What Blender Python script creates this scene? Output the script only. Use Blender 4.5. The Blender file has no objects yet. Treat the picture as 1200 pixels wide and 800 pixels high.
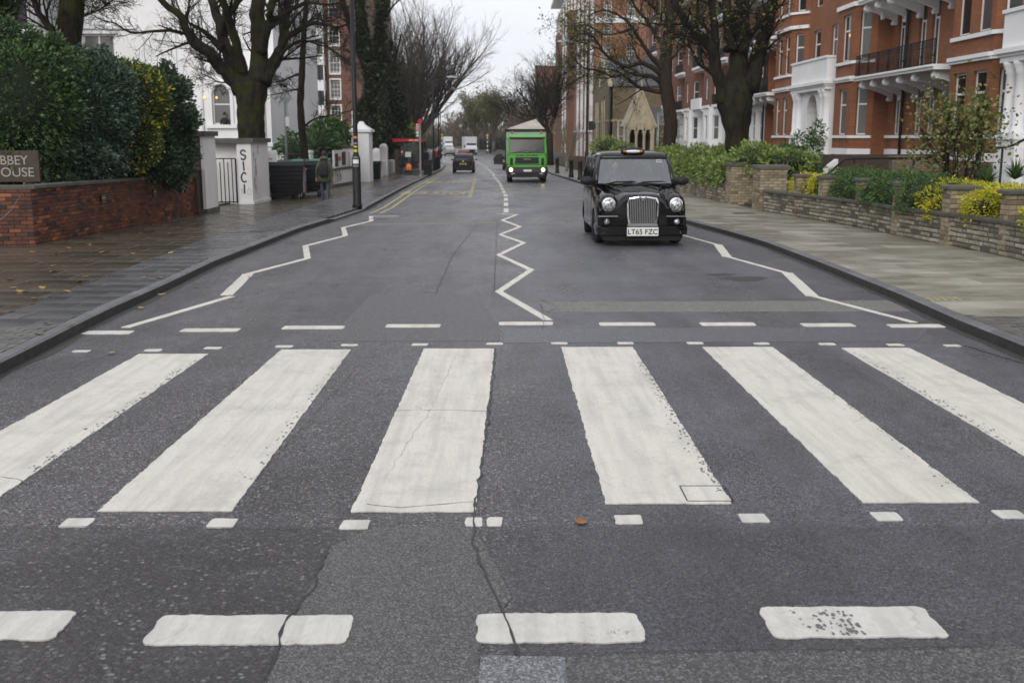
import bpy, bmesh, math, random
import numpy as np
from mathutils import Vector, Matrix, noise
rnd = random.Random(7)
nr = np.random.RandomState(11)
sc = bpy.context.scene
C = bpy.data.collections.new('place'); sc.collection.children.link(C)

# ------------------------------------------------------------------ camera
F = 1250.0; TH = math.atan(240/F); YAW = math.atan(8/F); EYE = 2.0
cam = bpy.data.cameras.new('camera'); camo = bpy.data.objects.new('camera', cam); C.objects.link(camo)
cam.sensor_width = 36; cam.lens = 36*F/1200; cam.clip_start = 0.1; cam.clip_end = 3000
camo.location = (0, 0, EYE); camo.rotation_euler = (math.pi/2-TH, 0, -YAW)
cam.dof.use_dof = True; cam.dof.focus_distance = 8.5; cam.dof.aperture_fstop = 4.0
sc.camera = camo
# ------------------------------------------------------------------ light
sc.view_settings.view_transform = 'Standard'; sc.view_settings.look = 'None'
sc.view_settings.exposure = 0.14; sc.view_settings.gamma = 1.0
w = bpy.data.worlds.new('World'); sc.world = w; w.use_nodes = True
N = w.node_tree.nodes; Lk = w.node_tree.links; N.clear()
SUN_EL, SUN_AZ = math.radians(27), math.radians(196)
sky = N.new('ShaderNodeTexSky'); sky.sky_type = 'NISHITA'; sky.sun_disc = False
sky.sun_elevation = SUN_EL; sky.sun_rotation = SUN_AZ
b1 = N.new('ShaderNodeBackground'); b1.inputs[1].default_value = 0.1; Lk.new(sky.outputs[0], b1.inputs[0])
tc = N.new('ShaderNodeTexCoord'); mp = N.new('ShaderNodeMapping'); mp.inputs['Scale'].default_value = (1.0, 1.0, 3.2)
Lk.new(tc.outputs['Generated'], mp.inputs[0])
nz = N.new('ShaderNodeTexNoise'); nz.inputs['Scale'].default_value = 2.6; nz.inputs['Detail'].default_value = 6
nz.inputs['Roughness'].default_value = 0.55; Lk.new(mp.outputs[0], nz.inputs[0])
cr = N.new('ShaderNodeValToRGB'); cr.color_ramp.elements[0].position = 0.34; cr.color_ramp.elements[1].position = 0.66
cr.color_ramp.elements[0].color = (0.85, 0.865, 0.93, 1); cr.color_ramp.elements[1].color = (0.975, 0.985, 1.0, 1)
Lk.new(nz.outputs[0], cr.inputs[0])
b2 = N.new('ShaderNodeBackground'); b2.inputs[1].default_value = 1.03; Lk.new(cr.outputs[0], b2.inputs[0])
mx = N.new('ShaderNodeMixShader'); mx.inputs[0].default_value = 0.93
Lk.new(b1.outputs[0], mx.inputs[1]); Lk.new(b2.outputs[0], mx.inputs[2])
wo = N.new('ShaderNodeOutputWorld'); Lk.new(mx.outputs[0], wo.inputs[0])
sl = bpy.data.lights.new('sun', 'SUN'); sl.energy = 1.5; sl.angle = math.radians(35); sl.color = (1, .96, .9)
so = bpy.data.objects.new('sun', sl); C.objects.link(so)
# sun_rotation turns from +Y towards +X
sd = Vector((math.sin(SUN_AZ)*math.cos(SUN_EL), math.cos(SUN_AZ)*math.cos(SUN_EL), math.sin(SUN_EL)))
so.rotation_euler = sd.to_track_quat('Z', 'Y').to_euler()

# ------------------------------------------------------------------ terrain numbers
def lerpt(tab, y):
    if y <= tab[0][0]: return tab[0][1]
    for (a, va), (b, vb) in zip(tab, tab[1:]):
        if y <= b: return va+(vb-va)*(y-a)/(b-a)
    return tab[-1][1]
GZ = [(-60, .6), (85, -.85), (105, -1.01), (125, -1.11), (150, -1.15), (3000, -1.15)]
def gz(y): return lerpt(GZ, y)
def pz(y): return gz(y)+0.12
CEN = [(-50, 0), (45, 0), (62, -.35), (80, -.95), (110, -2.1), (138, -3.75), (190, -7.3), (260, -14), (400, -32), (700, -80)]
KL = [(-30, -4.3), (6, -4.42), (9.3, -4.51), (10.6, -4.6), (12.4, -4.73), (15, -4.8), (18.1, -4.95), (25.7, -4.95), (30, -4.7), (35, -4.5),
      (52, -4.95), (73, -5.3), (95, -5.55), (117, -6.4), (138, -8.6), (190, -12.1), (260, -18.8), (400, -36.8), (700, -85)]
KR = [(-30, 4.9), (8, 5.0), (11.8, 5.07), (14, 5.2), (18, 5.3), (22, 5.33), (25, 5.14), (28.6, 4.8), (52, 4.5), (78, 3.6), (110, 2.7),
      (138, 1.05), (190, -2.5), (260, -9.2), (400, -27.2), (700, -75)]
def kl(y): return lerpt(KL, y)
def kr(y): return lerpt(KR, y)
def wall_l(y): return lerpt([(0, -9.9), (21.2, -9.3), (31, -8.85), (36, -8.5), (40, -8.7), (55, -7.9), (64, -7.75), (80, -8.3), (110, -9.5), (138, -11.8), (190, -15.5), (260, -22), (400, -40), (700, -88)], y)
def wall_r(y): return lerpt([(0, 9.6), (17, 8.8), (20, 8.7), (23, 8.5), (26, 8.45), (28.1, 8.2), (30, 8.0), (33, 7.75), (48, 7.6), (60, 7.3), (80, 6.4), (110, 5.4), (138, 3.9), (190, .6), (260, -6), (400, -24), (700, -72)], y)
# survey helper: the spot that is seen at photo pixel (px, py) from the tripod, at distance Y up the road
def P(px, py, Y):
    u = (px-600)/F; v = (400-py)/F
    d = (u, math.cos(TH)+v*math.sin(TH), -math.sin(TH)+v*math.cos(TH))
    c, s = math.cos(YAW), math.sin(YAW)
    d = (d[0]*c+d[1]*s, -d[0]*s+d[1]*c, d[2]); t = Y/d[1]
    return Vector((t*d[0], Y, EYE+t*d[2]))
def inview(x, y, z=0, m=70):
    c, s = math.cos(YAW), math.sin(YAW)
    X = x*c-y*s; Y = x*s+y*c; Z = z-EYE
    zc = Y*math.cos(TH)-Z*math.sin(TH); yc = Y*math.sin(TH)+Z*math.cos(TH)
    if zc < .3: return False
    return -m < 600+F*X/zc < 1200+m and -m < 400-F*yc/zc < 800+m

# ------------------------------------------------------------------ materials
class NT:
    def __init__(s, name):
        s.m = bpy.data.materials.new(name); s.m.use_nodes = True; s.t = s.m.node_tree; s.t.nodes.clear()
        s.out = s.n('ShaderNodeOutputMaterial'); s.p = s.n('ShaderNodeBsdfPrincipled'); s.l(s.p.outputs[0], s.out.inputs[0])
        s.tc = s.n('ShaderNodeTexCoord'); s.co = s.tc.outputs['Object']
    def n(s, t): return s.t.nodes.new(t)
    def l(s, a, b): s.t.links.new(a, b)
    def noise(s, scale, detail=4, rough=.5, co=None, sc=None):
        x = s.n('ShaderNodeTexNoise'); x.inputs['Scale'].default_value = scale; x.inputs['Detail'].default_value = detail
        x.inputs['Roughness'].default_value = rough
        c = co or s.co
        if sc: m = s.n('ShaderNodeMapping'); m.inputs['Scale'].default_value = sc; s.l(c, m.inputs[0]); c = m.outputs[0]
        s.l(c, x.inputs['Vector']); return x.outputs['Fac']
    def ramp(s, fac, stops):
        r = s.n('ShaderNodeValToRGB'); e = r.color_ramp.elements
        while len(e) < len(stops): e.new(.5)
        for k, (p, c) in enumerate(stops):
            e[k].position = p; e[k].color = (c, c, c, 1) if isinstance(c, (int, float)) else tuple(c)+(1,)
        s.l(fac, r.inputs[0]); return r.outputs[0]
    def mix(s, fac, a, b, mode='MIX'):
        m = s.n('ShaderNodeMix'); m.data_type = 'RGBA'; m.blend_type = mode; m.clamp_factor = True
        for k, v in ((0, fac), (6, a), (7, b)):
            if hasattr(v, 'node'): s.l(v, m.inputs[k])
            elif k == 0: m.inputs[0].default_value = v
            else: m.inputs[k].default_value = tuple(v)+(1,) if len(v) == 3 else v
        return m.outputs[2]
    def math(s, op, a, b=0, c=None):
        m = s.n('ShaderNodeMath'); m.operation = op
        for k, v in enumerate((a, b) if c is None else (a, b, c)):
            if hasattr(v, 'node'): s.l(v, m.inputs[k])
            else: m.inputs[k].default_value = v
        return m.outputs[0]
    def set(s, k, v):
        if hasattr(v, 'node'): s.l(v, s.p.inputs[k])
        else: s.p.inputs[k].default_value = (tuple(v)+(1,)) if isinstance(v, tuple) and len(v) == 3 else v
    def bump(s, h, strength=.3, dist=.01):
        b = s.n('ShaderNodeBump'); b.inputs['Strength'].default_value = strength; b.inputs['Distance'].default_value = dist
        s.l(h, b.inputs['Height']); s.l(b.outputs[0], s.p.inputs['Normal']); return b
    def rand(s):   # differs per object and per loose piece
        o = s.n('ShaderNodeObjectInfo'); g = s.n('ShaderNodeNewGeometry')
        return s.math('FRACT', s.math('ADD', s.math('MULTIPLY', o.outputs['Random'], 7.31), g.outputs['Random Per Island']))
M = {}
def mat(name, col, rough=.6, var=.25, scale=6, bump=.15, metal=0, coat=0, spec=.5, dirt=0, rnd_=0, bd=.01):
    s = NT(name); f = s.noise(scale, 6, .6)
    c = s.mix(s.ramp(f, [(.3, 0.0), (.7, 1.0)]), tuple(v*(1-var) for v in col), tuple(min(1, v*(1+var)) for v in col))
    if dirt: c = s.mix(s.math('MULTIPLY', s.ramp(s.noise(scale*.25, 8, .7), [(.45, 0.0), (.75, 1.0)]), dirt), c, (.035, .032, .027))
    if rnd_: c = s.mix(s.math('MULTIPLY', s.rand(), rnd_), c, tuple(v*.3 for v in col))
    s.set('Base Color', c); s.set('Roughness', rough); s.set('Metallic', metal); s.set('Coat Weight', coat); s.set('Specular IOR Level', spec)
    if bump: s.bump(s.noise(scale*5, 5, .6), bump, bd)
    M[name] = s.m; return s.m
mat('white_stucco', (.80, .80, .81), .75, .07, 1.3, .1, dirt=.16)
mat('white_render_old', (.72, .70, .69), .7, .12, 2.2, .25, dirt=.3)
mat('white_frame', (.74, .74, .73), .5, .04, 5, .0)
mat('pale_grey_render', (.36, .36, .37), .75, .12, 1.5, .1, dirt=.3)
mat('cream_stone', (.40, .34, .24), .8, .25, 3, .3, dirt=.3)
mat('black_iron', (.012, .012, .013), .4, .2, 10, .05, spec=.22)
mat('black_pipe', (.014, .014, .016), .45, .2, 5, .05)
mat('slate', (.10, .105, .12), .55, .3, 4, .2)
mat('coping_stone', (.085, .08, .065), .75, .4, 4, .5, dirt=.5)
mat('kerb_granite', (.15, .15, .16), .5, .35, 9, .5, dirt=.7, rnd_=.35)
mat('kerb_grime', (.028, .028, .026), .7, .5, 12, .5)
mat('gutter_silt', (.030, .028, .026), .6, .5, 20, .6)
mat('soil', (.045, .035, .022), .9, .4, 6, .6)
mat('ground', (.055, .06, .035), .9, .4, 2, .5)
mat('paving_joint', (.045, .042, .036), .8, .3, 8, .3)
mat('tar', (.016, .016, .018), .5, .3, 20, .3)
mat('rubber', (.015, .015, .016), .7, .3, 12, .2, spec=.22)
mat('black_paint', (.003, .003, .004), .07, .1, 3, 0, spec=.5)
mat('dark_plastic', (.018, .018, .02), .5, .2, 10, .1, spec=.22)
mat('interior', (.05, .05, .055), .7, .2, 5, 0)
mat('chrome', (.75, .75, .76), .12, .05, 5, 0, metal=1)
mat('alloy', (.45, .45, .46), .3, .1, 5, 0, metal=.8)
mat('plate_white', (.72, .73, .70), .4, .03, 9, 0)
mat('plate_yellow', (.70, .50, .03), .4, .05, 9, 0)
mat('black_letters', (.01, .01, .012), .5, .1, 9, 0)
mat('truck_green', (.095, .37, .05), .4, .08, 2, 0, coat=.4, dirt=.12)
mat('truck_grey', (.20, .22, .20), .5, .2, 3, .1, dirt=.4)
mat('truck_pale_green', (.30, .42, .35), .6, .15, 3, .1, dirt=.3)
mat('dark_bumper', (.045, .042, .045), .55, .2, 6, .1, spec=.22, dirt=.4)
mat('tarp', (.42, .38, .35), .85, .2, 2, .3)
mat('van_white', (.68, .70, .73), .35, .05, 2, 0, coat=.3)
mat('car_navy', (.006, .008, .014), .2, .1, 2, 0, spec=.4)
mat('car_red', (.16, .012, .02), .25, .1, 2, 0, coat=.8)
mat('car_silver', (.50, .51, .53), .3, .1, 2, 0, coat=.6, metal=.3)
mat('red_lens', (.35, .01, .01), .2, .1, 6, 0, coat=.5)
mat('amber_lens', (.42, .14, .03), .25, .1, 6, 0)
mat('yellow_globe', (.80, .45, .02), .4, .1, 6, 0)
mat('bus_red', (.55, .008, .015), .35, .05, 4, 0)
mat('sign_blue', (.02, .04, .25), .5, .1, 5, 0)
mat('sticker_blue', (.10, .16, .55), .5, .2, 8, 0)
mat('bin_black', (.016, .017, .019), .42, .3, 6, .15, spec=.22)
mat('bin_green', (.08, .22, .17), .5, .2, 6, .1)
mat('steel', (.30, .29, .28), .4, .2, 6, .1, metal=.8)
mat('bin_rust', (.15, .12, .085), .6, .3, 4, .3)
mat('scaffold', (.38, .38, .37), .45, .2, 4, 0, metal=.5)
mat('post_grey', (.17, .18, .18), .5, .2, 6, .1)
mat('graffiti', (.03, .028, .032), .7, .3, 14, 0)
mat('graffiti_pale', (.22, .20, .26), .7, .5, 6, 0)
mat('skin', (.42, .22, .15), .55, .08, 20, .05)
mat('hair_dark', (.015, .010, .008), .6, .3, 30, .4)
mat('hair_blond', (.50, .34, .17), .6, .3, 30, .4)
mat('parka', (.075, .085, .055), .85, .25, 14, .4)
mat('jeans', (.05, .06, .09), .8, .25, 20, .3)
mat('dark_cloth', (.014, .014, .018), .85, .2, 14, .3)
mat('red_cloth', (.42, .015, .015), .8, .2, 14, .3)
mat('shoe', (.45, .45, .45), .6, .3, 10, .1)
mat('orange_bag', (.85, .17, .015), .45, .15, 10, .3)
mat('sign_wood', (.05, .033, .018), .6, .35, 5, .3)
mat('stone_lettering', (.34, .33, .30), .7, .1, 10, 0)
mat('chain', (.22, .21, .22), .4, .2, 20, .1, metal=.7)
mat('timber', (.10, .065, .035), .8, .3, 5, .3, rnd_=.3)
mat('sapling', (.16, .13, .09), .9, .3, 8, .5)
mat('yellow_sticker', (.65, .50, .03), .5, .2, 10, 0)
mat('orange_sticker', (.70, .18, .03), .5, .2, 10, 0)
mat('dry_leaf', (.42, .27, .06), .6, .4, 12, .2, rnd_=.5)
mat('brown_leaf', (.22, .09, .03), .6, .4, 12, .2)
mat('drain', (.04, .04, .042), .5, .3, 10, .2)
mat('lamp_head', (.30, .31, .33), .45, .1, 6, 0)
mat('glove_yellow', (.75, .7, .02), .5, .1, 6, 0)

def bark(name, a, b, moss=.4):
    s = NT(name); f = s.ramp(s.noise(6, 8, .78, sc=(1, 1, .3)), [(.34, 0.0), (.66, 1.0)])
    c = s.mix(f, a, b)
    if moss: c = s.mix(s.math('MULTIPLY', s.ramp(s.noise(1.6, 5, .6), [(.48, 0.0), (.62, 1.0)]), moss), c, (.038, .046, .010))
    s.set('Base Color', c); s.set('Roughness', .9); s.set('Specular IOR Level', .12); s.bump(s.math('ADD', s.noise(9, 8, .75, sc=(1, 1, .3)), s.math('MULTIPLY', s.noise(2.2, 4, .6, sc=(1, 1, .5)), 1.5)), 1.0, .09); M[name] = s.m
bark('bark_dark', (.004, .003, .003), (.042, .034, .027), .35)
bark('bark_mossy', (.004, .0035, .003), (.046, .037, .027), .75)
bark('bark_brown', (.016, .011, .009), (.065, .045, .036), .12)
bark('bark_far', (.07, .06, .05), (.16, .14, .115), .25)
def leafmat(name, a, b, c, rough=.42, tr=.25):
    s = NT(name); r = s.rand()
    col = s.ramp(r, [(0, a), (.5, b), (1, c)])
    s.set('Base Color', col); s.set('Roughness', rough); s.set('Specular IOR Level', .45)
    t = s.n('ShaderNodeBsdfTranslucent'); s.l(col, t.inputs[0])
    m = s.n('ShaderNodeMixShader'); m.inputs[0].default_value = tr
    s.l(s.p.outputs[0], m.inputs[1]); s.l(t.outputs[0], m.inputs[2]); s.l(m.outputs[0], s.out.inputs[0]); M[name] = s.m
leafmat('leaf_dark', (.012, .034, .012), (.045, .095, .03), (.15, .24, .08), .36)
leafmat('leaf_bluegreen', (.014, .036, .022), (.055, .105, .066), (.20, .27, .20), .28)
leafmat('leaf_yellowmix', (.016, .042, .012), (.06, .11, .022), (.58, .48, .03))
leafmat('leaf_black', (.010, .026, .012), (.032, .068, .032), (.12, .18, .10), .28)
leafmat('leaf_lime', (.06, .12, .02), (.17, .25, .05), (.36, .42, .13))
leafmat('leaf_box', (.020, .052, .016), (.065, .125, .03), (.14, .23, .06))
leafmat('leaf_gold', (.22, .28, .02), (.50, .46, .02), (.66, .58, .05))
leafmat('leaf_ivy', (.016, .028, .010), (.034, .052, .018), (.065, .085, .03))
leafmat('leaf_olive', (.07, .085, .02), (.12, .13, .03), (.20, .18, .04))
leafmat('leaf_autumn', (.05, .085, .02), (.15, .19, .05), (.26, .17, .04))
for e_ in [n_ for n_ in M['leaf_yellowmix'].node_tree.nodes if n_.type == 'VALTORGB']:
    e_.color_ramp.elements[1].position = .76; e_.color_ramp.elements[2].position = .93
leafmat('leaf_conifer', (.012, .020, .010), (.024, .034, .015), (.05, .05, .022), .6)
leafmat('leaf_yucca', (.025, .05, .018), (.05, .10, .03), (.10, .16, .05), .35)
leafmat('leaf_russet', (.08, .06, .04), (.13, .10, .065), (.18, .14, .09), .7)
leafmat('shrub_shade_core', (.006, .012, .004), (.010, .020, .006), (.016, .028, .010), .9, 0)

def glass(name, col=(.03, .035, .04), rough=.06, curtains=0.0):
    s = NT(name)
    if curtains:
        f = s.ramp(s.rand(), [(.25, 0.0), (.95, 1.0)])
        wv = s.noise(9, 2, .5, sc=(3, 3, .15))
        cc = s.mix(wv, (.12, .12, .12), (.42, .41, .39))
        s.set('Base Color', s.mix(s.math('MULTIPLY', f, curtains), col, cc))
    else: s.set('Base Color', col)
    s.set('Roughness', rough); s.set('Specular IOR Level', .4)
    s.bump(s.noise(1.2, 2), .04, .05); M[name] = s.m
glass('window_glass', (.012, .014, .016), .07, .6)
glass('far_glass', (.05, .055, .06), .12, .5)
glass('dark_glass', (.008, .009, .010), .10)
def clear_glass(name, tint=(.75, .8, .8), refl=.22):
    s = NT(name); tr = s.n('ShaderNodeBsdfTransparent'); tr.inputs[0].default_value = tuple(tint)+(1,)
    g = s.n('ShaderNodeBsdfGlossy'); g.inputs['Roughness'].default_value = .05; g.inputs[0].default_value = (.9, .92, .95, 1)
    fr = s.n('ShaderNodeFresnel'); fr.inputs[0].default_value = 1.5
    f = s.math('ADD', s.math('MULTIPLY', fr.outputs[0], 1.1), refl)
    m = s.n('ShaderNodeMixShader'); s.l(f, m.inputs[0]); s.l(tr.outputs[0], m.inputs[1]); s.l(g.outputs[0], m.inputs[2])
    s.l(m.outputs[0], s.out.inputs[0]); M[name] = s.m
clear_glass('windscreen', (.80, .85, .85), .17); clear_glass('shelter_glass', (.80, .84, .84), .06); clear_glass('side_glass', (.25, .27, .28), .12)
def emit(name, col, st):
    s = NT(name); s.set('Base Color', col); s.set('Emission Color', col); s.set('Emission Strength', st); M[name] = s.m
emit('headlamp_lit', (1.0, .70, .36), 9); emit('lamp_warm', (1, .65, .2), 5); emit('lamp_yellow', (1, .55, .12), 1.3)
# headlamp glass: pale reflector with fluting
s = NT('headlamp'); s.set('Base Color', s.mix(s.ramp(s.noise(26, 3), [(.4, 0.0), (.6, 1.0)]), (.10, .10, .11), (.75, .76, .78))); s.set('Roughness', .12); s.set('Metallic', .5)
s.bump(s.noise(40, 2), .8, .01); M['headlamp'] = s.m

def brickmat(name, a, b, mortar, rough=.8, var=.25, bw=.225, rh=.075, ms=.011):
    s = NT(name); sep = s.n('ShaderNodeSeparateXYZ'); s.l(s.co, sep.inputs[0])
    cb = s.n('ShaderNodeCombineXYZ'); s.l(s.math('ADD', sep.outputs[0], sep.outputs[1]), cb.inputs[0]); s.l(sep.outputs[2], cb.inputs[1])
    br = s.n('ShaderNodeTexBrick'); s.l(cb.outputs[0], br.inputs[0]); br.inputs['Scale'].default_value = 1
    br.inputs['Brick Width'].default_value = bw; br.inputs['Row Height'].default_value = rh; br.inputs['Mortar Size'].default_value = ms
    br.inputs['Color1'].default_value = tuple(a)+(1,); br.inputs['Color2'].default_value = tuple(b)+(1,); br.inputs['Mortar'].default_value = tuple(mortar)+(1,)
    f = s.noise(.9, 6, .65); c = s.mix(s.ramp(f, [(.3, 0.0), (.75, var*1.6)]), br.outputs[0], tuple(v*.35 for v in a))
    s.set('Base Color', c); s.set('Roughness', rough)
    inv = s.math('SUBTRACT', 1, br.outputs['Fac']); s.bump(inv, .5, .01); M[name] = s.m
brickmat('mansion_brick', (.33, .108, .036), (.24, .076, .026), (.17, .09, .05), var=.35)
brickmat('terrace_brick', (.19, .060, .034), (.17, .058, .036), (.17, .11, .085))
brickmat('flats_brick', (.33, .125, .07), (.28, .10, .055), (.27, .17, .12))
brickmat('left_flats_brick', (.21, .085, .055), (.16, .065, .045), (.18, .12, .095))
brickmat('chapel_stone', (.21, .16, .09), (.16, .12, .065), (.11, .09, .06), bw=.5, rh=.22, ms=.02)
brickmat('yellow_brick', (.24, .19, .115), (.16, .125, .075), (.09, .08, .06))
brickmat('dark_brick', (.09, .05, .035), (.06, .035, .026), (.05, .04, .03))
# single bricks, stones and slabs: colour by piece
def piecemat(name, stops, rough=.6, bump=.5, dirt=.4, scale=9, bd=.006):
    s = NT(name); c = s.ramp(s.rand(), stops)
    c = s.mix(s.ramp(s.noise(scale, 6, .65), [(.35, 0.0), (.8, dirt)]), c, (.02, .018, .015))
    s.set('Base Color', c); s.set('Roughness', s.ramp(s.noise(1.1, 4), [(.35, rough-.2), (.65, rough)])); s.bump(s.noise(scale*4, 6, .7), bump, bd); M[name] = s.m
piecemat('red_brick_piece', [(0, (.020, .010, .008)), (.25, (.09, .024, .012)), (.7, (.145, .040, .017)), (.92, (.22, .062, .022)), (1, (.36, .12, .045))], .65)
piecemat('wall_stone_piece', [(0, (.12, .095, .065)), (.35, (.25, .21, .15)), (.8, (.37, .33, .25)), (1, (.48, .44, .36))], .8, .8, .5, 6, .02)
piecemat('pier_brick_piece', [(0, (.15, .115, .07)), (.5, (.29, .235, .15)), (1, (.38, .31, .21))], .8, .5, .45, 7)
piecemat('york_slab', [(0, (.042, .034, .024)), (.5, (.068, .054, .038)), (1, (.10, .08, .056))], .38, .25, .35, 3)
piecemat('grey_slab', [(0, (.060, .060, .066)), (.5, (.085, .085, .092)), (1, (.12, .12, .128))], .40, .25, .4, 3)
piecemat('block_paving', [(0, (.085, .08, .075)), (.5, (.11, .105, .10)), (1, (.15, .14, .125))], .5, .3, .35, 8)
# right hand slabs: damp tan stone with wet patches
s = NT('tan_slab'); c = s.ramp(s.rand(), [(0, (.17, .16, .125)), (.4, (.25, .24, .195)), (1, (.37, .355, .30))])
wet = s.ramp(s.noise(1.0, 5, .6, co=s.n('ShaderNodeNewGeometry').outputs['Position'], sc=(.8, 1.5, 1)), [(.36, 0.0), (.64, 1.0)])
c = s.mix(s.math('MULTIPLY', wet, .6), c, (.13, .112, .078)); c = s.mix(s.ramp(s.noise(25, 6, .7), [(.5, 0.0), (.8, .4)]), c, (.04, .035, .028))
s.set('Base Color', c); s.set('Roughness', s.ramp(wet, [(0, .55), (1, .26)])); s.bump(s.noise(40, 5, .6), .25, .005); M['tan_slab'] = s.m

def asphalt():
    s = NT('asphalt'); sep = s.n('ShaderNodeSeparateXYZ'); s.l(s.co, sep.inputs[0]); X, Y = sep.outputs[0], sep.outputs[1]
    def vor(scale, feat='F1'):
        v = s.n('ShaderNodeTexVoronoi'); v.feature = feat; v.voronoi_dimensions = '2D'; v.inputs['Scale'].default_value = scale; s.l(s.co, v.inputs['Vector']); return v
    v1 = vor(95); v2 = vor(38)
    base = s.mix(s.ramp(s.noise(.7, 6, .6), [(.3, 0.0), (.7, 1.0)]), (.068, .070, .092), (.155, .159, .196))
    hs = s.n('ShaderNodeSeparateColor'); s.l(v1.outputs['Color'], hs.inputs[0])
    lx = s.n('ShaderNodeMapRange'); s.l(X, lx.inputs[0]); lx.inputs[1].default_value = .5; lx.inputs[2].default_value = -.1; lx.inputs[3].default_value = .40; lx.inputs[4].default_value = 1
    chip = s.ramp(hs.outputs[0], [(0, (.012, .012, .014)), (.3, (.045, .042, .045)), (.55, (.12, .088, .085)), (.75, (.13, .135, .145)), (.90, (.26, .22, .21)), (1, (.62, .60, .58))])
    chipmask = s.math('MULTIPLY', s.ramp(v1.outputs['Distance'], [(.38, 1.0), (.56, .35)]), s.math('MULTIPLY', s.ramp(s.noise(.9, 5, .7), [(.34, .45), (.58, .95)]), lx.outputs[0]))
    col = s.mix(chipmask, base, chip)
    g2 = s.n('ShaderNodeTexVoronoi'); g2.inputs['Scale'].default_value = 190; s.l(s.co, g2.inputs['Vector']); h4 = s.n('ShaderNodeSeparateColor'); s.l(g2.outputs['Color'], h4.inputs[0])
    col = s.mix(.70, col, s.ramp(h4.outputs[0], [(0, .18), (.5, .95), (1, 2.9)]), 'MULTIPLY')
    # big exposed stones in front on the left
    h2 = s.n('ShaderNodeSeparateColor'); s.l(v2.outputs['Color'], h2.inputs[0])
    big = s.ramp(h2.outputs[1], [(0, (.045, .04, .04)), (.4, (.13, .085, .075)), (.62, (.07, .065, .065)), (.88, (.16, .17, .18)), (1, (.42, .40, .38))])
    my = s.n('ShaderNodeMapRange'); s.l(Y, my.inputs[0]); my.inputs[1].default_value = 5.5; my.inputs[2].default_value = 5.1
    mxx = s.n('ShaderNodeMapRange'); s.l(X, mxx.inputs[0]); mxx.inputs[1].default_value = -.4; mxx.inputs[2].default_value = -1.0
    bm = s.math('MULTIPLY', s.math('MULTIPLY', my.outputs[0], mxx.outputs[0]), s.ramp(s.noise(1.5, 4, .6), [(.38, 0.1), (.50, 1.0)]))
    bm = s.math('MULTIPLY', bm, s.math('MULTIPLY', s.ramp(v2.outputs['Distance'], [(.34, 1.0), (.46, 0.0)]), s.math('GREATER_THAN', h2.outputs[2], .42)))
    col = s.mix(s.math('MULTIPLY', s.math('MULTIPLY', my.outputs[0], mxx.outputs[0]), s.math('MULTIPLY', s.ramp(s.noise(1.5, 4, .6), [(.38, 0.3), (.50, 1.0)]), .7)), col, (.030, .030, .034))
    # rare pale chips everywhere
    v3 = vor(16); h3 = s.n('ShaderNodeSeparateColor'); s.l(v3.outputs['Color'], h3.inputs[0])
    rare = s.math('MULTIPLY', s.math('GREATER_THAN', h3.outputs[0], .955), s.math('LESS_THAN', v3.outputs['Distance'], .16))
    col = s.mix(s.math('MULTIPLY', rare, .8), col, (.26, .27, .28))
    pit = s.math('MULTIPLY', s.ramp(s.noise(62, 3, .65), [(.53, 0.0), (.59, 1.0)]), s.ramp(s.noise(1.3, 5, .65), [(.34, .45), (.60, 1.0)]))
    col = s.mix(s.math('MULTIPLY', pit, .72), col, (.022, .022, .026))
    blot = s.ramp(s.noise(5, 6, .7), [(.35, 0.0), (.65, .35)]); col = s.mix(blot, col, (.045, .044, .050))
    # tyre tracks, repairs and stains: darker, smoother
    st = s.ramp(s.noise(.35, 7, .65, sc=(3.2, .35, 1)), [(.42, 0.0), (.64, .5)])
    col = s.mix(st, col, (.032, .032, .036))
    st2 = s.ramp(s.noise(1.8, 8, .75), [(.56, 0.0), (.72, .75)]); col = s.mix(st2, col, (.016, .016, .019))
    v5 = vor(52); h5 = s.n('ShaderNodeSeparateColor'); s.l(v5.outputs['Color'], h5.inputs[0])
    near = s.n('ShaderNodeMapRange'); s.l(Y, near.inputs[0]); near.inputs[1].default_value = 13; near.inputs[2].default_value = 8; near.inputs[3].default_value = .35; near.inputs[4].default_value = 1
    cm = s.math('MULTIPLY', s.math('MULTIPLY', s.math('LESS_THAN', v5.outputs['Distance'], .46), s.math('GREATER_THAN', h5.outputs[2], .22)), s.math('MULTIPLY', near.outputs[0], s.math('MULTIPLY', lx.outputs[0], s.ramp(s.noise(1.1, 5, .7), [(.38, .15), (.58, .85)]))))
    col = s.mix(cm, col, s.ramp(h5.outputs[0], [(0, (.018, .018, .02)), (.28, (.05, .047, .05)), (.50, (.15, .095, .088)), (.66, (.10, .105, .11)), (.84, (.21, .17, .16)), (.95, (.26, .29, .30)), (1, (.52, .50, .47))]))
    emb = s.math('MULTIPLY', s.math('MULTIPLY', s.math('LESS_THAN', v5.outputs['Distance'], .36), s.math('GREATER_THAN', h5.outputs[1], .55)), s.math('SUBTRACT', 1, lx.outputs[0]))
    col = s.mix(s.math('MULTIPLY', emb, .55), col, (.17, .17, .185))
    col = s.mix(bm, col, big)
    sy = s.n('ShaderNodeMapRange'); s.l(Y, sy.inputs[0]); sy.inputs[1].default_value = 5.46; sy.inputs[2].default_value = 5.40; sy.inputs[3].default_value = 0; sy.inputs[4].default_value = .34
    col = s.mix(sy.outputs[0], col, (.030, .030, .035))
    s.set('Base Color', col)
    wet = s.ramp(s.noise(.5, 5, .6, sc=(1.6, .5, 1)), [(.35, .24), (.62, .46)])
    s.set('Roughness', wet); s.set('Specular IOR Level', .45)
    h = s.math('ADD', s.math('MULTIPLY', s.math('SUBTRACT', 1, v1.outputs['Distance']), .6), s.math('MULTIPLY', s.noise(230, 3, .7), .8))
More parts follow.
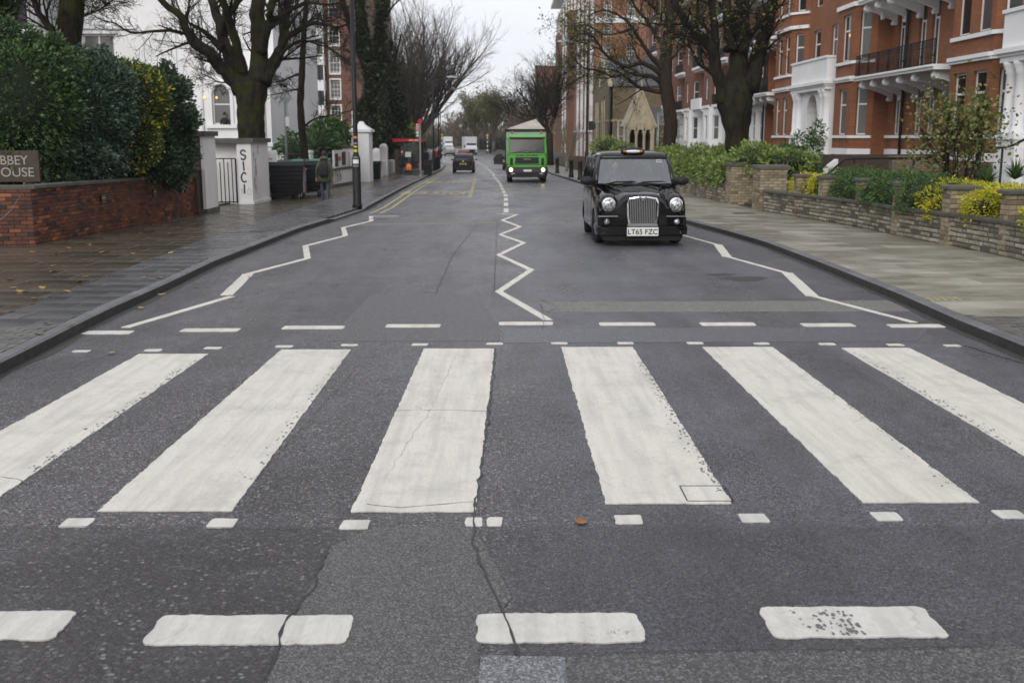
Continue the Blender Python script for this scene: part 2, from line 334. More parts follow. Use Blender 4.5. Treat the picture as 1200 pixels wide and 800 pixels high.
    h = s.math('ADD', h, s.math('MULTIPLY', bm, 1.2)); h = s.math('SUBTRACT', h, s.math('MULTIPLY', pit, .8)); h = s.math('ADD', h, s.math('MULTIPLY', s.noise(30, 4, .6), .9))
    s.bump(h, .85, .007); M['asphalt'] = s.m
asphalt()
def patchmat(name, a, b, chips, rough=.5):
    s = NT(name); v = s.n('ShaderNodeTexVoronoi'); v.inputs['Scale'].default_value = chips; s.l(s.co, v.inputs['Vector'])
    h = s.n('ShaderNodeSeparateColor'); s.l(v.outputs['Color'], h.inputs[0])
    c = s.mix(s.noise(2.0, 6, .65), a, b); c = s.mix(s.ramp(h.outputs[0], [(.5, 0.0), (1, .8)]), c, tuple(min(1, v_*3.2) for v_ in b)); c = s.mix(s.ramp(h.outputs[1], [(.6, 0.0), (1, .85)]), c, (.015, .015, .016))
    c = s.mix(s.ramp(s.noise(2.6, 7, .7), [(.58, 0.0), (.8, .6)]), c, tuple(v_*.5 for v_ in a))
    s.set('Base Color', c); s.set('Roughness', rough); s.bump(s.math('ADD', v.outputs['Distance'], s.noise(150, 3)), .6, .004); M[name] = s.m
mat('asphalt_dark', (.12, .12, .13), .5, .4, 60, .2)
patchmat('patch_grey', (.058, .057, .058), (.080, .078, .077), 150, .58)
patchmat('patch_dark', (.060, .060, .072), (.075, .075, .088), 110, .42)
patchmat('patch_pale', (.095, .092, .085), (.13, .125, .115), 120, .6)
patchmat('patch_rough', (.052, .050, .052), (.070, .068, .072), 115, .5)
patchmat('concrete_block', (.10, .105, .115), (.14, .145, .155), 140, .6)
def paint(name, col, wear=.5):
    s = NT(name); c = s.mix(s.noise(3.5, 6, .65), tuple(v*.86 for v in col), col)
    c = s.mix(s.ramp(s.noise(1.0, 6, .6, sc=(11, .8, 1)), [(.44, 0.0), (.68, .55)]), c, tuple(v*.60 for v in col))
    c = s.mix(s.ramp(s.noise(60, 6, .7, sc=(1, .35, 1)), [(.45, 0.0), (.75, .5)]), c, tuple(v*.62 for v in col))
    streak = s.ramp(s.noise(2.2, 8, .75), [(.50, 0.0), (.74, .5)]); c = s.mix(streak, c, (.30, .285, .25))
    v = s.n('ShaderNodeTexVoronoi'); v.feature = 'DISTANCE_TO_EDGE'; v.inputs['Scale'].default_value = 1.3
    dn = s.n('ShaderNodeMix'); dn.data_type = 'VECTOR'; dn.inputs[0].default_value = .22
    nn = s.n('ShaderNodeTexNoise'); nn.inputs['Scale'].default_value = 3; nn.inputs['Detail'].default_value = 6; s.l(s.co, nn.inputs['Vector'])
    s.l(s.co, dn.inputs[4]); s.l(nn.outputs['Color'], dn.inputs[5]); s.l(dn.outputs[1], v.inputs['Vector'])
    crack = s.math('MULTIPLY', s.math('LESS_THAN', v.outputs['Distance'], .0032), s.math('GREATER_THAN', s.noise(.9, 2), .5))
    c = s.mix(s.math('MULTIPLY', crack, .25), c, (.2, .19, .18))
    # chips right through to the road, in ragged groups
    grp = s.ramp(s.noise(1.4, 4, .6), [(.60, 0.0), (.74, 1.0)])
    chip = s.math('MULTIPLY', s.math('GREATER_THAN', s.noise(42, 6, .75), .585), grp)
    c = s.mix(s.math('MULTIPLY', chip, wear*1.8), c, (.045, .045, .05))
    s.set('Base Color', c); s.set('Roughness', .6)
    s.bump(s.math('ADD', s.noise(130, 4, .7), s.noise(18, 5, .7)), .45, .004); M[name] = s.m
paint('road_white', (.70, .67, .605)); paint('road_white_worn', (.67, .65, .605), 1); paint('road_yellow', (.44, .38, .20), .9)

# ------------------------------------------------------------------ mesh builder
class MB:
    def __init__(s): s.v = []; s.f = []; s.m = []; s.s = []
    def add(s, vs, fs, mi=0, sm=False):
        o = len(s.v); s.v.extend(vs)
        for f in fs: s.f.append(tuple(i+o for i in f)); s.m.append(mi); s.s.append(sm)
        return s
    def box(s, x0, x1, y0, y1, z0, z1, mi=0, M4=None):
        vs = [(x0, y0, z0), (x1, y0, z0), (x1, y1, z0), (x0, y1, z0), (x0, y0, z1), (x1, y0, z1), (x1, y1, z1), (x0, y1, z1)]
        if M4 is not None: vs = [tuple(M4 @ Vector(q)) for q in vs]
        return s.add(vs, [(0, 3, 2, 1), (4, 5, 6, 7), (0, 1, 5, 4), (1, 2, 6, 5), (2, 3, 7, 6), (3, 0, 4, 7)], mi)
    def prism(s, poly, axis, a, b, mi=0, sm=False):   # poly of 2D points, extruded along axis from a to b
        def q(p, t): return (t, p[0], p[1]) if axis == 'x' else (p[0], t, p[1]) if axis == 'y' else (p[0], p[1], t)
        n = len(poly); vs = [q(p, a) for p in poly]+[q(p, b) for p in poly]
        fs = [tuple(range(n)), tuple(range(2*n-1, n-1, -1))]
        s.add(vs, fs, mi); o = len(s.v)-2*n
        for i in range(n):
            j = (i+1) % n; s.f.append((o+i, o+n+i, o+n+j, o+j)); s.m.append(mi); s.s.append(sm)
        return s
    def tube(s, pts, rs, n=6, mi=0, caps=True, sm=True):
        pts = [Vector(p) for p in pts]; o = len(s.v); K = len(pts)
        if isinstance(rs, (int, float)): rs = [rs]*K
        for i, p in enumerate(pts):
            d = (pts[min(i+1, K-1)]-pts[max(i-1, 0)])
            if d.length < 1e-9: d = Vector((0, 0, 1))
            d.normalize(); u = d.cross(Vector((0, 0, 1)) if abs(d.z) < .9 else Vector((1, 0, 0))); u.normalize(); v = d.cross(u)
            for k in range(n):
                a = 2*math.pi*k/n; s.v.append(tuple(p+(u*math.cos(a)+v*math.sin(a))*rs[i]))
        for i in range(K-1):
            for k in range(n):
                j = (k+1) % n; s.f.append((o+i*n+k, o+i*n+j, o+(i+1)*n+j, o+(i+1)*n+k)); s.m.append(mi); s.s.append(sm)
        if caps:
            s.f.append(tuple(o+k for k in range(n-1, -1, -1))); s.m.append(mi); s.s.append(False)
            s.f.append(tuple(o+(K-1)*n+k for k in range(n))); s.m.append(mi); s.s.append(False)
        return s
    def lathe(s, prof, c=(0, 0, 0), n=16, axis='z', mi=0, sm=True):
        o = len(s.v)
        for r, h in prof:
            for k in range(n):
                a = 2*math.pi*k/n; x, y = r*math.cos(a), r*math.sin(a)
                q = (x, y, h) if axis == 'z' else (x, h, y) if axis == 'y' else (h, x, y)
                s.v.append((c[0]+q[0], c[1]+q[1], c[2]+q[2]))
        for i in range(len(prof)-1):
            for k in range(n):
                j = (k+1) % n; s.f.append((o+i*n+k, o+i*n+j, o+(i+1)*n+j, o+(i+1)*n+k)); s.m.append(mi); s.s.append(sm)
        s.f.append(tuple(o+k for k in range(n-1, -1, -1))); s.m.append(mi); s.s.append(False)
        L = (len(prof)-1)*n; s.f.append(tuple(o+L+k for k in range(n))); s.m.append(mi); s.s.append(False)
        return s
    def ell(s, c, r, n=12, k=8, mi=0, disp=0, seed=0):
        o = len(s.v)
        for i in range(k+1):
            t = math.pi*i/k
            for j in range(n):
                a = 2*math.pi*j/n; q = Vector((math.sin(t)*math.cos(a), math.sin(t)*math.sin(a), math.cos(t)))
                m = 1+disp*noise.noise(q*1.7+Vector((seed, seed*2, 0)))
                s.v.append((c[0]+q.x*r[0]*m, c[1]+q.y*r[1]*m, c[2]+q.z*r[2]*m))
        for i in range(k):
            for j in range(n):
                s.f.append((o+i*n+j, o+(i+1)*n+j, o+(i+1)*n+(j+1) % n, o+i*n+(j+1) % n)); s.m.append(mi); s.s.append(True)
        return s
    def loft(s, secs, mi=0, sm=True, cap=True, closed=True):
        o = len(s.v); n = len(secs[0])
        for q in secs: s.v.extend([tuple(p) for p in q])
        for i in range(len(secs)-1):
            for k in range(n if closed else n-1):
                j = (k+1) % n; s.f.append((o+i*n+k, o+i*n+j, o+(i+1)*n+j, o+(i+1)*n+k)); s.m.append(mi); s.s.append(sm)
        if cap:
            s.f.append(tuple(o+k for k in range(n-1, -1, -1))); s.m.append(mi); s.s.append(False)
            e = o+(len(secs)-1)*n; s.f.append(tuple(e+k for k in range(n))); s.m.append(mi); s.s.append(False)
        return s
    def mesh(s, name, mats, off=(0, 0, 0), fix=True):
        me = bpy.data.meshes.new(name)
        vs = [(a-off[0], b-off[1], c-off[2]) for a, b, c in s.v] if any(off) else s.v
        me.from_pydata(vs, [], s.f)
        for m in (mats if isinstance(mats, (list, tuple)) else [mats]): me.materials.append(M[m] if isinstance(m, str) else m)
        me.polygons.foreach_set('material_index', s.m); me.polygons.foreach_set('use_smooth', s.s)
        me.update()
        if fix and len(s.f) < 60000:
            bm = bmesh.new(); bm.from_mesh(me); bmesh.ops.recalc_face_normals(bm, faces=bm.faces); bm.to_mesh(me); bm.free()
        return me
def woff(o):
    v = Vector((0, 0, 0))
    while o is not None: v += o.location; o = o.parent
    return v
def link(name, data, parent=None, loc=(0, 0, 0), label=None, cat=None, group=None, kind=None):
    o = bpy.data.objects.new(name, data); C.objects.link(o); o.location = loc
    if parent is not None: o.parent = parent
    for k, v in (('label', label), ('category', cat), ('group', group), ('kind', kind)):
        if v: o[k] = v
    return o
def thing(name, label, cat, loc=(0, 0, 0), group=None, rz=0):
    o = link(name, None, None, loc, label, cat, group); o.rotation_euler = (0, 0, rz); o.empty_display_size = .2; return o
def part(name, mb, mats, parent, label=None, kind=None, local=False, fix=True):   # mesh written in world coordinates unless local
    off = (0, 0, 0) if local else tuple(woff(parent)) if parent is not None else (0, 0, 0)
    return link(name, mb.mesh(name, mats, off, fix), parent, label=label, kind=kind)
def whole(name, mb, mats, label, cat, base=(0, 0, 0), group=None, kind=None, fix=True):
    return link(name, mb.mesh(name, mats, base, fix), None, base, label, cat, group, kind)
def copytree(o, parent=None, loc=None, label=None, rz=None):
    c = o.copy(); C.objects.link(c); c.parent = parent
    if loc is not None: c.location = loc
    if rz is not None: c.rotation_euler = (0, 0, rz)
    if label: c['label'] = label
    for ch in o.children: copytree(ch, c)
    return c
def text_mesh(txt, size, extrude=.002, align='CENTER', sx=1.0, bold=0):
    cu = bpy.data.curves.new('lettering', 'FONT'); cu.body = txt; cu.size = size; cu.extrude = extrude; cu.align_x = align; cu.offset = bold
    to = bpy.data.objects.new('t', cu); C.objects.link(to); bpy.context.view_layer.update()
    dg = bpy.context.evaluated_depsgraph_get(); me = bpy.data.meshes.new_from_object(to.evaluated_get(dg)); bpy.data.objects.remove(to)
    if sx != 1:
        for v in me.vertices: v.co.x *= sx
    return me
def lettering(txt, size, m, parent, loc, rot, ext=.002, align='CENTER', sx=1.0, bold=0, name='lettering'):
    me = text_mesh(txt, size, ext, align, sx, bold); me.materials.clear(); me.materials.append(M[m])
    o = link(name, me, parent, loc); o.rotation_euler = rot; return o

# fast leaf cloud: diamonds folded along their length
def leaf_mesh(name, pts, size, matname, aspect=.5, up=None, nrm=None, sv=.35):
    n = len(pts); pts = np.asarray(pts, dtype=np.float64)
    d = nr.normal(size=(n, 3)); d[:, 2] = d[:, 2]*.6-.1
    if up is not None: d = d*.45+up
    d /= np.linalg.norm(d, axis=1)[:, None]+1e-9
    q = nr.normal(size=(n, 3))
    if nrm is not None: q = q*.7+nrm
    w_ = np.cross(d, q); w_ /= np.linalg.norm(w_, axis=1)[:, None]+1e-9
    nn = np.cross(w_, d)
    L = size*(.55+.9*nr.uniform(0, 1, n)**1.4)[:, None]
    W = L*aspect*.5
    vs = np.empty((n, 4, 3)); vs[:, 0] = pts; vs[:, 1] = pts+d*L*.5+w_*W+nn*L*.08; vs[:, 2] = pts+d*L; vs[:, 3] = pts+d*L*.5-w_*W+nn*L*.08
    me = bpy.data.meshes.new(name); me.vertices.add(4*n); me.vertices.foreach_set('co', vs.reshape(-1))
    me.loops.add(4*n); me.loops.foreach_set('vertex_index', np.arange(4*n, dtype=np.int32))
    me.polygons.add(n); me.polygons.foreach_set('loop_start', np.arange(0, 4*n, 4, dtype=np.int32))
    me.materials.append(M[matname]); me.update(); me.validate(); return me
def blob_points(blobs, n, inner=.72, lump=.30):
    # blobs: (cx,cy,cz,rx,ry,rz); points near the lumpy surface, none deep inside another blob
    B = np.array(blobs, dtype=float); area = (B[:, 3]*B[:, 4]+B[:, 4]*B[:, 5]+B[:, 3]*B[:, 5]); area /= area.sum()
    idx = nr.choice(len(B), n, p=area); q = nr.normal(size=(n, 3)); q /= np.linalg.norm(q, axis=1)[:, None]
    ph = idx*1.7
    l = (np.sin(q[:, 0]*5+ph)+np.sin(q[:, 1]*6+ph*2)+np.sin(q[:, 2]*5+ph*3)+np.sin((q[:, 0]+q[:, 2])*9+ph))*.25
    r = (1+lump*l)*(inner+(1-inner)*nr.uniform(0, 1, n)**.5)
    r += (nr.uniform(size=n) < .13)*nr.uniform(0, .30, n)**1.3
    pts = B[idx, :3]+q*B[idx, 3:6]*r[:, None]
    keep = np.ones(n, bool)
    for k in range(len(B)):
        dd = (((pts-B[k, :3])/B[k, 3:6])**2).sum(1); keep &= ~((dd < (inner*.9)**2) & (idx != k))
    return pts[keep], q[keep]
def shrub(name, label, cat, blobs, n, size, m, base=None, group=None, stem=True, aspect=.5, extra=None, inner=.72, core=True):
    B = blobs; bx = sum(b[0] for b in B)/len(B); by = sum(b[1] for b in B)/len(B)
    base = base or (bx, by, pz(by)-.05); t = thing(name, label, cat, base, group)
    pts, q = blob_points(B, n, inner); pts[:, 2] = np.maximum(pts[:, 2], base[2]+.02)
    me = leaf_mesh('foliage', pts-np.array(base), size, m, aspect, up=q*.9, nrm=None); link('foliage', me, t)
    if extra:
        for (nm, frac, sel) in extra:
            k = sel(pts); p2 = pts[k]; p2 = p2[nr.uniform(size=len(p2)) < frac]
            if len(p2): link('foliage', leaf_mesh('foliage', p2+q[k][:1]*0+nr.normal(size=p2.shape)*.03-np.array(base), size, nm, aspect, up=None), t)
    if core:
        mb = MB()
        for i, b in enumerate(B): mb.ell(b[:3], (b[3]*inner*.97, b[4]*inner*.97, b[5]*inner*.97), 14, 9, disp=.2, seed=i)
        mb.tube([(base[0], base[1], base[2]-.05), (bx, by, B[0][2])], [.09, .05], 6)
        part('shade_core', mb, 'shrub_shade_core', t)  # near-black masses stand for the shade inside the leaves; stem included
    return t

# ================================================================== GROUND, ROAD, PAVEMENTS
def ys_between(a, b, step):
    out = [a]
    while out[-1] < b-1e-6: out.append(min(b, out[-1]+step))
    return out
mb = MB(); YS = [-60, -20, 0, 20, 40, 60, 85, 105, 125, 150, 200, 300, 500, 900, 2600]
XS = [-2000, -300, -60, -12, 12, 60, 300, 2000]
vs = [(x, y, gz(y)-.06) for y in YS for x in XS]; nx = len(XS)
mb.add(vs, [(j*nx+i, j*nx+i+1, (j+1)*nx+i+1, (j+1)*nx+i) for j in range(len(YS)-1) for i in range(nx-1)])
whole('ground', mb, 'ground', None, None, kind='structure')
RY = [-30, -10, 0, 4, 6, 8, 9.3, 10.6, 12.4, 14, 15, 18.1, 20, 22, 25, 28.6, 30, 32, 35, 38, 42, 45, 52, 57, 62, 66, 73, 78, 80, 85, 90, 95, 100, 105, 110, 117, 125, 131, 138, 150, 170, 190, 220, 260, 330, 400, 500, 700]
mb = MB()
vs = []
for y in RY:
    a, b = kl(y)-.1, kr(y)+.1
    for k in range(5): vs.append((a+(b-a)*k/4, y, gz(y)))
mb.add(vs, [(j*5+i, j*5+i+1, (j+1)*5+i+1, (j+1)*5+i) for j in range(len(RY)-1) for i in range(4)])
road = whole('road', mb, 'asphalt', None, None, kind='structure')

def ragged(poly, step=.06, amp=.006, seed=0):
    out = []
    n = len(poly)
    for i in range(n):
        a = Vector(poly[i]); b = Vector(poly[(i+1) % n]); L = (b-a).length; k = max(1, int(L/step))
        nrm = Vector((-(b-a).y, (b-a).x)).normalized() if L > 0 else Vector((0, 0))
        for j in range(k):
            q = a+(b-a)*j/k
            out.append(q+nrm*amp*(noise.noise(Vector((q.x*9+seed, q.y*9, seed)))*1.4+noise.noise(Vector((q.x*40, q.y*40, seed)))*.8))
    return out
def sheet(poly, lift, rag=True, amp=.006, step=.06, seed=0):
    pts = ragged(poly, step, amp, seed) if rag else [Vector(p) for p in poly]
    mb = MB(); n = len(pts)
    top = [(p.x, p.y, gz(p.y)+lift) for p in pts]; bot = [(p.x, p.y, gz(p.y)+.0005) for p in pts]
    mb.add(top+bot, [tuple(range(n))]+[(i, i+n, (i+1) % n+n, (i+1) % n) for i in range(n)])
    return mb
def chop(poly_fn, a, b, step):   # long strips follow the fall of the road
    return
def mark(name, poly, m='road_white', lift=.006, amp=.006, step=.06, seed=None, label=None):
    seed = rnd.random()*50 if seed is None else seed
    return part(name, sheet(poly, lift, True, amp, step, seed), m, road, label=label)
def rounded(x0, x1, y0, y1, r=.04, skew=0):
    p = []
    for cx, cy, a0 in ((x1-r, y0+r, -90), (x1-r, y1-r, 0), (x0+r, y1-r, 90), (x0+r, y0+r, 180)):
        for k in range(4):
            a = math.radians(a0+k*30); p.append((cx+r*math.cos(a)+skew*(cy-y0), cy+r*math.sin(a)))
    return p
def gpt(px, py, up=0):
    c = P(px, py, 10.0); d = (c-Vector((0, 0, EYE)))/10.0
    lo, hi = 1.0, 900.0
    for _ in range(50):
        mid = (lo+hi)/2
        if EYE+d.z*mid > gz(mid)+up: lo = mid
        else: hi = mid
    return Vector((d.x*lo, d.y*lo))
# repairs in the surface
def patch(name, px, m, lift=.003, amp=.012):
    mark(name, [tuple(gpt(*q)) for q in px], m, lift, amp, .08)
patch('repair_patch', [(388, 640), (440, 618), (556, 617), (600, 700), (560, 765), (562, 799), (575, 840), (290, 840), (312, 795), (345, 722)], 'patch_grey')
#patch('repair_patch', [(0, 620), (190, 618), (192, 690), (110, 712), (-60, 715), (-60, 622)], 'patch_dark')
#patch('repair_patch', [(232, 690), (330, 640), (385, 622), (345, 715), (240, 716)], 'patch_dark')
#patch('repair_patch', [(562, 640), (598, 616), (640, 618), (640, 705), (604, 704)], 'patch_grey')
patch('repair_patch', [(664, 768), (1260, 755), (1290, 850), (664, 850)], 'patch_rough')
patch('repair_patch', [(630, 354), (1040, 352), (1072, 365), (640, 366)], 'patch_pale', .0025)
patch('repair_patch', [(590, 385), (1090, 384), (1075, 400), (590, 402)], 'patch_dark', .0025)
patch('repair_patch', [(436, 345), (560, 345), (585, 384), (585, 400), (380, 400)], 'patch_rough', .0025)
patch('repair_patch', [(598, 262), (650, 261), (800, 261.5), (800, 263), (650, 263), (598, 264)], 'patch_pale', .0028)
patch('repair_patch', [(420, 262), (585, 260.5), (585, 262.5), (420, 264.5)], 'patch_pale', .0028)
mark('concrete_block', [tuple(gpt(*q)) for q in [(563, 768), (662, 770), (668, 840), (558, 840)]], 'concrete_block', .004, .003)
# zebra stripes
Z0, Z1 = 5.66, 10.56
for x0a, x1a, x0b, x1b, yn, yf in ((-3.62, -2.94, -3.60, -2.92, 5.6, 10.3), (-2.28, -1.53, -2.25, -1.55, 5.68, 10.52), (-.86, -.17, -.82, -.11, 5.66, 10.56),
                          (.57, 1.29, .57, 1.30, 5.79, 10.64), (2.04, 2.71, 2.0, 2.72, 5.80, 10.63), (3.42, 4.12, 3.40, 4.09, 5.8, 10.57)):
    mark('zebra_stripe', [(x0a, yn), (x1a, yn), (x1b, yf), (x0b, yf)], 'road_white', .007, .007, .02)
for x, y in ((-3.08, 5.5), (-2.32, 5.5), (-1.53, 5.49), (-.81, 5.46), (-.17, 5.5), (-.06, 5.5), (.67, 5.53), (1.36, 5.55), (2.10, 5.57), (2.79, 5.6), (3.48, 5.62)):
    ww = .045 if abs(x+.17) < .01 else .04 if abs(x+.06) < .01 else .075
    mark('stud_mark', rounded(x-ww, x+ww, y-.07, y+.07, .015), 'road_white_worn', .006, .006, .03)
for x, y in ((-4.23, 10.45), (-3.53, 10.5), (-2.96, 10.62), (-2.26, 10.70), (-1.6, 10.77), (-.88, 10.8), (-.11, 10.84), (.56, 10.86), (1.25, 10.86), (1.97, 10.86), (2.65, 10.83), (3.32, 10.8), (4.01, 10.75), (4.58, 10.7)):
    mark('stud_mark', rounded(x-.085, x+.085, y-.055, y+.055, .02), 'road_white_worn', .006, .008, .03)
for x0, x1, y in ((-4.62, -4.1, 11.55), (-3.6, -2.96, 11.7), (-2.51, -1.82, 11.87), (-1.36, -.74, 11.97), (-.07, .55, 12.13), (1.08, 1.72, 12.08), (2.24, 2.87, 12.07), (3.39, 3.99, 12.0), (4.36, 4.98, 11.93)):
    mark('give_way_dash', rounded(x0, x1, y-.11, y+.11, .03), 'road_white_worn' if x0 < -4 else 'road_white', .006, .008, .05)
for x0, x1, y0, y1 in ((-2.95, -1.87, 4.10, 4.38), (-1.49, -.655, 4.05, 4.33), (-.12, .575, 4.06, 4.34), (1.11, 1.84, 4.10, 4.40)):
    mark('give_way_dash', rounded(x0, x1, y0, y1, .035), 'road_white_worn', .007, .009, .015)
for (xs, y0, y1, sd, num) in ((1.295, 6.0, 9.9, -1, 260), (3.43, 7.0, 10.4, 1, 150), (-2.93, 6.4, 10.0, -1, 150), (-1.55, 6.2, 10, -1, 60), (1.5, 4.12, 4.36, -2, 70), (2.71, 6, 9, -1, 40)):
    mb = MB()
    for k in range(num):
        y = rnd.uniform(y0, y1); dx = abs(rnd.gauss(0, .035 if abs(sd) == 1 else .12)); x = xs+(dx if sd > 0 else -dx); rr_ = rnd.uniform(.003, .010)*(1.6 if rnd.random() < .1 else 1); n = 6
        mb.add([(x+rr_*math.cos(a)*rnd.uniform(.5, 1.2), y+rr_*1.5*math.sin(a)*rnd.uniform(.5, 1.2), gz(y)+.0094) for a in [q*math.pi/3 for q in range(n)]], [tuple(range(n))])
    part('paint_flakes', mb, 'asphalt_dark', road, kind='stuff', fix=False)
# zigzags
def strip(name, pts, wd, m='road_white', lift=.006, amp=.005):
    for (a, b) in zip(pts, pts[1:]):
        a, b = Vector(a), Vector(b); d = (b-a).normalized(); n = Vector((-d.y, d.x))*wd/2; e = d*wd*.28
        mark(name, [tuple(a-n-e), tuple(b-n+e), tuple(b+n+e), tuple(a+n-e)], m, lift+rnd.random()*.0012, amp, .12)
strip('zigzag_line', [(.50, 12.4), (-.09, 14.9), (.43, 17.6), (-.12, 20.1), (.40, 22.7), (-.12, 24.9), (.38, 27.4), (-.08, 29.9), (.36, 32.4), (-.18, 32.9)], .11)
strip('zigzag_line', [(-4.28, 11.9), (-3.74, 14.4)], .11); strip('zigzag_line', [(-3.84, 14.6), (-4.12, 17.0)], .17)
strip('zigzag_line', [(-4.12, 17.1), (-3.62, 19.5), (-4.12, 22.0), (-3.68, 24.6), (-4.10, 27.1), (-3.7, 29.6), (-3.95, 31.6)], .12)
ZR = [(4.74, 12.2), (4.20, 14.45), (4.56, 17.1), (4.13, 19.8), (4.44, 22.2), (4.10, 24.8), (4.32, 27.3)]
for q in range(6): strip('zigzag_line', ZR[q:q+2], .17 if q % 2 else .095)
strip('zigzag_line', [(-4.0, 31.6), (-3.2, 31.7)], .12)
# centre dashes, then a thin line farther off
y = 33.6
while y < 78:
    L = 2.2 if y < 42 else 2.0
    c0, c1 = lerpt(CEN, y), lerpt(CEN, y+L); o = .03
    mark('centre_line_dash', [(c0+o-.08, y), (c0+o+.08, y), (c1+o+.08, y+L), (c1+o-.08, y+L)], 'road_white', .006, .004, .3)
    y += L+1.5
y = 80
while y < 200:
    L = 4; c0, c1 = lerpt(CEN, y)+.15, lerpt(CEN, y+L)+.15
    mark('centre_line_dash', [(c0-.08, y), (c0+.08, y), (c1+.08, y+L), (c1-.08, y+L)], 'road_white', .006, 0, 2); y += 5.6
for off in (.42, .72):
    y = 33.2
    while y < 110:
        L = 3.0; m_ = 'road_yellow'
        mark('yellow_line', [(kl(y)+off-.05, y), (kl(y)+off+.05, y), (kl(y+L)+off+.05, y+L), (kl(y+L)+off-.05, y+L)], m_, .006, .006, .3); y += L+.02
# bus stop box: broken yellow edge, lettering
y = 44
while y < 72:
    x = -1.45-(y-44)*.019; mark('bus_box_dash', [(x-.08, y), (x+.08, y), (x+.08, y+1.1), (x-.08, y+1.1)], 'road_yellow', .006, .004, .3); y += 1.9
for x in (-2.3, -2.0, -1.7): mark('bus_box_dash', [(x-.1, 43.9), (x+.12, 43.9), (x+.12, 44.1), (x-.1, 44.1)], 'road_yellow', .006, .003, .2)
def roadtext(txt, x, y, wd, ht, m):
    me = text_mesh(txt, 1, .002, 'CENTER', 1, .02); xs = [v.co.x for v in me.vertices]; zs = [v.co.y for v in me.vertices]
    kx, ky = wd/(max(xs)-min(xs)), ht/(max(zs)-min(zs)); mz = min(zs)
    for v in me.vertices:
        Y = y+(v.co.y-mz)*ky; v.co = Vector((x+v.co.x*kx, Y, gz(Y)+.006+(.003 if v.co.z > 0 else 0)))
    me.materials.clear(); me.materials.append(M[m]); link('lettering', me, road)
roadtext('BUS STOP', -3.1, 46.5, 3.0, 3.2, 'road_yellow'); roadtext('BUS STOP', -3.35, 61, 2.8, 4.0, 'road_yellow')
# cracks and tar seams: thin dark ribbons
def crack(px, wd=.008, lift=.0085, wob=.012, m='tar'):
    P0 = [gpt(*q) for q in px]; pts = []
    for a, b in zip(P0, P0[1:]):
        k = max(2, int((b-a).length/.05))
        for j in range(k):
            q = a+(b-a)*j/k; pts.append(q+Vector((noise.noise(Vector((q.x*7, q.y*7, 3)))*wob*2, noise.noise(Vector((q.x*8, q.y*8, 9)))*wob)))
    pts.append(P0[-1]); mb = MB(); vs = []
    for i, p in enumerate(pts):
        d = (pts[min(i+1, len(pts)-1)]-pts[max(0, i-1)]).normalized(); n = Vector((-d.y, d.x))*wd*(.35+abs(noise.noise(Vector((p.x*11, p.y*11, 5))))*1.6)*.5
        vs += [(p.x+n.x, p.y+n.y, gz(p.y)+lift), (p.x-n.x, p.y-n.y, gz(p.y)+lift)]
    mb.add(vs, [(2*i, 2*i+1, 2*i+3, 2*i+2) for i in range(len(pts)-1)]); part('crack', mb, m, road, fix=False)
crack([(581, 409), (577, 450), (571, 500), (562, 560), (556, 600), (555, 640), (575, 690), (592, 725), (609, 770)], .016)
crack([(430, 592), (470, 596), (510, 592), (557, 589)], .008); crack([(463, 482), (520, 481), (573, 483)], .006)
crack([(388, 640), (365, 690), (340, 725), (312, 799)], .014)
crack([(0, 560), (20, 562), (35, 568)], .01); crack([(664, 768), (800, 764), (1000, 762), (1220, 757)], .007, wob=.003)
crack([(0, 618), (190, 618), (385, 620)], .006); crack([(583, 259), (581, 300), (579, 342)], .012)
crack([(634, 356), (637, 374), (636, 388)], .01); crack([(560, 262), (530, 300), (510, 345)], .02, .0035)
crack([(635, 352), (655, 360), (640, 366), (657, 362)], .012, .0045)
crack([(438, 410), (300, 560)], .004, .0095); crack([(452, 560), (505, 480), (537, 412)], .003, .0095, m='graffiti_pale')
crack([(1130, 405), (1180, 420), (1240, 440)], .03, .004)
for px, py, rx in ((870, 327, .35), (845, 322, .22)):
    g = gpt(px, py); mark('oil_stain', [(g.x+rx*math.cos(a)*(1+.3*math.sin(3*a)), g.y+rx*.9*math.sin(a)) for a in [k*.4 for k in range(16)]], 'tar', .0025, .08, .1)
mark('metal_cover', rounded(*(lambda a, b: (a.x, b.x, a.y, b.y))(gpt(806, 587), gpt(845, 571)), .03), 'road_white', .0085, .002, .05)
g0, g1 = gpt(806, 588), gpt(848, 570.5)
mb = MB()
for (a, b, c, d) in ((g0.x-.006, g0.x, g0.y, g1.y), (g1.x, g1.x+.006, g0.y, g1.y), (g0.x, g1.x, g0.y-.007, g0.y), (g0.x, g1.x, g1.y, g1.y+.009)):
    mb.box(a, b, c, d, gz(c)+.006, gz(c)+.0088)
part('cover_joint', mb, 'tar', road)
for (x, y) in ((-3.6, 30.6), (-3.45, 46)):
    t = MB(); t.box(x-.25, x+.25, y-.2, y+.2, gz(y)+.002, gz(y)+.008, 0)
    dg_ = part('drain_grate', t, 'drain', road)
    for k in range(6): t = MB(); t.box(x-.22+k*.08, x-.18+k*.08, y-.17, y+.17, gz(y)+.008, gz(y)+.014); part('grate_bar', t, 'post_grey', dg_)

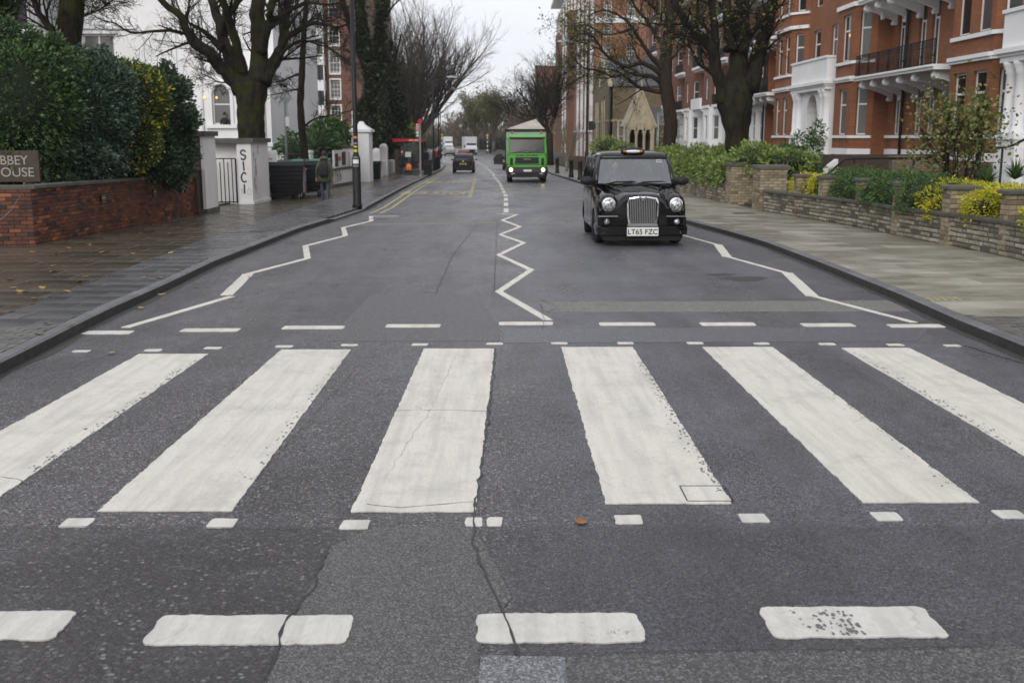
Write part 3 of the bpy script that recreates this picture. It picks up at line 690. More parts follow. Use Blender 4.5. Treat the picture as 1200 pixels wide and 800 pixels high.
# pavements
def band(name, f0, f1, y0, y1, lift, m, step=3, kind='structure', thick=.25):
    ys = ys_between(y0, y1, step); mb = MB(); vs = []
    for y in ys: vs += [(f0(y), y, gz(y)+lift), (f1(y), y, gz(y)+lift), (f1(y), y, gz(y)+lift-thick), (f0(y), y, gz(y)+lift-thick)]
    fs = []
    for i in range(len(ys)-1):
        a, b = 4*i, 4*i+4
        fs += [(a, a+1, b+1, b), (a+1, a+2, b+2, b+1), (a+3, a, b, b+3)]
    fs += [(0, 3, 2, 1)]; mb.add(vs, fs); return whole(name, mb, m, None, None, kind=kind)
KW = .15
pav_l = band('left_pavement', lambda y: wall_l(y)-1.0, lambda y: kl(y)-KW, -30, 700, .105, 'paving_joint', 2)
pav_r = band('right_pavement', lambda y: kr(y)+KW, lambda y: wall_r(y)+.35, -30, 700, .105, 'paving_joint', 2)
gard_l = band('left_garden', lambda y: -60, lambda y: wall_l(y)-.9, 12, 120, .14, 'soil', 6)
gard_r = band('right_garden', lambda y: wall_r(y)+.3, lambda y: 60, 8, 160, .16, 'soil', 4)
bank_l = band('drive', lambda y: wall_l(y)-9, lambda y: wall_l(y)-.95, 31.4, 37.8, .145, 'grey_slab', 2)
def kerb(side, f, pav):
    y = 5.5; far = MB(); i = 0; drop = (29.5, 34.5)
    ch = .035
    def prof(y, tgt, y2):
        d = .0
        def h(yy): return gz(yy)+(.12 if side > 0 or not (drop[0] < yy < drop[1]) else .06)
        x0, x1 = f(y), f(y2); s = side
        pr = lambda x, yy: [(x, yy, gz(yy)-.1), (x+s*.008, yy, h(yy)-.02), (x+s*.03, yy, h(yy)), (x+s*KW, yy, h(yy)), (x+s*KW, yy, gz(yy)-.1)]
        tgt.loft([pr(x0, y), pr(x1, y2)], sm=False); tgt.m[-7] = 1
    while y < 400:
        L = .9 if y < 75 else 4.0
        if y < 75: m_ = MB(); prof(y+.004, m_, y+L-.006); part('kerb_stone', m_, ['kerb_granite', 'kerb_grime'], pav)
        else: prof(y, far, y+L-.02)
        y += L
    part('kerb_stones', far, ['kerb_granite', 'kerb_grime'], pav, kind='stuff')
kerb(-1, kl, pav_l); kerb(1, kr, pav_r)

def slabs(pav, f0, f1, y0, y1, sx, sy, m, name='paving_slab', limit=300, lift=.12, far_to=None, stag=True, gap=.009, thick=.05):
    # rows across the pavement, cut to its edges; nearest are single pieces
    cache = {}; cnt = 0; rest = MB(); row = 0; y = y0; far = far_to or y1
    while y < far:
        a, b = f0(y+sy/2), f1(y+sy/2); x = a+ (-(sx*.5) if (stag and row % 2) else 0)
        while x < b-.02:
            xa, xb = max(x, a), min(x+sx, b)
            if xb-xa > .06 and inview((xa+xb)/2, y+sy/2, gz(y)):
                dz = rnd.uniform(-.0025, .0025); z = gz(y+sy/2)+lift+dz
                if cnt < limit:
                    key = round((xb-xa)*25)
                    if key not in cache:
                        q = MB(); hw, hh = (key/25-gap)/2, (sy-gap)/2; e = .004
                        ring = lambda k, z: [(-hw+k, -hh+k, z), (hw-k, -hh+k, z), (hw-k, hh-k, z), (-hw+k, hh-k, z)]
                        q.loft([ring(0, -thick), ring(0, -e), ring(e, 0)], sm=False); cache[key] = q.mesh(name, m)
                    o = link(name, cache[key], pav, ((xa+xb)/2, y+sy/2, z)); sl_ = (gz(y+sy)-gz(y))/sy
                    o.rotation_euler = (math.atan(sl_)+rnd.uniform(-.002, .002), rnd.uniform(-.003, .003), 0); cnt += 1
                else:
                    zz = gz(y)+lift+dz; z2 = gz(y+sy)+lift+dz
                    rest.add([(xa+gap/2, y+gap/2, zz), (xb-gap/2, y+gap/2, zz), (xb-gap/2, y+sy-gap/2, z2), (xa+gap/2, y+sy-gap/2, z2),
                              (xa+gap/2, y+gap/2, zz-.03), (xb-gap/2, y+gap/2, zz-.03), (xb-gap/2, y+sy-gap/2, z2-.03), (xa+gap/2, y+sy-gap/2, z2-.03)],
                             [(0, 1, 2, 3), (4, 5, 1, 0), (5, 6, 2, 1), (7, 4, 0, 3), (6, 7, 3, 2)])
            x += sx
        y += sy; row += 1
    if rest.f: part(name+'s', rest, m, pav, kind='stuff', fix=False)
slabs(pav_r, lambda y: kr(y)+KW+.005, lambda y: wall_r(y)+.02, 11.9, 60, .92, .60, 'tan_slab', far_to=150)
slabs(pav_r, lambda y: kr(y)+KW+.005, lambda y: 9.4, 8.0, 11.9, .21, .105, 'block_paving', 'paving_block', limit=0)
GB = lambda y: lerpt([(0, -5.6), (12, -5.74), (22.4, -6.28), (31, -6.5), (60, -6.4), (100, -7.2)], y)
slabs(pav_l, lambda y: GB(y)+.005, lambda y: kl(y)-KW-.005, 11.2, 60, .60, .60, 'grey_slab', limit=150, far_to=120)
slabs(pav_l, lambda y: max(wall_l(y)-.6, wall_l(y)-.6), lambda y: GB(y), 11.6, 60, .92, .62, 'york_slab', name='flagstone', limit=300, far_to=120)
slabs(pav_l, lambda y: -6.5, lambda y: kl(y)-KW-.005, 7.6, 11.2, .21, .105, 'block_paving', 'paving_block', limit=0)
for side, f in ((1, kl), (-1, kr)):
    mb = MB(); vs = []; yy = [6+k*.25 for k in range(200)]
    for y in yy:
        w_ = .10+.09*noise.noise(Vector((y*.9, side*3, 2)))+.05*noise.noise(Vector((y*4, side, 1))); vs += [(f(y)-side*.01, y, gz(y)+.0035), (f(y)+side*max(.02, w_), y, gz(y)+.0035)]
    mb.add(vs, [(2*i, 2*i+1, 2*i+3, 2*i+2) for i in range(len(yy)-1)]); part('gutter_silt', mb, 'gutter_silt', road, fix=False)
# yellow paint on one slab
g = gpt(1105, 350, .12)
mb = MB()
for k in range(5):
    for r in range(2): mb.box(g.x-.22+k*.09+rnd.uniform(0, .02), g.x-.16+k*.09, g.y-.12+r*.13, g.y-.04+r*.13, pz(g.y)+.001, pz(g.y)+.005)
part('painted_mark', mb, 'road_yellow', pav_r)
# inspection covers in the pavements
for (x, y, sx, sy) in ((-6.4, 31.5, .6, .5), (-5.6, 24.5, .45, .4), (6.9, 31.0, .6, .45)):
    mb = MB(); mb.box(x-sx/2, x+sx/2, y-sy/2, y+sy/2, pz(y)-.01, pz(y)+.008); part('inspection_cover', mb, 'drain', pav_l if x < 0 else pav_r)

# fallen leaves
lm = []
for k in range(4):
    q = MB(); n = 7; ang = [i*2*math.pi/n for i in range(n)]
    q.add([(0, 0, .012)]+[(math.cos(a)*(.055 if i % 2 else .038), math.sin(a)*.035, .004+.012*rnd.random()) for i, a in enumerate(ang)], [(0, i+1, (i+1) % n+1) for i in range(n)])
    lm.append(q.mesh('fallen_leaf', 'dry_leaf', fix=False))
for (px, py) in [(63, 312), (62, 319), (93, 331), (105, 287), (120, 296), (38, 296), (56, 380), (50, 338), (30, 342), (190, 346), (206, 317), (185, 326), (170, 326), (12, 328), (100, 325), (155, 298), (200, 297), (66, 298), (80, 291), (116, 274), (186, 326), (165, 274), (47, 392), (24, 342), (270, 318), (40, 350), (78, 342), (130, 262), (88, 380), (15, 338)]:
    g = gpt(px, py, .12)
    o = link('fallen_leaf', rnd.choice(lm), None, (g.x, g.y, pz(g.y)+.006), 'small yellow fallen leaf lying on the damp left pavement', 'leaf', 'fallen leaves on the left pavement'); o.rotation_euler = (rnd.uniform(-.2, .2), rnd.uniform(-.2, .2), rnd.uniform(0, 6)); s_ = rnd.uniform(.7, 1.5); o.scale = (s_, s_, s_)
for (px, py) in [(690, 257), (293, 326), (186, 343), (230, 337), (232, 332), (610, 321), (130, 415), (165, 362), (270, 334)]:
    g = gpt(px, py)
    o = link('fallen_leaf', rnd.choice(lm), None, (g.x, g.y, gz(g.y)+.012), 'small dry leaf lying on the road surface', 'leaf', 'fallen leaves on the road'); o.rotation_euler = (0, 0, rnd.uniform(0, 6))
g = gpt(681, 612); mb = MB(); n = 9
mb.add([(g.x, g.y, gz(g.y)+.02)]+[(g.x+.035*math.cos(i*.698), g.y+.05*math.sin(i*.698), gz(g.y)+.012) for i in range(n)], [(0, i+1, (i+1) % n+1) for i in range(n)])
whole('brown_leaf', mb, 'brown_leaf', 'round brown leaf lying on the wet road below the middle stripes', 'leaf', (g.x, g.y, gz(g.y)+.01))

# ================================================================== WALLS
def wallframe(p0, p1):
    p0, p1 = Vector(p0), Vector(p1); d = (p1-p0); L = d.length; d /= L; return p0, d, L
BM = {}
def brickbox(name, m, L, W_, H, e=.006, seed=0, rough=0):
    key = (name, m, round(L, 3), round(W_, 3), round(H, 3), seed)
    if key in BM: return BM[key]
    q = MB(); r = random.Random(seed)
    ring = lambda k, y: [(k+r.uniform(0, rough), y, k+r.uniform(0, rough)), (L-k-r.uniform(0, rough), y, k+r.uniform(0, rough)), (L-k-r.uniform(0, rough), y, H-k-r.uniform(0, rough)), (k+r.uniform(0, rough), y, H-k-r.uniform(0, rough))]
    q.loft([ring(0, W_), ring(0, e), ring(e, 0)], sm=False); BM[key] = q.mesh(name, m); return BM[key]
def course_wall(t, p0, p1, zb, zt, depth, bl, bh, m, mcore, name='brick', side=1, limit=300, cnt=None, jitter=.005, gap=.015, vary=0, rest=None, rough=0, start=0):
    # courses of single pieces on one face (the face on `side` of the run p0->p1); core recessed 8 mm
    p0, d, L = wallframe(p0, p1); n = Vector((d.y, -d.x))*side   # outward
    ang = math.atan2(d.y, d.x); cnt = cnt if cnt is not None else [0]; own = rest is None; rest = rest if rest is not None else MB()
    rows = int(round((zt(0)-zb(0))/bh)); bh = (zt(0)-zb(0))/rows
    base = woff(t)
    for i_ in range(max(1, int(L/bl)+2)):
        for r in range(rows):
            x0 = i_*bl-(bl/2 if r % 2 else 0)
            a, b = max(x0, 0), min(x0+bl, L)
            if vary: 
                f = lambda q: q+vary*noise.noise(Vector((q*3.1, r*5.3, 1)))*bl if 0 < q < L else q
                a, b = f(a), f(b)
            if b-a < .03: continue
            s_ = (a+b)/2; pos = p0+d*a; z = zb(a)+(zt(a)-zb(a))/rows*r+gap/2
            out = rnd.uniform(-jitter, jitter)
            if cnt[0] < limit:
                me = brickbox(name, m, round((b-a-gap)*50)/50 if vary else round(b-a-gap, 3), .03, bh-gap, .005 if not vary else .012, seed=(r*7+i_) % 4 if vary else 0, rough=rough)
                q = pos+d*gap/2+n*(.012+out)
                o = link(name, me, t, (q.x-base.x, q.y-base.y, z-base.z)); o.rotation_euler = (0, 0, ang)
                if side < 0:
                    q = p0+d*(b-gap/2)+n*(.012+out); o.location = (q.x-base.x, q.y-base.y, z-base.z); o.rotation_euler = (0, 0, ang+math.pi)
                cnt[0] += 1
            else:
                A = pos+d*gap/2+n*(.012+out); B = p0+d*(b-gap/2)+n*(.012+out); A2, B2 = A-n*.03, B-n*.03; z2 = z+bh-gap
                rest.add([(A.x, A.y, z), (B.x, B.y, z), (B.x, B.y, z2), (A.x, A.y, z2), (A2.x, A2.y, z), (B2.x, B2.y, z), (B2.x, B2.y, z2), (A2.x, A2.y, z2)],
                         [(0, 1, 2, 3), (0, 4, 5, 1), (3, 2, 6, 7), (1, 5, 6, 2), (0, 3, 7, 4)])
    core = MB(); q0, q1 = p0, p0+d*L
    for (A, B) in ((q0, q1),):
        a0, a1 = A+n*0, B+n*0; b0, b1 = A-n*depth, B-n*depth
        core.add([(a0.x, a0.y, zb(0)-.25), (a1.x, a1.y, zb(L)-.25), (b1.x, b1.y, zb(L)-.25), (b0.x, b0.y, zb(0)-.25), (a0.x, a0.y, zt(0)), (a1.x, a1.y, zt(L)), (b1.x, b1.y, zt(L)), (b0.x, b0.y, zt(0))],
                 [(0, 3, 2, 1), (4, 5, 6, 7), (0, 1, 5, 4), (1, 2, 6, 5), (2, 3, 7, 6), (3, 0, 4, 7)])
    part('wall_core', core, mcore, t)
    if own and rest.f: part(name+'s', rest, m, t, kind='stuff', fix=False)
    return cnt
def coping_run(t, p0, p1, z, wd, th, m, off, piece=.9, name='coping_stone'):
    p0, d, L = wallframe(p0, p1); n = Vector((d.y, -d.x)); k = max(1, int(L/piece)); 
    for i in range(k):
        a, b = L*i/k+.004, L*(i+1)/k-.004; mb = MB(); A, B = p0+d*a, p0+d*b; zz = z(L*i/k)+rnd.uniform(-.003, .003)
        c = [(A, -wd/2), (B, -wd/2), (B, wd/2), (A, wd/2)]
        lo = [((p+n*(o+off)).x, (p+n*(o+off)).y, zz) for p, o in c]; hi = [(x, y, zz+th*.8) for x, y, _ in lo]
        top = [((p+n*(o*.92+off)).x, (p+n*(o*.92+off)).y, zz+th) for p, o in c]
        mb.loft([lo, hi, top], sm=False); part(name, mb, m, t)

# low red brick wall of the house on the left
bw0, bw1, bwc = Vector((-9.3, 21.17)), Vector((-8.85, 31.0)), Vector((-14.5, 20.2))
t = thing('brick_wall', 'low wall of wet red bricks with stone coping in front of the big hedge', 'wall', (bw0.x, bw0.y, pz(bw0.y)))
zb = lambda s: pz(21.17+s*.98)+.0; zt = lambda s: pz(21.17+s*.98)+1.08
rest = MB(); cnt = course_wall(t, bw0, bw1, zb, zt, .22, .235, .078, 'red_brick_piece', 'tar', side=1, cnt=[0], rest=rest)
zb2 = lambda s: pz(21); zt2 = lambda s: pz(21)+1.08
course_wall(t, bwc, bw0, zb2, zt2, .22, .235, .078, 'red_brick_piece', 'tar', side=1, cnt=cnt, rest=rest)
part('bricks', rest, 'red_brick_piece', t, kind='stuff', fix=False)
coping_run(t, bw0, bw1, lambda s: zt(s), .34, .07, 'coping_stone', -.1); coping_run(t, bwc, bw0+Vector((.05, .1)), lambda s: zt2(s), .34, .07, 'coping_stone', -.1)
# small notices on it
for i, (px, py, lb) in enumerate(((120, 233, 'small dark notice plate on the brick wall, nearest to the camera'), (180, 226, 'small dark notice plate on the brick wall, middle one of three'), (212.5, 221, 'small dark notice plate on the brick wall, closest to the white gate pillar'))):
    # hit the wall plane
    Y = 21.17
    for _ in range(30):
        q = P(px, py, Y); Y = 21.17+(q.x-bw0.x)*(31-21.17)/(.45) if False else Y
        xw = bw0.x+(Y-21.17)*.0458; Y += (xw-q.x)*2.2 if abs(xw-q.x) > .001 else 0
        Y = max(18, min(31, Y))
    # walk instead for a robust answer
    best = min((abs(P(px, py, yy).x-(bw0.x+(yy-21.17)*.0458)), yy) for yy in [21.2+k*.02 for k in range(490)])[1]
    q = P(px, py, best); x = bw0.x+(best-21.17)*.0458+.03
    tt = thing('notice_plate', lb, 'notice', (x, best, q.z), 'notice plates on the brick wall')
    mb = MB(); mb.box(0, .012, -.16, .16, -.11, .11); part('plate', mb, 'black_letters', tt, local=True)
    for k, m_ in enumerate(('post_grey', 'yellow_sticker', 'post_grey', 'post_grey')):
        mb = MB(); mb.box(.0122, .014, -.12, .12-.03*(k % 2), .065-k*.05, .085-k*.05); part('print_line', mb, m_, tt, local=True)
# chain hanging from the wall
a = P(24, 229, 21.0); b = P(-10, 262, 20.55); mb = MB(); pts = [a+(b-a)*k/16+Vector((0, 0, -.22*math.sin(math.pi*k/16)*.5)) for k in range(17)]
tt = thing('chain', 'grey chain hanging in a sag across the near end of the brick wall', 'chain', a)
for k in range(40):
    f = k/40*16; i = int(f); p = pts[i]+(pts[min(16, i+1)]-pts[i])*(f-i); q_ = pts[i]+(pts[min(16, i+1)]-pts[i])*min(1, f-i+.55)
    mb.tube([p, (p+q_)/2+Vector((.008*(k % 2), 0, .008*((k+1) % 2))), q_], .011, 4)
part('links', mb, 'chain', tt)

# name board on the left
c = P(-12, 201, 22.6); bz0, bz1 = P(20, 213, 22.6).z, P(20, 181, 22.6).z; xr = P(46, 200, 22.6).x; xl = xr-1.62
t = thing('name_board', 'dark wooden board reading ABBEY HOUSE, half buried in the hedge', 'sign', (xl, 22.6, bz0))
mb = MB(); mb.box(xl, xr, 22.6, 22.66, bz0, bz1+.08); part('board', mb, 'sign_wood', t)
for q in (xl+.2, xr-.28): mb = MB(); mb.box(q, q+.08, 22.66, 22.74, pz(22)-.2, bz1); part('post', mb, 'sign_wood', t)
cx = (xl+xr)/2
lettering('ABBEY', .27, 'stone_lettering', t, ((xr-xl)-.60, -.004, P(20, 193, 22.6).z-bz0), (math.pi/2, 0, 0), .004, sx=.98)
lettering('HOUSE', .27, 'stone_lettering', t, ((xr-xl)-.56, -.004, P(20, 207, 22.6).z-bz0), (math.pi/2, 0, 0), .004, sx=1.05)

def rough_box(mb, x0, x1, y0, y1, z0, z1, mi=0): mb.box(x0, x1, y0, y1, z0, z1, mi)
# pillar 1: brick with a white face towards the pavement
t = thing('gate_pillar', 'gate pillar of dark brick with one white painted face at the end of the brick wall', 'pillar', (-8.95, 31.25, pz(31)))
y0, y1, x1 = 31.05, 32.3, -8.62; z0 = pz(31)
mb = MB(); mb.box(-9.55, x1-.02, y0, y1, z0-.2, z0+2.2); part('shaft', mb, 'dark_brick', t)
mb = MB(); mb.box(x1-.09, x1, y0-.012, y1+.01, z0+.13, z0+2.2); part('white_face', mb, 'white_render_old', t)
mb = MB(); mb.box(x1-.5, x1+.035, y0-.05, y1+.05, z0-.1, z0+.13); part('foot', mb, 'coping_stone', t)
mb = MB(); mb.box(-9.65, x1+.08, y0-.1, y1+.1, z0+2.2, z0+2.34); part('cap', mb, 'coping_stone', t)
# brick pier that closes the low wall
t = thing('wall_pier', 'short dark pier between the low brick wall and the white faced pillar', 'wall pier', (-8.9, 30.9, pz(31)))
mb = MB(); mb.box(-9.2, -8.78, 30.75, 31.03, z0-.2, z0+1.25); part('shaft', mb, 'dark_brick', t)
mb = MB(); mb.box(-9.24, -8.74, 30.7, 31.05, z0+1.25, z0+1.32); part('cap', mb, 'coping_stone', t)

# graffiti strokes: flat ribbons on a face. face: origin, u dir, v dir(up), normal
def stroke(t, pts, O, U, V, Nn, wd, m='graffiti', lift=.004):
    mb = MB(); vs = []; P2 = [Vector((p[0], p[1])) for p in pts]
    fine = []
    for i in range(len(P2)-1):
        p0, p1, p2, p3 = P2[max(0, i-1)], P2[i], P2[i+1], P2[min(len(P2)-1, i+2)]
        for k in range(5):
            s_ = k/5; fine.append(.5*((2*p1)+(-p0+p2)*s_+(2*p0-5*p1+4*p2-p3)*s_*s_+(-p0+3*p1-3*p2+p3)*s_**3))
    fine.append(P2[-1])
    for i, p in enumerate(fine):
        d = (fine[min(i+1, len(fine)-1)]-fine[max(0, i-1)]); d = d.normalized() if d.length > 1e-6 else Vector((1, 0)); n = Vector((-d.y, d.x))*wd/2
        for q in (p+n, p-n): w3 = O+U*q.x+V*q.y+Nn*lift; vs.append(tuple(w3))
    mb.add(vs, [(2*i, 2*i+1, 2*i+3, 2*i+2) for i in range(len(fine)-1)]); part('graffiti', mb, m, t, fix=False)
GL = {'S': [[(.9, .85), (.5, 1), (.1, .8), (.3, .55), (.8, .4), (.8, .12), (.4, 0), (0, .15)]], 'I': [[(.5, 1), (.5, 0)]], 'C': [[(.9, .85), (.5, 1), (.1, .7), (.05, .3), (.4, 0), (.9, .1)]],
      'G': [[(.9, .85), (.5, 1), (.1, .7), (.05, .3), (.4, 0), (.9, .1), (.9, .45), (.5, .45)]], 'H': [[(.1, 1), (.1, 0)], [(.9, 1), (.9, 0)], [(.1, .5), (.9, .5)]], 'L': [[(.1, 1), (.1, 0), (.8, 0)]],
      'U': [[(.1, 1), (.1, .2), (.5, 0), (.9, .2), (.9, 1)]], 'M': [[(0, 0), (.1, 1), (.5, .4), (.9, 1), (1, 0)]], 'N': [[(.1, 0), (.1, 1), (.9, 0), (.9, 1)]], 'A': [[(0, 0), (.5, 1), (1, 0)], [(.2, .4), (.8, .4)]],
      'O': [[(.5, 1), (.05, .6), (.2, .05), (.8, .05), (.95, .6), (.5, 1)]], 'R': [[(.1, 0), (.1, 1), (.8, .8), (.1, .5), (.9, 0)]], 'T': [[(0, 1), (1, 1)], [(.5, 1), (.5, 0)]], 'E': [[(.9, 1), (.1, 1), (.1, 0), (.9, 0)], [(.1, .5), (.7, .5)]], 'Y': [[(0, 1), (.5, .5), (1, 1)], [(.5, .5), (.5, 0)]]}
def scrawl(t, txt, O, U, V, Nn, size, sp, wd, vertical=False, m='graffiti'):
    for i, ch in enumerate(txt):
        for st in GL.get(ch, []):
            ox, oy = (0, -i*sp) if vertical else (i*sp, 0)
            stroke(t, [((p[0]+rnd.uniform(-.06, .06))*size*.62+ox, (p[1]+rnd.uniform(-.05, .05))*size+oy) for p in st], O, U, V, Nn, wd, m)
# pillar 2 with black letters
X0, X1, Y0, Y1 = -8.98, -8.5, 36.3, 38.9; z0 = pz(38)
t = thing('gate_pillar', 'white gate pillar with black spray painted letters running down its front', 'pillar', (-8.95, 38, z0))
mb = MB(); mb.box(X0, X1, Y0, Y1, z0-.2, z0+2.05); mb.box(-10.0, X0, Y0+.5, Y0+.85, z0-.2, z0+2.05); part('shaft', mb, 'white_render_old', t)
mb = MB(); mb.box(-10.0, X1+.1, Y0-.1, Y1+.1, z0+2.05, z0+2.2); part('cap', mb, 'coping_stone', t)
mb = MB(); mb.box(X0+.02, X1+.04, Y0-.04, Y1, z0-.1, z0+.1); part('foot', mb, 'white_render_old', t)
scrawl(t, 'SICI', Vector((X0+.12, Y0, z0+1.5)), Vector((1, 0, 0)), Vector((0, 0, 1)), Vector((0, -1, 0)), .30, .37, .055, True)
Oy = Vector((X1, Y0+.1, z0+.3))
for k in range(7): scrawl(t, rnd.choice('NAYSHR'), Vector((X1, Y0+.2+rnd.uniform(0, .9), z0+.35+k*.22)), Vector((0, 1, 0)), Vector((0, 0, 1)), Vector((1, 0, 0)), .28, .3, .035)
scrawl(t, 'NO', Vector((X0+.1, Y0, z0+.35)), Vector((1, 0, 0)), Vector((0, 0, 1)), Vector((0, -1, 0)), .2, .2, .012, m='graffiti_pale')
# gate of thin bars between the pillars (stands open, along the drive line)
g0, g1 = Vector((-10.5, 36.35)), Vector((-9.02, 36.25)); t = thing('metal_gate', 'open gate of thin vertical iron bars beside the lettered white pillar', 'gate', (-10.1, 37, pz(37)))
z0 = pz(37)
for hh_ in (.08, 1.52): part('rail', MB().tube([(g0.x, g0.y, z0+hh_), (g1.x, g1.y, z0+hh_)], .02, 6), 'black_iron', t)
for k in range(12):
    f = k/11; x, y = g0.x+(g1.x-g0.x)*f, g0.y+(g1.y-g0.y)*f; mb = MB(); mb.tube([(x, y, z0+.05), (x, y, z0+(1.52 if k % 2 == 0 or k > 9 else 1.4))], .017 if k not in (0, 11) else .03, 6); part('bar', mb, 'black_iron', t)
# white graffiti wall with railing (two stretches)
def white_wall(y0, y1, xa, xb, label, hgt=.82, scr=(), rail=True, poster=None):
    t = thing('white_wall', label, 'wall', (xa, (y0+y1)/2, pz(y0)))
    z0, z1 = pz(y0), pz(y1); mb = MB()
    mb.add([(xa, y0, z0-.2), (xb, y1, z1-.2), (xb-.3, y1, z1-.2), (xa-.3, y0, z0-.2), (xa, y0, z0+hgt), (xb, y1, z1+hgt), (xb-.3, y1, z1+hgt), (xa-.3, y0, z0+hgt)],
           [(0, 3, 2, 1), (4, 5, 6, 7), (0, 1, 5, 4), (1, 2, 6, 5), (2, 3, 7, 6), (3, 0, 4, 7)]); part('wall_body', mb, 'white_render_old', t)
    coping_run(t, (xa, y0), (xb, y1), lambda s: pz(y0+s)+hgt, .4, .09, 'coping_stone', -.14, 2.0)
    mb = MB(); mb.add([(xa+.03, y0, z0-.1), (xb+.03, y1, z1-.1), (xb, y1, z1-.1), (xa, y0, z0-.1), (xa+.03, y0, z0+.14), (xb+.03, y1, z1+.14), (xb, y1, z1+.16), (xa, y0, z0+.16)],
           [(4, 5, 6, 7), (0, 1, 5, 4), (1, 2, 6, 5), (3, 0, 4, 7)]); part('foot', mb, 'coping_stone', t)
    U = Vector((xb-xa, y1-y0, 0)).normalized(); Nn = Vector((U.y, -U.x, 0)); V = Vector((0, 0, 1))
    for (txt, s_, h_, size, sp, wd, mm) in scr: scrawl(t, txt, Vector((xa, y0, z0+h_))+U*s_, U, V, Nn, size, sp, wd, m=mm)
    if rail:
        mb = MB(); off = Vector((xa-.14, y0, 0)); L = y1-y0
        for hh_ in (1.62, hgt+.2): part('rail', MB().tube([(xa-.14, y0, z0+hh_), (xb-.14, y1, z1+hh_)], .016, 6), 'black_iron', t)
        n = int(L/.45)
        for k in range(n+1):
            f = k/n; mb = MB(); mb.tube([(xa+(xb-xa)*f-.14, y0+L*f, pz(y0+L*f)+hgt), (xa+(xb-xa)*f-.14, y0+L*f, pz(y0+L*f)+1.66)], .011, 5); part('bar', mb, 'black_iron', t)
    return t
white_wall(38.92, 45.0, -8.68, -8.45, 'white painted wall covered in black scribbles with the studio sign on top', scr=[('GHLL', .4, .22, .5, .42, .03, 'graffiti'), ('NOT', .2, .3, .35, .3, .015, 'graffiti_pale'), ('THE', 1.7, .5, .2, .2, .015, 'graffiti')])
white_wall(45.02, 56.2, -8.45, -7.95, 'long white wall with dense black handwriting and a dark railing behind the walking man',
           scr=[('NAHESONTHELOUM', 2.5, .18, .33, .42, .06, 'graffiti'), ('SONMLENOTHER', 2.7, .5, .28, .46, .06, 'graffiti'), ('LOYETHEN', 4, .35, .3, .55, .02, 'graffiti_pale')])
# studio sign on posts behind the first stretch
t = thing('sign_board', 'white notice board with red and black print above the scribbled white wall', 'sign', (-8.8, 40, pz(40)+.9))
z0 = pz(40)
mb = MB(); mb.box(-9.05, -8.35, 39.65, 39.69, z0+.98, z0+1.78); part('board', mb, 'white_frame', t)
mb = MB(); mb.box(-9.1, -8.3, 39.6, 39.75, z0+.84, z0+.98); part('ledge', mb, 'black_iron', t)
mb = MB(); mb.box(-8.98, -8.86, 39.64, 39.649, z0+1.25, z0+1.68); part('print', mb, 'black_letters', t)
lettering('abbey', .14, 'bus_red', t, (.12, -.355, .66-.12), (math.pi/2, 0, 0), .003); lettering('road studios', .07, 'black_letters', t, (.1, -.355, .42), (math.pi/2, 0, 0), .003)
for k in range(3): mb = MB(); mb.box(-8.75+.01*k, -8.45, 39.64, 39.648, z0+1.04+.05*k, z0+1.06+.05*k); part('print', mb, 'graffiti', t)
t = thing('sign_board', 'dark framed notice board on the white wall near the tall white gate pillar', 'sign', (-8.1, 53, pz(53)+1))
mb = MB(); mb.box(-8.16, -8.08, 51.2, 55.6, pz(53)+.92, pz(53)+1.75); part('board', mb, 'white_render_old', t)
mb = MB(); mb.box(-8.08, -8.06, 51.5, 52.3, pz(53)+1.0, pz(53)+1.6); part('print', mb, 'black_letters', t)
mb = MB(); mb.box(-8.08, -8.06, 53.6, 54.8, pz(53)+1.0, pz(53)+1.65); part('print', mb, 'black_letters', t)
mb = MB(); mb.box(-8.075, -8.055, 52.5, 53.2, pz(53)+1.25, pz(53)+1.45); part('print', mb, 'bus_red', t)
# square block at the end of the long wall and the tall white pillar
t = thing('gate_pillar', 'plain square white pillar ending the scribbled wall, left of the tall capped pillar', 'pillar', (-8.1, 56.5, pz(56)))
z0 = pz(56); mb = MB(); mb.box(-8.5, -7.85, 56.22, 57.3, z0-.2, z0+1.85); part('shaft', mb, 'white_render_old', t)
mb = MB(); mb.box(-8.6, -7.8, 56.15, 57.4, z0+1.85, z0+1.95); part('cap', mb, 'coping_stone', t)
t = thing('gate_pillar', 'tall white gate pillar with a stepped pointed cap beside the dark lamp post', 'pillar', (-8.0, 60.5, pz(60)))
z0 = pz(60); mb = MB(); mb.box(-8.5, -7.52, 60, 61.6, z0-.2, z0+2.72); part('shaft', mb, 'white_stucco', t)
mb = MB(); mb.box(-8.62, -7.4, 59.88, 61.72, z0+2.72, z0+2.86)
mb.loft([[(-8.55, 59.95, z0+2.86), (-7.47, 59.95, z0+2.86), (-7.47, 61.65, z0+2.86), (-8.55, 61.65, z0+2.86)], [(-8.2, 60.5, z0+3.12), (-7.82, 60.5, z0+3.12), (-7.82, 61.1, z0+3.12), (-8.2, 61.1, z0+3.12)], [(-8.1, 60.6, z0+3.3), (-7.92, 60.6, z0+3.3), (-7.92, 61, z0+3.3), (-8.1, 61, z0+3.3)]], sm=False)
part('cap', mb, 'white_stucco', t)
t = thing('metal_gate', 'narrow iron gate between the plain white pillar and the tall capped pillar', 'gate', (-8.1, 58.5, pz(58)))
for k in range(6): mb = MB(); mb.tube([(-8.1, 57.4+k*.5, pz(58)), (-8.1, 57.4+k*.5, pz(58)+1.5)], .02, 5); part('bar', mb, 'black_iron', t)
for hh_ in (1.45, .15): part('rail', MB().tube([(-8.1, 57.3, pz(58)+hh_), (-8.1, 60, pz(58)+hh_)], .02, 5), 'black_iron', t)
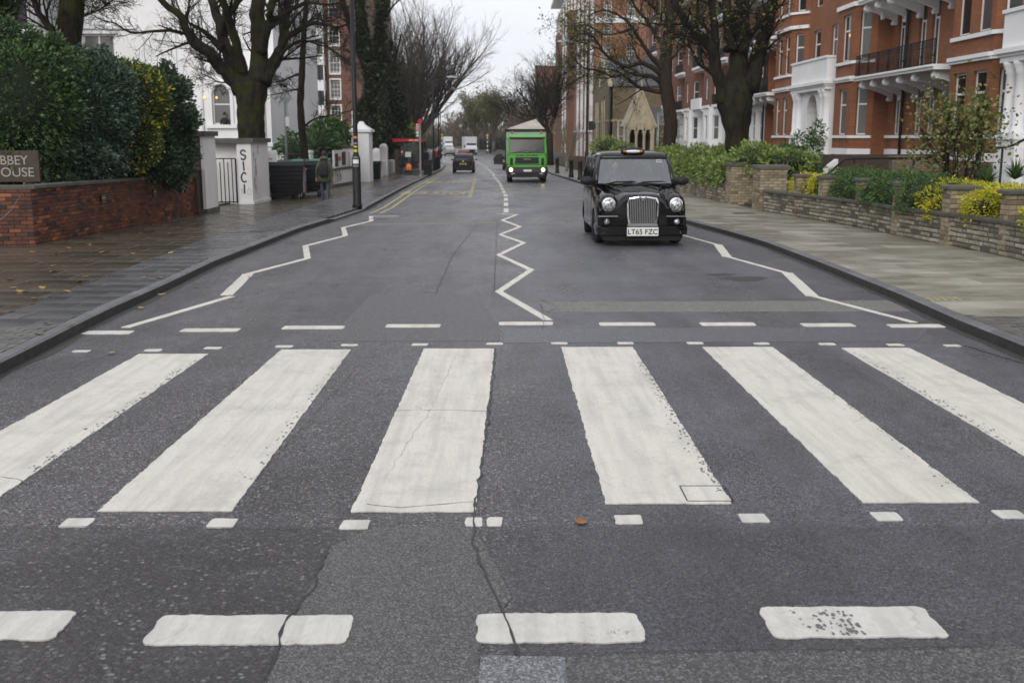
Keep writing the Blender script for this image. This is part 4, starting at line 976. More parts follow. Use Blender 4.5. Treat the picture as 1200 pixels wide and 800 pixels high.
# low wall beyond
t = thing('boundary_wall', 'low weathered white wall with a dark pier beyond the tall capped pillar', 'wall', (-8.2, 70, pz(70)))
mb = MB()
for (a, b) in ((61.7, 68), (68.6, 74), (74.6, 84)):
    xa, xb = wall_l(a)-.1, wall_l(b)-.1; mb.add([(xa, a, pz(a)-.2), (xb, b, pz(b)-.2), (xb-.3, b, pz(b)-.2), (xa-.3, a, pz(a)-.2), (xa, a, pz(a)+.95), (xb, b, pz(b)+.95), (xb-.3, b, pz(b)+.95), (xa-.3, a, pz(a)+.95)], [(0, 3, 2, 1), (4, 5, 6, 7), (0, 1, 5, 4), (1, 2, 6, 5), (2, 3, 7, 6), (3, 0, 4, 7)])
part('wall_body', mb, 'white_render_old', t)
for y in (68.3, 74.3): mb = MB(); mb.box(wall_l(y)-.5, wall_l(y)+.05, y-.3, y+.3, pz(y)-.2, pz(y)+(1.9 if y > 70 else 1.6)); mb.ell((wall_l(y)-.22, y, pz(y)+(1.9 if y > 70 else 1.6)), (.28, .28, .25), 10, 6); part('pier', mb, 'white_render_old', t)
t = thing('timber_fence', 'brown close boarded fence behind the bus shelter', 'fence', (-8.6, 88, pz(88)))
for k in range(60):
    y = 84.2+k*.3; x = wall_l(y)-.1; mb = MB(); mb.box(x-.03, x, y, y+.28, pz(y)-.1, pz(y)+1.7+.03*rnd.random()); part('board', mb, 'timber', t)

# right-hand garden wall: coursed stone with piers
gp = [(8.95, 14.0), (8.73, 17.82), (8.76, 18.83), (8.67, 20.86), (8.49, 23.13), (8.48, 25.66), (8.26, 28.11), (8.01, 29.71), (7.80, 32.3)]
t = thing('stone_garden_wall', 'low coursed stone wall with square brick piers in front of the gold and green hedges', 'wall', (8.6, 20, pz(20)))
rest = MB(); cnt = [0]
for (a, b) in zip(gp[1:], gp[2:]):
    y0 = a[1]; y1 = b[1]
    course_wall(t, a, b, (lambda y0: lambda s: pz(y0+s))(y0), (lambda y0: lambda s: pz(y0+s)+.56)(y0), .3, .34, .095, 'wall_stone_piece', 'coping_stone', name='stone', side=-1, cnt=cnt, rest=rest, vary=.5, jitter=.014, rough=.012, gap=.014, limit=300)
    coping_run(t, a, b, (lambda y0: lambda s: pz(y0+s)+.56)(y0), .38, .07, 'coping_stone', .12, .8)
course_wall(t, gp[0], gp[1], lambda s: pz(14+s), lambda s: pz(14+s)+.56, .3, .34, .095, 'wall_stone_piece', 'coping_stone', name='stone', side=-1, cnt=cnt, rest=rest, vary=.5, jitter=.014, rough=.012, gap=.014)
part('stones', rest, 'wall_stone_piece', t, kind='stuff', fix=False)
PB = [0]
def pier(t, x, y, wx, wy, h, m='pier_brick_piece', name='pier_brick', bh=.085, limit=300, capm='coping_stone', cap=.08, over=.06):
    z0 = pz(y); rest = MB(); cn = PB
    c = [(x-wx/2, y-wy/2), (x+wx/2, y-wy/2), (x+wx/2, y+wy/2), (x-wx/2, y+wy/2)]
    rows = int(h/bh); bh = h/rows; gap = .01
    for r in range(rows):
        for (ax, ay, bx, by) in ((c[0]+c[1]), (c[3]+c[0])):
            L = math.hypot(bx-ax, by-ay); k = max(1, round(L/.24)); off = .5 if r % 2 else 0
            cuts = sorted(set([0, L]+[min(L, max(0, (i+off)*L/k)) for i in range(k+1)])); d = Vector((bx-ax, by-ay))/L; ang = math.atan2(d.y, d.x)
            for q0, q1 in zip(cuts, cuts[1:]):
                if q1-q0 < .03: continue
                me = brickbox(name, m, round(q1-q0-gap, 2), .03, round(bh-gap, 4)); n = Vector((d.y, -d.x)); pos = Vector((ax, ay))+d*(q0+gap/2)+n*(.01+rnd.uniform(-.002, .004))
                if PB[0] < limit:
                    o = link(name, me, t, tuple(Vector((pos.x, pos.y, z0+r*bh))-woff(t))); o.rotation_euler = (0, 0, ang); PB[0] += 1
                else:
                    q = Vector((pos.x, pos.y, 0)); e = q+Vector((d.x, d.y, 0))*(q1-q0-gap); za, zc = z0+r*bh, z0+r*bh+bh-gap; n3 = Vector((n.x, n.y, 0))*.03
                    rest.add([(q.x, q.y, za), (e.x, e.y, za), (e.x, e.y, zc), (q.x, q.y, zc), (q.x-n3.x, q.y-n3.y, za), (e.x-n3.x, e.y-n3.y, za), (e.x-n3.x, e.y-n3.y, zc), (q.x-n3.x, q.y-n3.y, zc)], [(0, 1, 2, 3), (3, 2, 6, 7), (0, 3, 7, 4), (1, 5, 6, 2)])
    if rest.f: part(name+'s', rest, m, t, kind='stuff', fix=False)
    mb = MB(); mb.box(c[0][0], c[1][0], c[0][1], c[3][1], z0-.2, z0+h-.005); part('pier_core', mb, 'coping_stone', t)
    mb = MB(); a, b, cc, dd = x-wx/2-over, x+wx/2+over, y-wy/2-over, y+wy/2+over
    mb.loft([[(a, cc, z0+h), (b, cc, z0+h), (b, dd, z0+h), (a, dd, z0+h)], [(a, cc, z0+h+cap*.7), (b, cc, z0+h+cap*.7), (b, dd, z0+h+cap*.7), (a, dd, z0+h+cap*.7)], [(a+.04, cc+.04, z0+h+cap), (b-.04, cc+.04, z0+h+cap), (b-.04, dd-.04, z0+h+cap), (a+.04, dd-.04, z0+h+cap)]], sm=False); part('pier_cap', mb, capm, t)
for (x, y, wx, wy) in ((9.02, 18.75, .52, .30), (8.88, 20.95, .50, .36), (8.72, 23.25, .48, .36), (8.66, 25.8, .34, .36), (8.45, 28.2, .34, .34), (8.2, 29.75, .34, .34)):
    pier(t, x, y, wx, wy, 1.08)
# big piers of the entrance, and the wall beyond
t2 = thing('gate_pier', 'squat brick pier at the near side of the garden entrance', 'pillar', (8.1, 33, pz(33)))
PB[0] = 0; pier(t2, 8.12, 33.0, .82, .9, 1.24, cap=.12, limit=120)
t2 = thing('gate_pier', 'wide brick pier under the laurel at the far side of the garden entrance', 'pillar', (8.1, 36.4, pz(36)))
PB[0] = 0; pier(t2, 8.28, 36.4, 1.45, .9, 1.27, cap=.12, limit=160)
t = thing('stone_garden_wall', 'low stone wall with slim piers overhung by the lime green laurel hedge', 'wall', (7.65, 45, pz(45)))
rest = MB(); course_wall(t, (7.58, 36.9), (7.6, 60), lambda s: pz(37+s), lambda s: pz(37+s)+.6, .3, .34, .1, 'wall_stone_piece', 'coping_stone', name='stone', side=-1, cnt=[0], rest=rest, vary=.5, jitter=.012, rough=.01, gap=.014, limit=160)
part('stones', rest, 'wall_stone_piece', t, kind='stuff', fix=False)
coping_run(t, (7.58, 36.9), (7.6, 60), lambda s: pz(37+s)+.6, .36, .06, 'coping_stone', .12, 1.2)
for y in (38.5, 40.6, 42.8, 45.2, 48, 51, 54.2, 57.6): mb = MB(); mb.box(7.52, 7.85, y-.16, y+.16, pz(y)-.1, pz(y)+1.05); mb.box(7.48, 7.9, y-.2, y+.2, pz(y)+1.05, pz(y)+1.12); part('pier', mb, 'yellow_brick', t)
mb = MB(); mb.box(8.55, 9.4, 32.9, 33.0, pz(33)-.1, pz(33)+.9); whole('entrance_wall', mb, 'yellow_brick', 'short stretch of yellow brick wall beside the garden entrance', 'wall', (9, 33, pz(33)))
# picket fence farther along on the right
t = thing('picket_fence', 'brown timber fence with thin upright pickets behind the far right pavement', 'fence', (7.2, 75, pz(75)))
for k in range(110):
    y = 61+k*.34; x = wall_r(y)+.05; mb = MB(); mb.box(x, x+.03, y, y+.16, pz(y), pz(y)+1.15+.04*rnd.random()); part('picket', mb, 'timber', t)
mb = MB()
for h in (.3, .95): mb = MB(); mb.tube([(wall_r(61)+.11, 61, pz(61)+h), (wall_r(80)+.11, 80, pz(80)+h), (wall_r(98)+.11, 98, pz(98)+h)], .03, 4); part('rail', mb, 'timber', t)

# ================================================================== BUILDINGS
WC = {}
def window_meshes(wd, ht, style, fm, gm):
    k = (round(wd, 2), round(ht, 2), style, fm, gm)
    if k in WC: return WC[k]
    f = MB(); b = .07; d0, d1 = 0, .07
    f.box(0, b, d0, d1, 0, ht); f.box(wd-b, wd, d0, d1, 0, ht); f.box(b, wd-b, d0, d1, 0, b); f.box(b, wd-b, d0, d1, ht-b, ht)
    if style == 'transom': f.box(b, wd-b, d0+.005, d1, ht*.64, ht*.64+.08)
    if style == 'french': f.box(b, wd-b, d0+.005, d1, ht*.70, ht*.70+.08); f.box(wd/2-.035, wd/2+.035, d0+.008, d1, b, ht*.70)
    if style == 'sash': f.box(b, wd-b, d0+.005, d1, ht*.5-.03, ht*.5+.03)
    if style == 'grid':
        f.box(b, wd-b, d0+.005, d1, ht*.5-.03, ht*.5+.03)
        for q in (1, 2): f.box(wd*q/3-.015, wd*q/3+.015, d0+.012, d1, b, ht-b)
        for q in (.25, .75): f.box(b, wd-b, d0+.014, d1, ht*q-.012, ht*q+.012)
    if style == 'double': f.box(wd/2-.04, wd/2+.04, d0+.005, d1, b, ht-b); f.box(b, wd-b, d0+.008, d1, ht*.42, ht*.42+.06)
    if style == 'pair': f.box(wd/2-.04, wd/2+.04, d0+.005, d1, b, ht-b); f.box(b, wd-b, d0+.008, d1, ht*.8, ht*.8+.06)
    f.box(-.06, wd+.06, -.10, d1, -.09, 0)
    p = MB(); p.box(b*.5, wd-b*.5, .03, .045, b*.5, ht-b*.5)
    WC[k] = (f.mesh('window', fm), p.mesh('pane', gm)); return WC[k]
def facade(t, p0, p1, z0, z1, wins, wm, name='wall', recess=.12, style='sash', fm='white_frame', gm='window_glass', th=.3, lintel=None):
    # wall face from p0 to p1 (outward = right-hand side when walking p0->p1), real openings; wins: (u, z, w, h[, style])
    p0, d, L = wallframe(p0, p1); n = Vector((d.y, -d.x)); off = woff(t)
    us = sorted(set([0, L]+[q for w_ in wins for q in (w_[0], w_[0]+w_[2])])); zs = sorted(set([z0, z1]+[q for w_ in wins for q in (w_[1], w_[1]+w_[3])]))
    mb = MB()
    def Q(u, z, o=0): q = p0+d*u+n*o; return (q.x, q.y, z)
    for a, b in zip(us, us[1:]):
        for c, e in zip(zs, zs[1:]):
            um, zm = (a+b)/2, (c+e)/2
            if any(w_[0] < um < w_[0]+w_[2] and w_[1] < zm < w_[1]+w_[3] for w_ in wins): continue
            mb.add([Q(a, c), Q(b, c), Q(b, e), Q(a, e)], [(0, 1, 2, 3)])
    for w_ in wins:
        u, z, ww, hh = w_[:4]; r = -recess-.08
        mb.add([Q(u, z), Q(u+ww, z), Q(u+ww, z+hh), Q(u, z+hh), Q(u, z, r), Q(u+ww, z, r), Q(u+ww, z+hh, r), Q(u, z+hh, r)], [(0, 4, 5, 1), (1, 5, 6, 2), (2, 6, 7, 3), (3, 7, 4, 0)])
    mb.add([Q(0, z1), Q(L, z1), Q(L, z1, -th), Q(0, z1, -th)], [(0, 1, 2, 3)])
    wl = part(name, mb, wm, t, fix=False)
    ang = math.atan2(d.y, d.x)
    for w_ in wins:
        st = w_[4] if len(w_) > 4 else style
        fr, pn = window_meshes(w_[2], w_[3], st, fm, gm); q = p0+d*w_[0]-n*recess
        o = link('window', fr, t, (q.x-off.x, q.y-off.y, w_[1]-off.z)); o.rotation_euler = (0, 0, ang); link('pane', pn, o)
    return wl
def fbox(mb, X0, X1, Y0, Y1, z0, z1, mi=0): mb.box(X0, X1, Y0, Y1, z0, z1, mi)
def trim(t, nm, m, boxes):
    for b in boxes: o = part(nm, MB().box(*b), m, t)
    return o
def bracket(t, x0, x1, y, z, h, m='white_stucco'):   # scrolled console under a balcony; x0 wall, x1 outer
    mb = MB(); pr = [(x0, z), (x1+.12, z), (x1+.05, z-.18), (x1+.3, z-.34), (x1+.5, z-.36), (x0-.22, z-h*.75), (x0-.1, z-h), (x0, z-h)]
    mb.prism(pr, 'y', y-.08, y+.08)
    mb.lathe([(.13, -.15), (.15, -.1), (.15, .1), (.13, .15)], (x1+.18, y, z-.2), 10, 'y'); mb.lathe([(.09, -.13), (.1, .13)], (x0-.15, y, z-h+.08), 8, 'y')
    part('bracket', mb, m, t)
def railing(t, pts, z, h=.95, m='black_iron', sp=.16):
    mb = MB(); post = []
    for a, b in zip(pts, pts[1:]):
        a, b = Vector(a), Vector(b); L = (b-a).length; n = max(2, int(L/sp))
        for zz in (.06, .72*h, h): mb.tube([(a.x, a.y, z+zz), (b.x, b.y, z+zz)], .022 if zz == h else .014, 4)
        for k in range(n+1):
            q = a+(b-a)*k/n; mb.tube([(q.x, q.y, z), (q.x, q.y, z+h)], .032 if k % 8 == 0 else .017, 4)
            if k % 2 == 0 and k < n: mb.lathe([(.05, -.012), (.05, .012)], (q.x+.0, q.y, z+.84*h), 8, 'x')
            if k % 4 == 1: mb.lathe([(.065, -.01), (.065, .01)], (q.x, q.y, z+.36*h), 8, 'x')
    part('railing', mb, m, t)

# -------- red brick mansion block on the right
FX = 17.5
t = thing('mansion_block', 'orange red brick mansion block with white bands, balconies and pillared white porches', 'building', (FX+4, 50, gz(50)))
SIL = [2.08, 5.62, 9.1, 12.6]; H2 = [2.15, 2.15, 2.1, 1.6]
TOP = 16.5
def floors(us, zs=None, style='transom', hs=None, tall=False):
    out = []
    for i, z in enumerate(zs or SIL):
        for (u, w_) in us: out.append((u, z-(.75 if tall and i > 0 else 0), w_, H2[i]+(.75 if tall and i > 0 else .05), style))
    return out
for k, Y0 in enumerate((29.8, 56.5)):
    Yp1 = Y0+6.9; Yb = Y0+12.4; Yr = Y0+22.0; Ye = Y0+26.7
    if k == 1: Yr, Ye = 73.0, None
    g = gz(Y0)-.3
    # NB walls facing the road run from far to near so that their outward side is -X
    facade(t, (FX, Yp1), (FX, Y0), g, TOP, floors([(1.0, 1.35), (4.3, 1.35)], SIL[1:], hs=None), 'mansion_brick')
    # canted bay A
    bx = FX-.75
    bas = [(0, -.35, 0, 0)][:0]
    facade(t, (bx, Yb-1.0), (bx, Yp1+1.0), g, TOP, floors([(.35, 1.1), (2.05, 1.1)])+[(.4, -.35, 1.0, .8, 'sash'), (2.1, -.35, 1.0, .8, 'sash')], 'mansion_brick')
    facade(t, (FX, Yb), (bx, Yb-1.0), g, TOP, floors([(.3, .6)]), 'mansion_brick')
    facade(t, (bx, Yp1+1.0), (FX, Yp1), g, TOP, floors([(.3, .6)]), 'mansion_brick')
    # recess with balconies
    rx = FX+.7
    facade(t, (rx, Yr), (rx, Yb), g, TOP, floors([(.8, .8), (3.3, .85), (4.75, .85), (7.9, .8)] if k == 0 else [(.5, .8), (2.2, .85)], style='french', tall=True), 'mansion_brick')
    facade(t, (rx, Yb), (FX, Yb), g, TOP, [], 'mansion_brick'); facade(t, (FX, Yr), (rx, Yr), g, TOP, [], 'mansion_brick')
    if Ye:
        facade(t, (FX, Ye), (bx, Ye-1.0), g, TOP, floors([(.3, .6)]), 'mansion_brick')
        facade(t, (bx, Ye-1.0), (bx, Yr+1.0), g, TOP, floors([(.75, 1.25)])+[(.9, -.35, .9, .8, 'sash')], 'mansion_brick')
        facade(t, (bx, Yr+1.0), (FX, Yr), g, TOP, floors([(.3, .6)]), 'mansion_brick')
    # bands
    for (za, zc, pr, nm) in ((1.12, 1.42, .05, 'plinth_band'), (1.92, 2.05, .09, 'sill_band'), (4.62, 4.72, .10, 'string_course'), (4.72, 4.86, .17, 'string_course'), (5.44, 5.58, .10, 'sill_band'), (8.1, 8.3, .12, 'string_course'), (8.92, 9.05, .1, 'sill_band')):
        bs = [(bx-pr, bx+.02, Yp1+1.0, Yb-1.0, za, zc)]
        if Ye: bs.append((bx-pr, bx+.02, Yr+1.0, Ye-1.0, za, zc))
        if zc < 2.2: bs.append((rx-pr, rx+.02, Yb, Yr, za, zc))
        mb = MB()
        for b in bs: mb.box(*b)
        for (A, B) in ([((FX, Yb), (bx, Yb-1.0)), ((bx, Yp1+1.0), (FX, Yp1))]+([((FX, Ye), (bx, Ye-1.0)), ((bx, Yr+1.0), (FX, Yr))] if Ye else [])):
            A, B = Vector(A), Vector(B); d = (B-A).normalized(); n = Vector((d.y, -d.x))*pr; q = [A, B, B+n, A+n]
            mb.loft([[(v.x, v.y, za+.002) for v in q], [(v.x, v.y, zc-.002) for v in q]], sm=False)
        part(nm, mb, 'white_stucco', t)
    for fl, z in ((1, 4.70), (2, 8.15), (3, 11.6)):
        trim(t, 'balcony', 'white_stucco', [(FX-1.0, rx, Yb+.02, Yr-.02, z-.16, z), (FX-1.08, rx, Yb+.01, Yr-.01, z-.05, z+.04)])
        railing(t, [(FX-.95, Yb+.06), (FX-.95, Yr-.06)], z+.04)
        for q in ([.5, 2.6, 4.3, 6.0, 7.6, 9.1] if k == 0 else [.5, 2.4, 4.2]): bracket(t, rx, FX-.9, Yb+q, z-.16, .92)
    # porch
    px0, pxf = FX, FX-.9; za = 4.55
    mb = MB(); yc = Y0+3.45
    W2 = 1.0
    for (ya, yb_) in ((Y0, yc-W2), (yc+W2, Yp1)): mb.box(pxf+.28, px0+.3, ya+.02, yb_-.02 if yb_ < yc+1 else yb_-.02, g, 3.25)
    # arch band built from wedges
    for s_ in range(10):
        a0, a1 = math.pi*s_/10, math.pi*(s_+1)/10
        mb.prism([(yc-math.cos(a0)*W2, 3.25+math.sin(a0)*W2), (yc-math.cos(a1)*W2, 3.25+math.sin(a1)*W2), (yc-math.cos(a1)*W2, 4.4), (yc-math.cos(a0)*W2, 4.4)], 'x', pxf+.28, px0+.3)
    mb.box(pxf+.28, px0+.3, Y0+.02, yc-W2, 3.25, 4.4); mb.box(pxf+.28, px0+.3, yc+W2, Yp1-.02, 3.25, 4.4)
    part('porch_wall', mb, 'white_stucco', t)
    for yy in (Y0+.45, Y0+1.15, Yp1-1.15, Yp1-.45):
        mb = MB(); mb.lathe([(.24, 2.05), (.24, 2.2), (.19, 2.28), (.185, 3.2), (.17, 4.0), (.22, 4.06), (.2, 4.12), (.28, 4.28), (.3, 4.4)], (pxf+.2, yy, 0), 14); part('column', mb, 'white_stucco', t)
    for (ya, yb_) in ((Y0+.08, Y0+1.55), (Yp1-1.55, Yp1-.08)):
        trim(t, 'pedestal', 'white_stucco', [(pxf-.06, pxf+.5, ya, yb_, g, 1.1), (pxf-.02, pxf+.5, ya+.04, yb_-.04, 1.1, 1.95), (pxf-.1, pxf+.5, ya-.04, yb_+.04, 1.9, 2.05)])
    trim(t, 'entablature', 'white_stucco', [(pxf-.05, px0, Y0, Yp1, 4.4, 4.58), (pxf-.12, px0, Y0-.06, Yp1+.06, 4.58, 4.68), (pxf-.22, px0, Y0-.14, Yp1+.14, 4.68, 4.84)])
    trim(t, 'parapet', 'white_stucco', [(pxf-.02, px0, Y0+.04, Yp1-.04, 4.84, 5.98), (pxf-.09, px0, Y0-.02, Yp1+.02, 5.98, 6.1)])
    mb = MB(); mb.box(px0-.08, px0-.02, yc-W2, yc+W2, g, 4.3); part('front_door', mb, 'dark_brick', t)
for (y, z0_) in ((49.6, -1), (43.7, -1), (70.5, -1)):
    mb = MB(); mb.tube([(FX+.58, y, z0_), (FX+.58, y, 16)], .07, 8)
    for zz in (1.0, 4.0, 7.5, 11): mb.tube([(FX+.58, y, zz), (FX+.58, y, zz+.12)], .10, 8)
    part('drainpipe', mb, 'black_pipe', t)
mb = MB(); mb.box(FX+1.1, FX+12, 29.5, 73, -1.2, 16.4); mb.box(FX-.3, FX+12.3, 29.2, 73.3, 16.5, 16.9); part('roof', mb, 'slate', t)
q = P(996, 51, 55.4); mb = MB(); mb.ell((FX-.52, 54.0, 6.85), (.12, .12, .12), 10, 6); part('room_lamp', mb, 'lamp_yellow', t)
mb = MB(); mb.box(FX-.12, FX, 50.95, 51.2, 7.3, 7.6); part('alarm_box', mb, 'white_frame', t)
# -------- terrace with white ground floor
t = thing('mansion_terrace', 'dark red brick terrace with a white painted ground floor and many sash windows', 'building', (FX+4, 100, gz(100)))
Y = 73.3; k = 0
WS = [1.75, 5.0, 8.35, 11.65, 14.9, 18.0]
def both(p0, p1, us, fw=1.0, hh=1.95):
    g = gz(p0[1])-.4
    facade(t, p0, p1, g, 4.35, [(u, WS[0], w_, hh) for u, w_ in us]+[(u, -1.0+.2, w_, .7) for u, w_ in us if w_ > 1.0], 'white_stucco')
    facade(t, p0, p1, 4.35, 21.5, [(u, z, w_, hh-.15) for z in WS[1:] for u, w_ in us], 'terrace_brick')
while Y < 128:
    Wb, Wr = 5.0, 4.6; bx = FX-.9
    both((FX, Y+Wr), (FX, Y), [(.7, 1.15), (2.8, 1.15)])
    a, b = Y+Wr, Y+Wr+Wb
    both((FX, b), (bx, b-1.1), [(.4, .62)]); both((bx, b-1.1), (bx, a+1.1), [(.75, 1.25)]); both((bx, a+1.1), (FX, a), [(.4, .62)])
    trim(t, 'string_course', 'white_stucco', [(bx-.1, bx, a+1.1, b-1.1, 4.28, 4.5), (FX-.1, FX, Y, Y+Wr, 4.28, 4.5), (bx-.05, bx, a+1.1, b-1.1, 1.5, 1.66)])
    for z in (4.5, 7.9, 11.2, 14.5, 17.7):
        trim(t, 'balcony', 'white_stucco', [(FX-1.0, FX, Y+.1, Y+Wr-.1, z-.22, z-.02), (FX-.8, FX, Y+.2, Y+Wr-.2, z-.4, z-.22)])
        if z > 5 or k % 2: 
            mb = MB(); mb.box(FX-.96, FX-.92, Y+.12, Y+Wr-.12, z+.75, z+.80)
            for q in range(22): mb.box(FX-.955, FX-.925, Y+.15+q*.2, Y+.19+q*.2, z-.02, z+.76)
            part('railing', mb, 'black_iron', t)
        else: trim(t, 'parapet', 'white_stucco', [(FX-1.0, FX-.8, Y+.1, Y+Wr-.1, z-.02, z+.7)])
    mb = MB(); mb.tube([(FX-.06, Y+.25, -1), (FX-.06, Y+.25, 21)], .07, 6); part('drainpipe', mb, 'black_pipe', t)
    Y += Wb+Wr; k += 1
yend = Y
mb = MB(); mb.box(FX+.35, FX+11, 73.4, yend-.05, -1.3, 21.3); mb.box(FX-1.2, FX+11.2, 73.1, yend+.1, 21.5, 22.0); part('roof', mb, 'slate', t)
mb = MB(); mb.box(FX, FX+.34, yend-.3, yend-.02, -1.3, 21.5); part('end_wall', mb, 'terrace_brick', t)
# -------- chapel
t = thing('chapel', 'yellow brown stone chapel with slate roof and a triple arched gabled porch', 'church', (13, 122, gz(120)))
CX, CY0, CY1, CE, CR = 11.0, 115.6, 136.0, 7.3, 10.6
g = -1.6
facade(t, (CX, CY0), (17.4, CY0), g, CE, [], 'chapel_stone')
mb = MB(); mb.prism([(CY0, g), (CY1, g), (CY1, CE), ((CY0+CY1)/2, CR), (CY0, CE)], 'x', CX-.02, CX+.4); part('gable_wall', mb, 'chapel_stone', t)
mb = MB(); ym = (CY0+CY1)/2
mb.prism([(CY0-.3, CE-.1), (CY0-.3, CE+.08), (ym, CR+.15), (ym, CR-.1)], 'x', CX+.3, 18); mb.prism([(CY1+.3, CE-.1), (CY1+.3, CE+.08), (ym, CR+.15), (ym, CR-.1)], 'x', CX+.3, 18); part('roof', mb, 'slate', t)
mb = MB(); mb.prism([(CY0-.35, CE-.15), (CY0-.35, CE+.15), (ym, CR+.45), (CY1+.35, CE+.15), (CY1+.35, CE-.15), (ym, CR+.05)], 'x', CX-.12, CX+.3); part('coping', mb, 'cream_stone', t)
mb = MB()
for yy in (120.3, 123.0, 128.6, 131.2): mb.prism([(yy-.75, .2), (yy+.75, .2), (yy+.75, 3.6), (yy, 5.0), (yy-.75, 3.6)], 'x', CX-.05, CX)
part('lancet_window', mb, 'far_glass', t)
mb = MB()
for yy in (120.3, 123.0, 128.6, 131.2): mb.box(CX-.1, CX-.02, yy-.95, yy-.75, 0, 3.7); mb.box(CX-.1, CX-.02, yy+.75, yy+.95, 0, 3.7); mb.prism([(yy-.95, 3.6), (yy-.7, 3.6), (yy, 5.0), (yy+.7, 3.6), (yy+.95, 3.6), (yy, 5.9)], 'x', CX-.12, CX-.02)
part('window_surround', mb, 'cream_stone', t)
mb = MB(); mb.lathe([(.55, -.06), (.55, .06)], (CX-.06, ym, 8.0), 14, 'x'); part('round_window', mb, 'far_glass', t)
trim(t, 'string_course', 'cream_stone', [(CX-.08, 17.4, CY0-.08, CY0+.02, 3.55, 3.75), (CX-.08, CX+.1, CY0, CY1, 3.55, 3.75)])
mb = MB(); mb.tube([(CX+.1, CY0-.1, g), (CX+.1, CY0-.1, CE)], .12, 6); part('drainpipe', mb, 'black_pipe', t)
# porch facing the camera side
PX0, PX1, PY = 11.75, 14.2, 104.0
t3 = MB(); pm = (PX0+PX1)/2
t3.prism([(PX0-.15, 3.15), (PX1+.15, 3.15), (pm, 6.1)], 'y', PY, PY+3.6); 
for s_ in range(3):
    xa = PX0+.1+s_*.75+.37
    for q in range(6):
        a0, a1 = math.pi*q/6, math.pi*(q+1)/6; t3.prism([(xa-math.cos(a0)*.28, 2.35+math.sin(a0)*.3), (xa-math.cos(a1)*.28, 2.35+math.sin(a1)*.3), (xa-math.cos(a1)*.38, 3.15), (xa-math.cos(a0)*.38, 3.15)], 'y', PY+.02, PY+.5)
t3.box(PX0-.1, PX0+.1, PY+.02, PY+3.6, g, 3.15); t3.box(PX1-.1, PX1+.1, PY+.02, PY+3.6, g, 3.15)
part('porch', t3, 'cream_stone', t)
mb = MB(); mb.prism([(PX0-.35, 2.95), (PX0-.2, 2.8), (pm, 6.2), (PX1+.2, 2.8), (PX1+.35, 2.95), (pm, 6.6)], 'y', PY-.15, PY+3.7); mb.box(pm-.06, pm+.06, PY-.1, PY, 6.4, 7.4); part('porch_gable', mb, 'cream_stone', t)
for xx in (PX0+.1, PX0+.85, PX0+1.6, PX1-.12): mb = MB(); mb.lathe([(.22, g), (.22, -.6), (.15, -.5), (.14, 2.1), (.22, 2.35), (.24, 2.5)], (xx, PY+.22, 0), 10); part('column', mb, 'cream_stone', t)
mb = MB(); mb.box(PX0, PX1, PY+3.3, PY+3.5, g, 3.3); part('porch_back', mb, 'dark_brick', t)
mb = MB(); mb.prism([(108, 3.2), (115.5, 5.0), (115.5, 3.2)], 'x', 13.9, 17.3); part('side_roof', mb, 'slate', t)
trim(t, 'side_wing', 'chapel_stone', [(14.0, 17.2, 108.1, 115.5, g, 3.2)])
t = thing('scaffold', 'grey tube scaffolding standing against the chapel beside its porch', 'scaffold', (15, 103, gz(103)))
for xx in (14.6, 15.6, 16.6, 10.8, 11.4):
    mb = MB(); zt_ = 4.2 if xx > 14 else 3.4; mb.tube([(xx, 103.4, g), (xx, 103.4, zt_)], .045, 5); mb.tube([(xx, 104.2, g), (xx, 104.2, zt_)], .045, 5); part('upright', mb, 'scaffold', t)
for zz in (-.2, .9, 2.0, 3.1, 4.0):
    mb = MB(); mb.tube([(14.5, 103.4, zz), (16.9, 103.4, zz)], .045, 5)
    if zz < 3.3: mb.tube([(10.7, 103.4, zz), (11.6, 103.4, zz)], .04, 5)
    mb.tube([(14.6, 103.35, zz), (15.6, 103.35, zz+1.1)], .035, 5); part('ledger', mb, 'scaffold', t)
# -------- tall flats on the right
t = thing('flats_block', 'tall block of flats of orange brick and white bands behind the chapel', 'building', (14, 170, gz(170)))
GX, GY0, GY1, GT = 12.4, 150, 262, 31
facade(t, (GX, GY0), (26, GY0), -2, 14.9, [(u, z, 1.05, 2.0, 'grid') for z in (-.2, 3.0, 6.2, 9.2, 12.4) for u in (1.0, 4.2, 7.4, 10.2)], 'flats_brick', gm='far_glass')
facade(t, (GX, GY0), (26, GY0), 17.4, GT, [(u, z, 1.05, 1.9, 'grid') for z in (18.0, 24, 27) for u in (1.0, 4.2, 7.4, 10.2)], 'flats_brick', gm='far_glass')
facade(t, (GX, GY0), (26, GY0), 14.9, 17.4, [(u, 15.3, 1.05, 1.6, 'grid') for u in (1.0, 4.2, 7.4, 10.2)], 'flats_brick', gm='far_glass')
trim(t, 'white_band', 'white_stucco', [(GX-.15, 26, GY0-.18, GY0-.01, 16.1+1.0, 18.0), (GX-.25, 26, GY0-.4, GY0-.01, 20.8, 23.6), (GX-.2, GX+1.6, GY0-.2, GY0-.02, -2, 3.2)])
ybay = GY0; i_ = 0
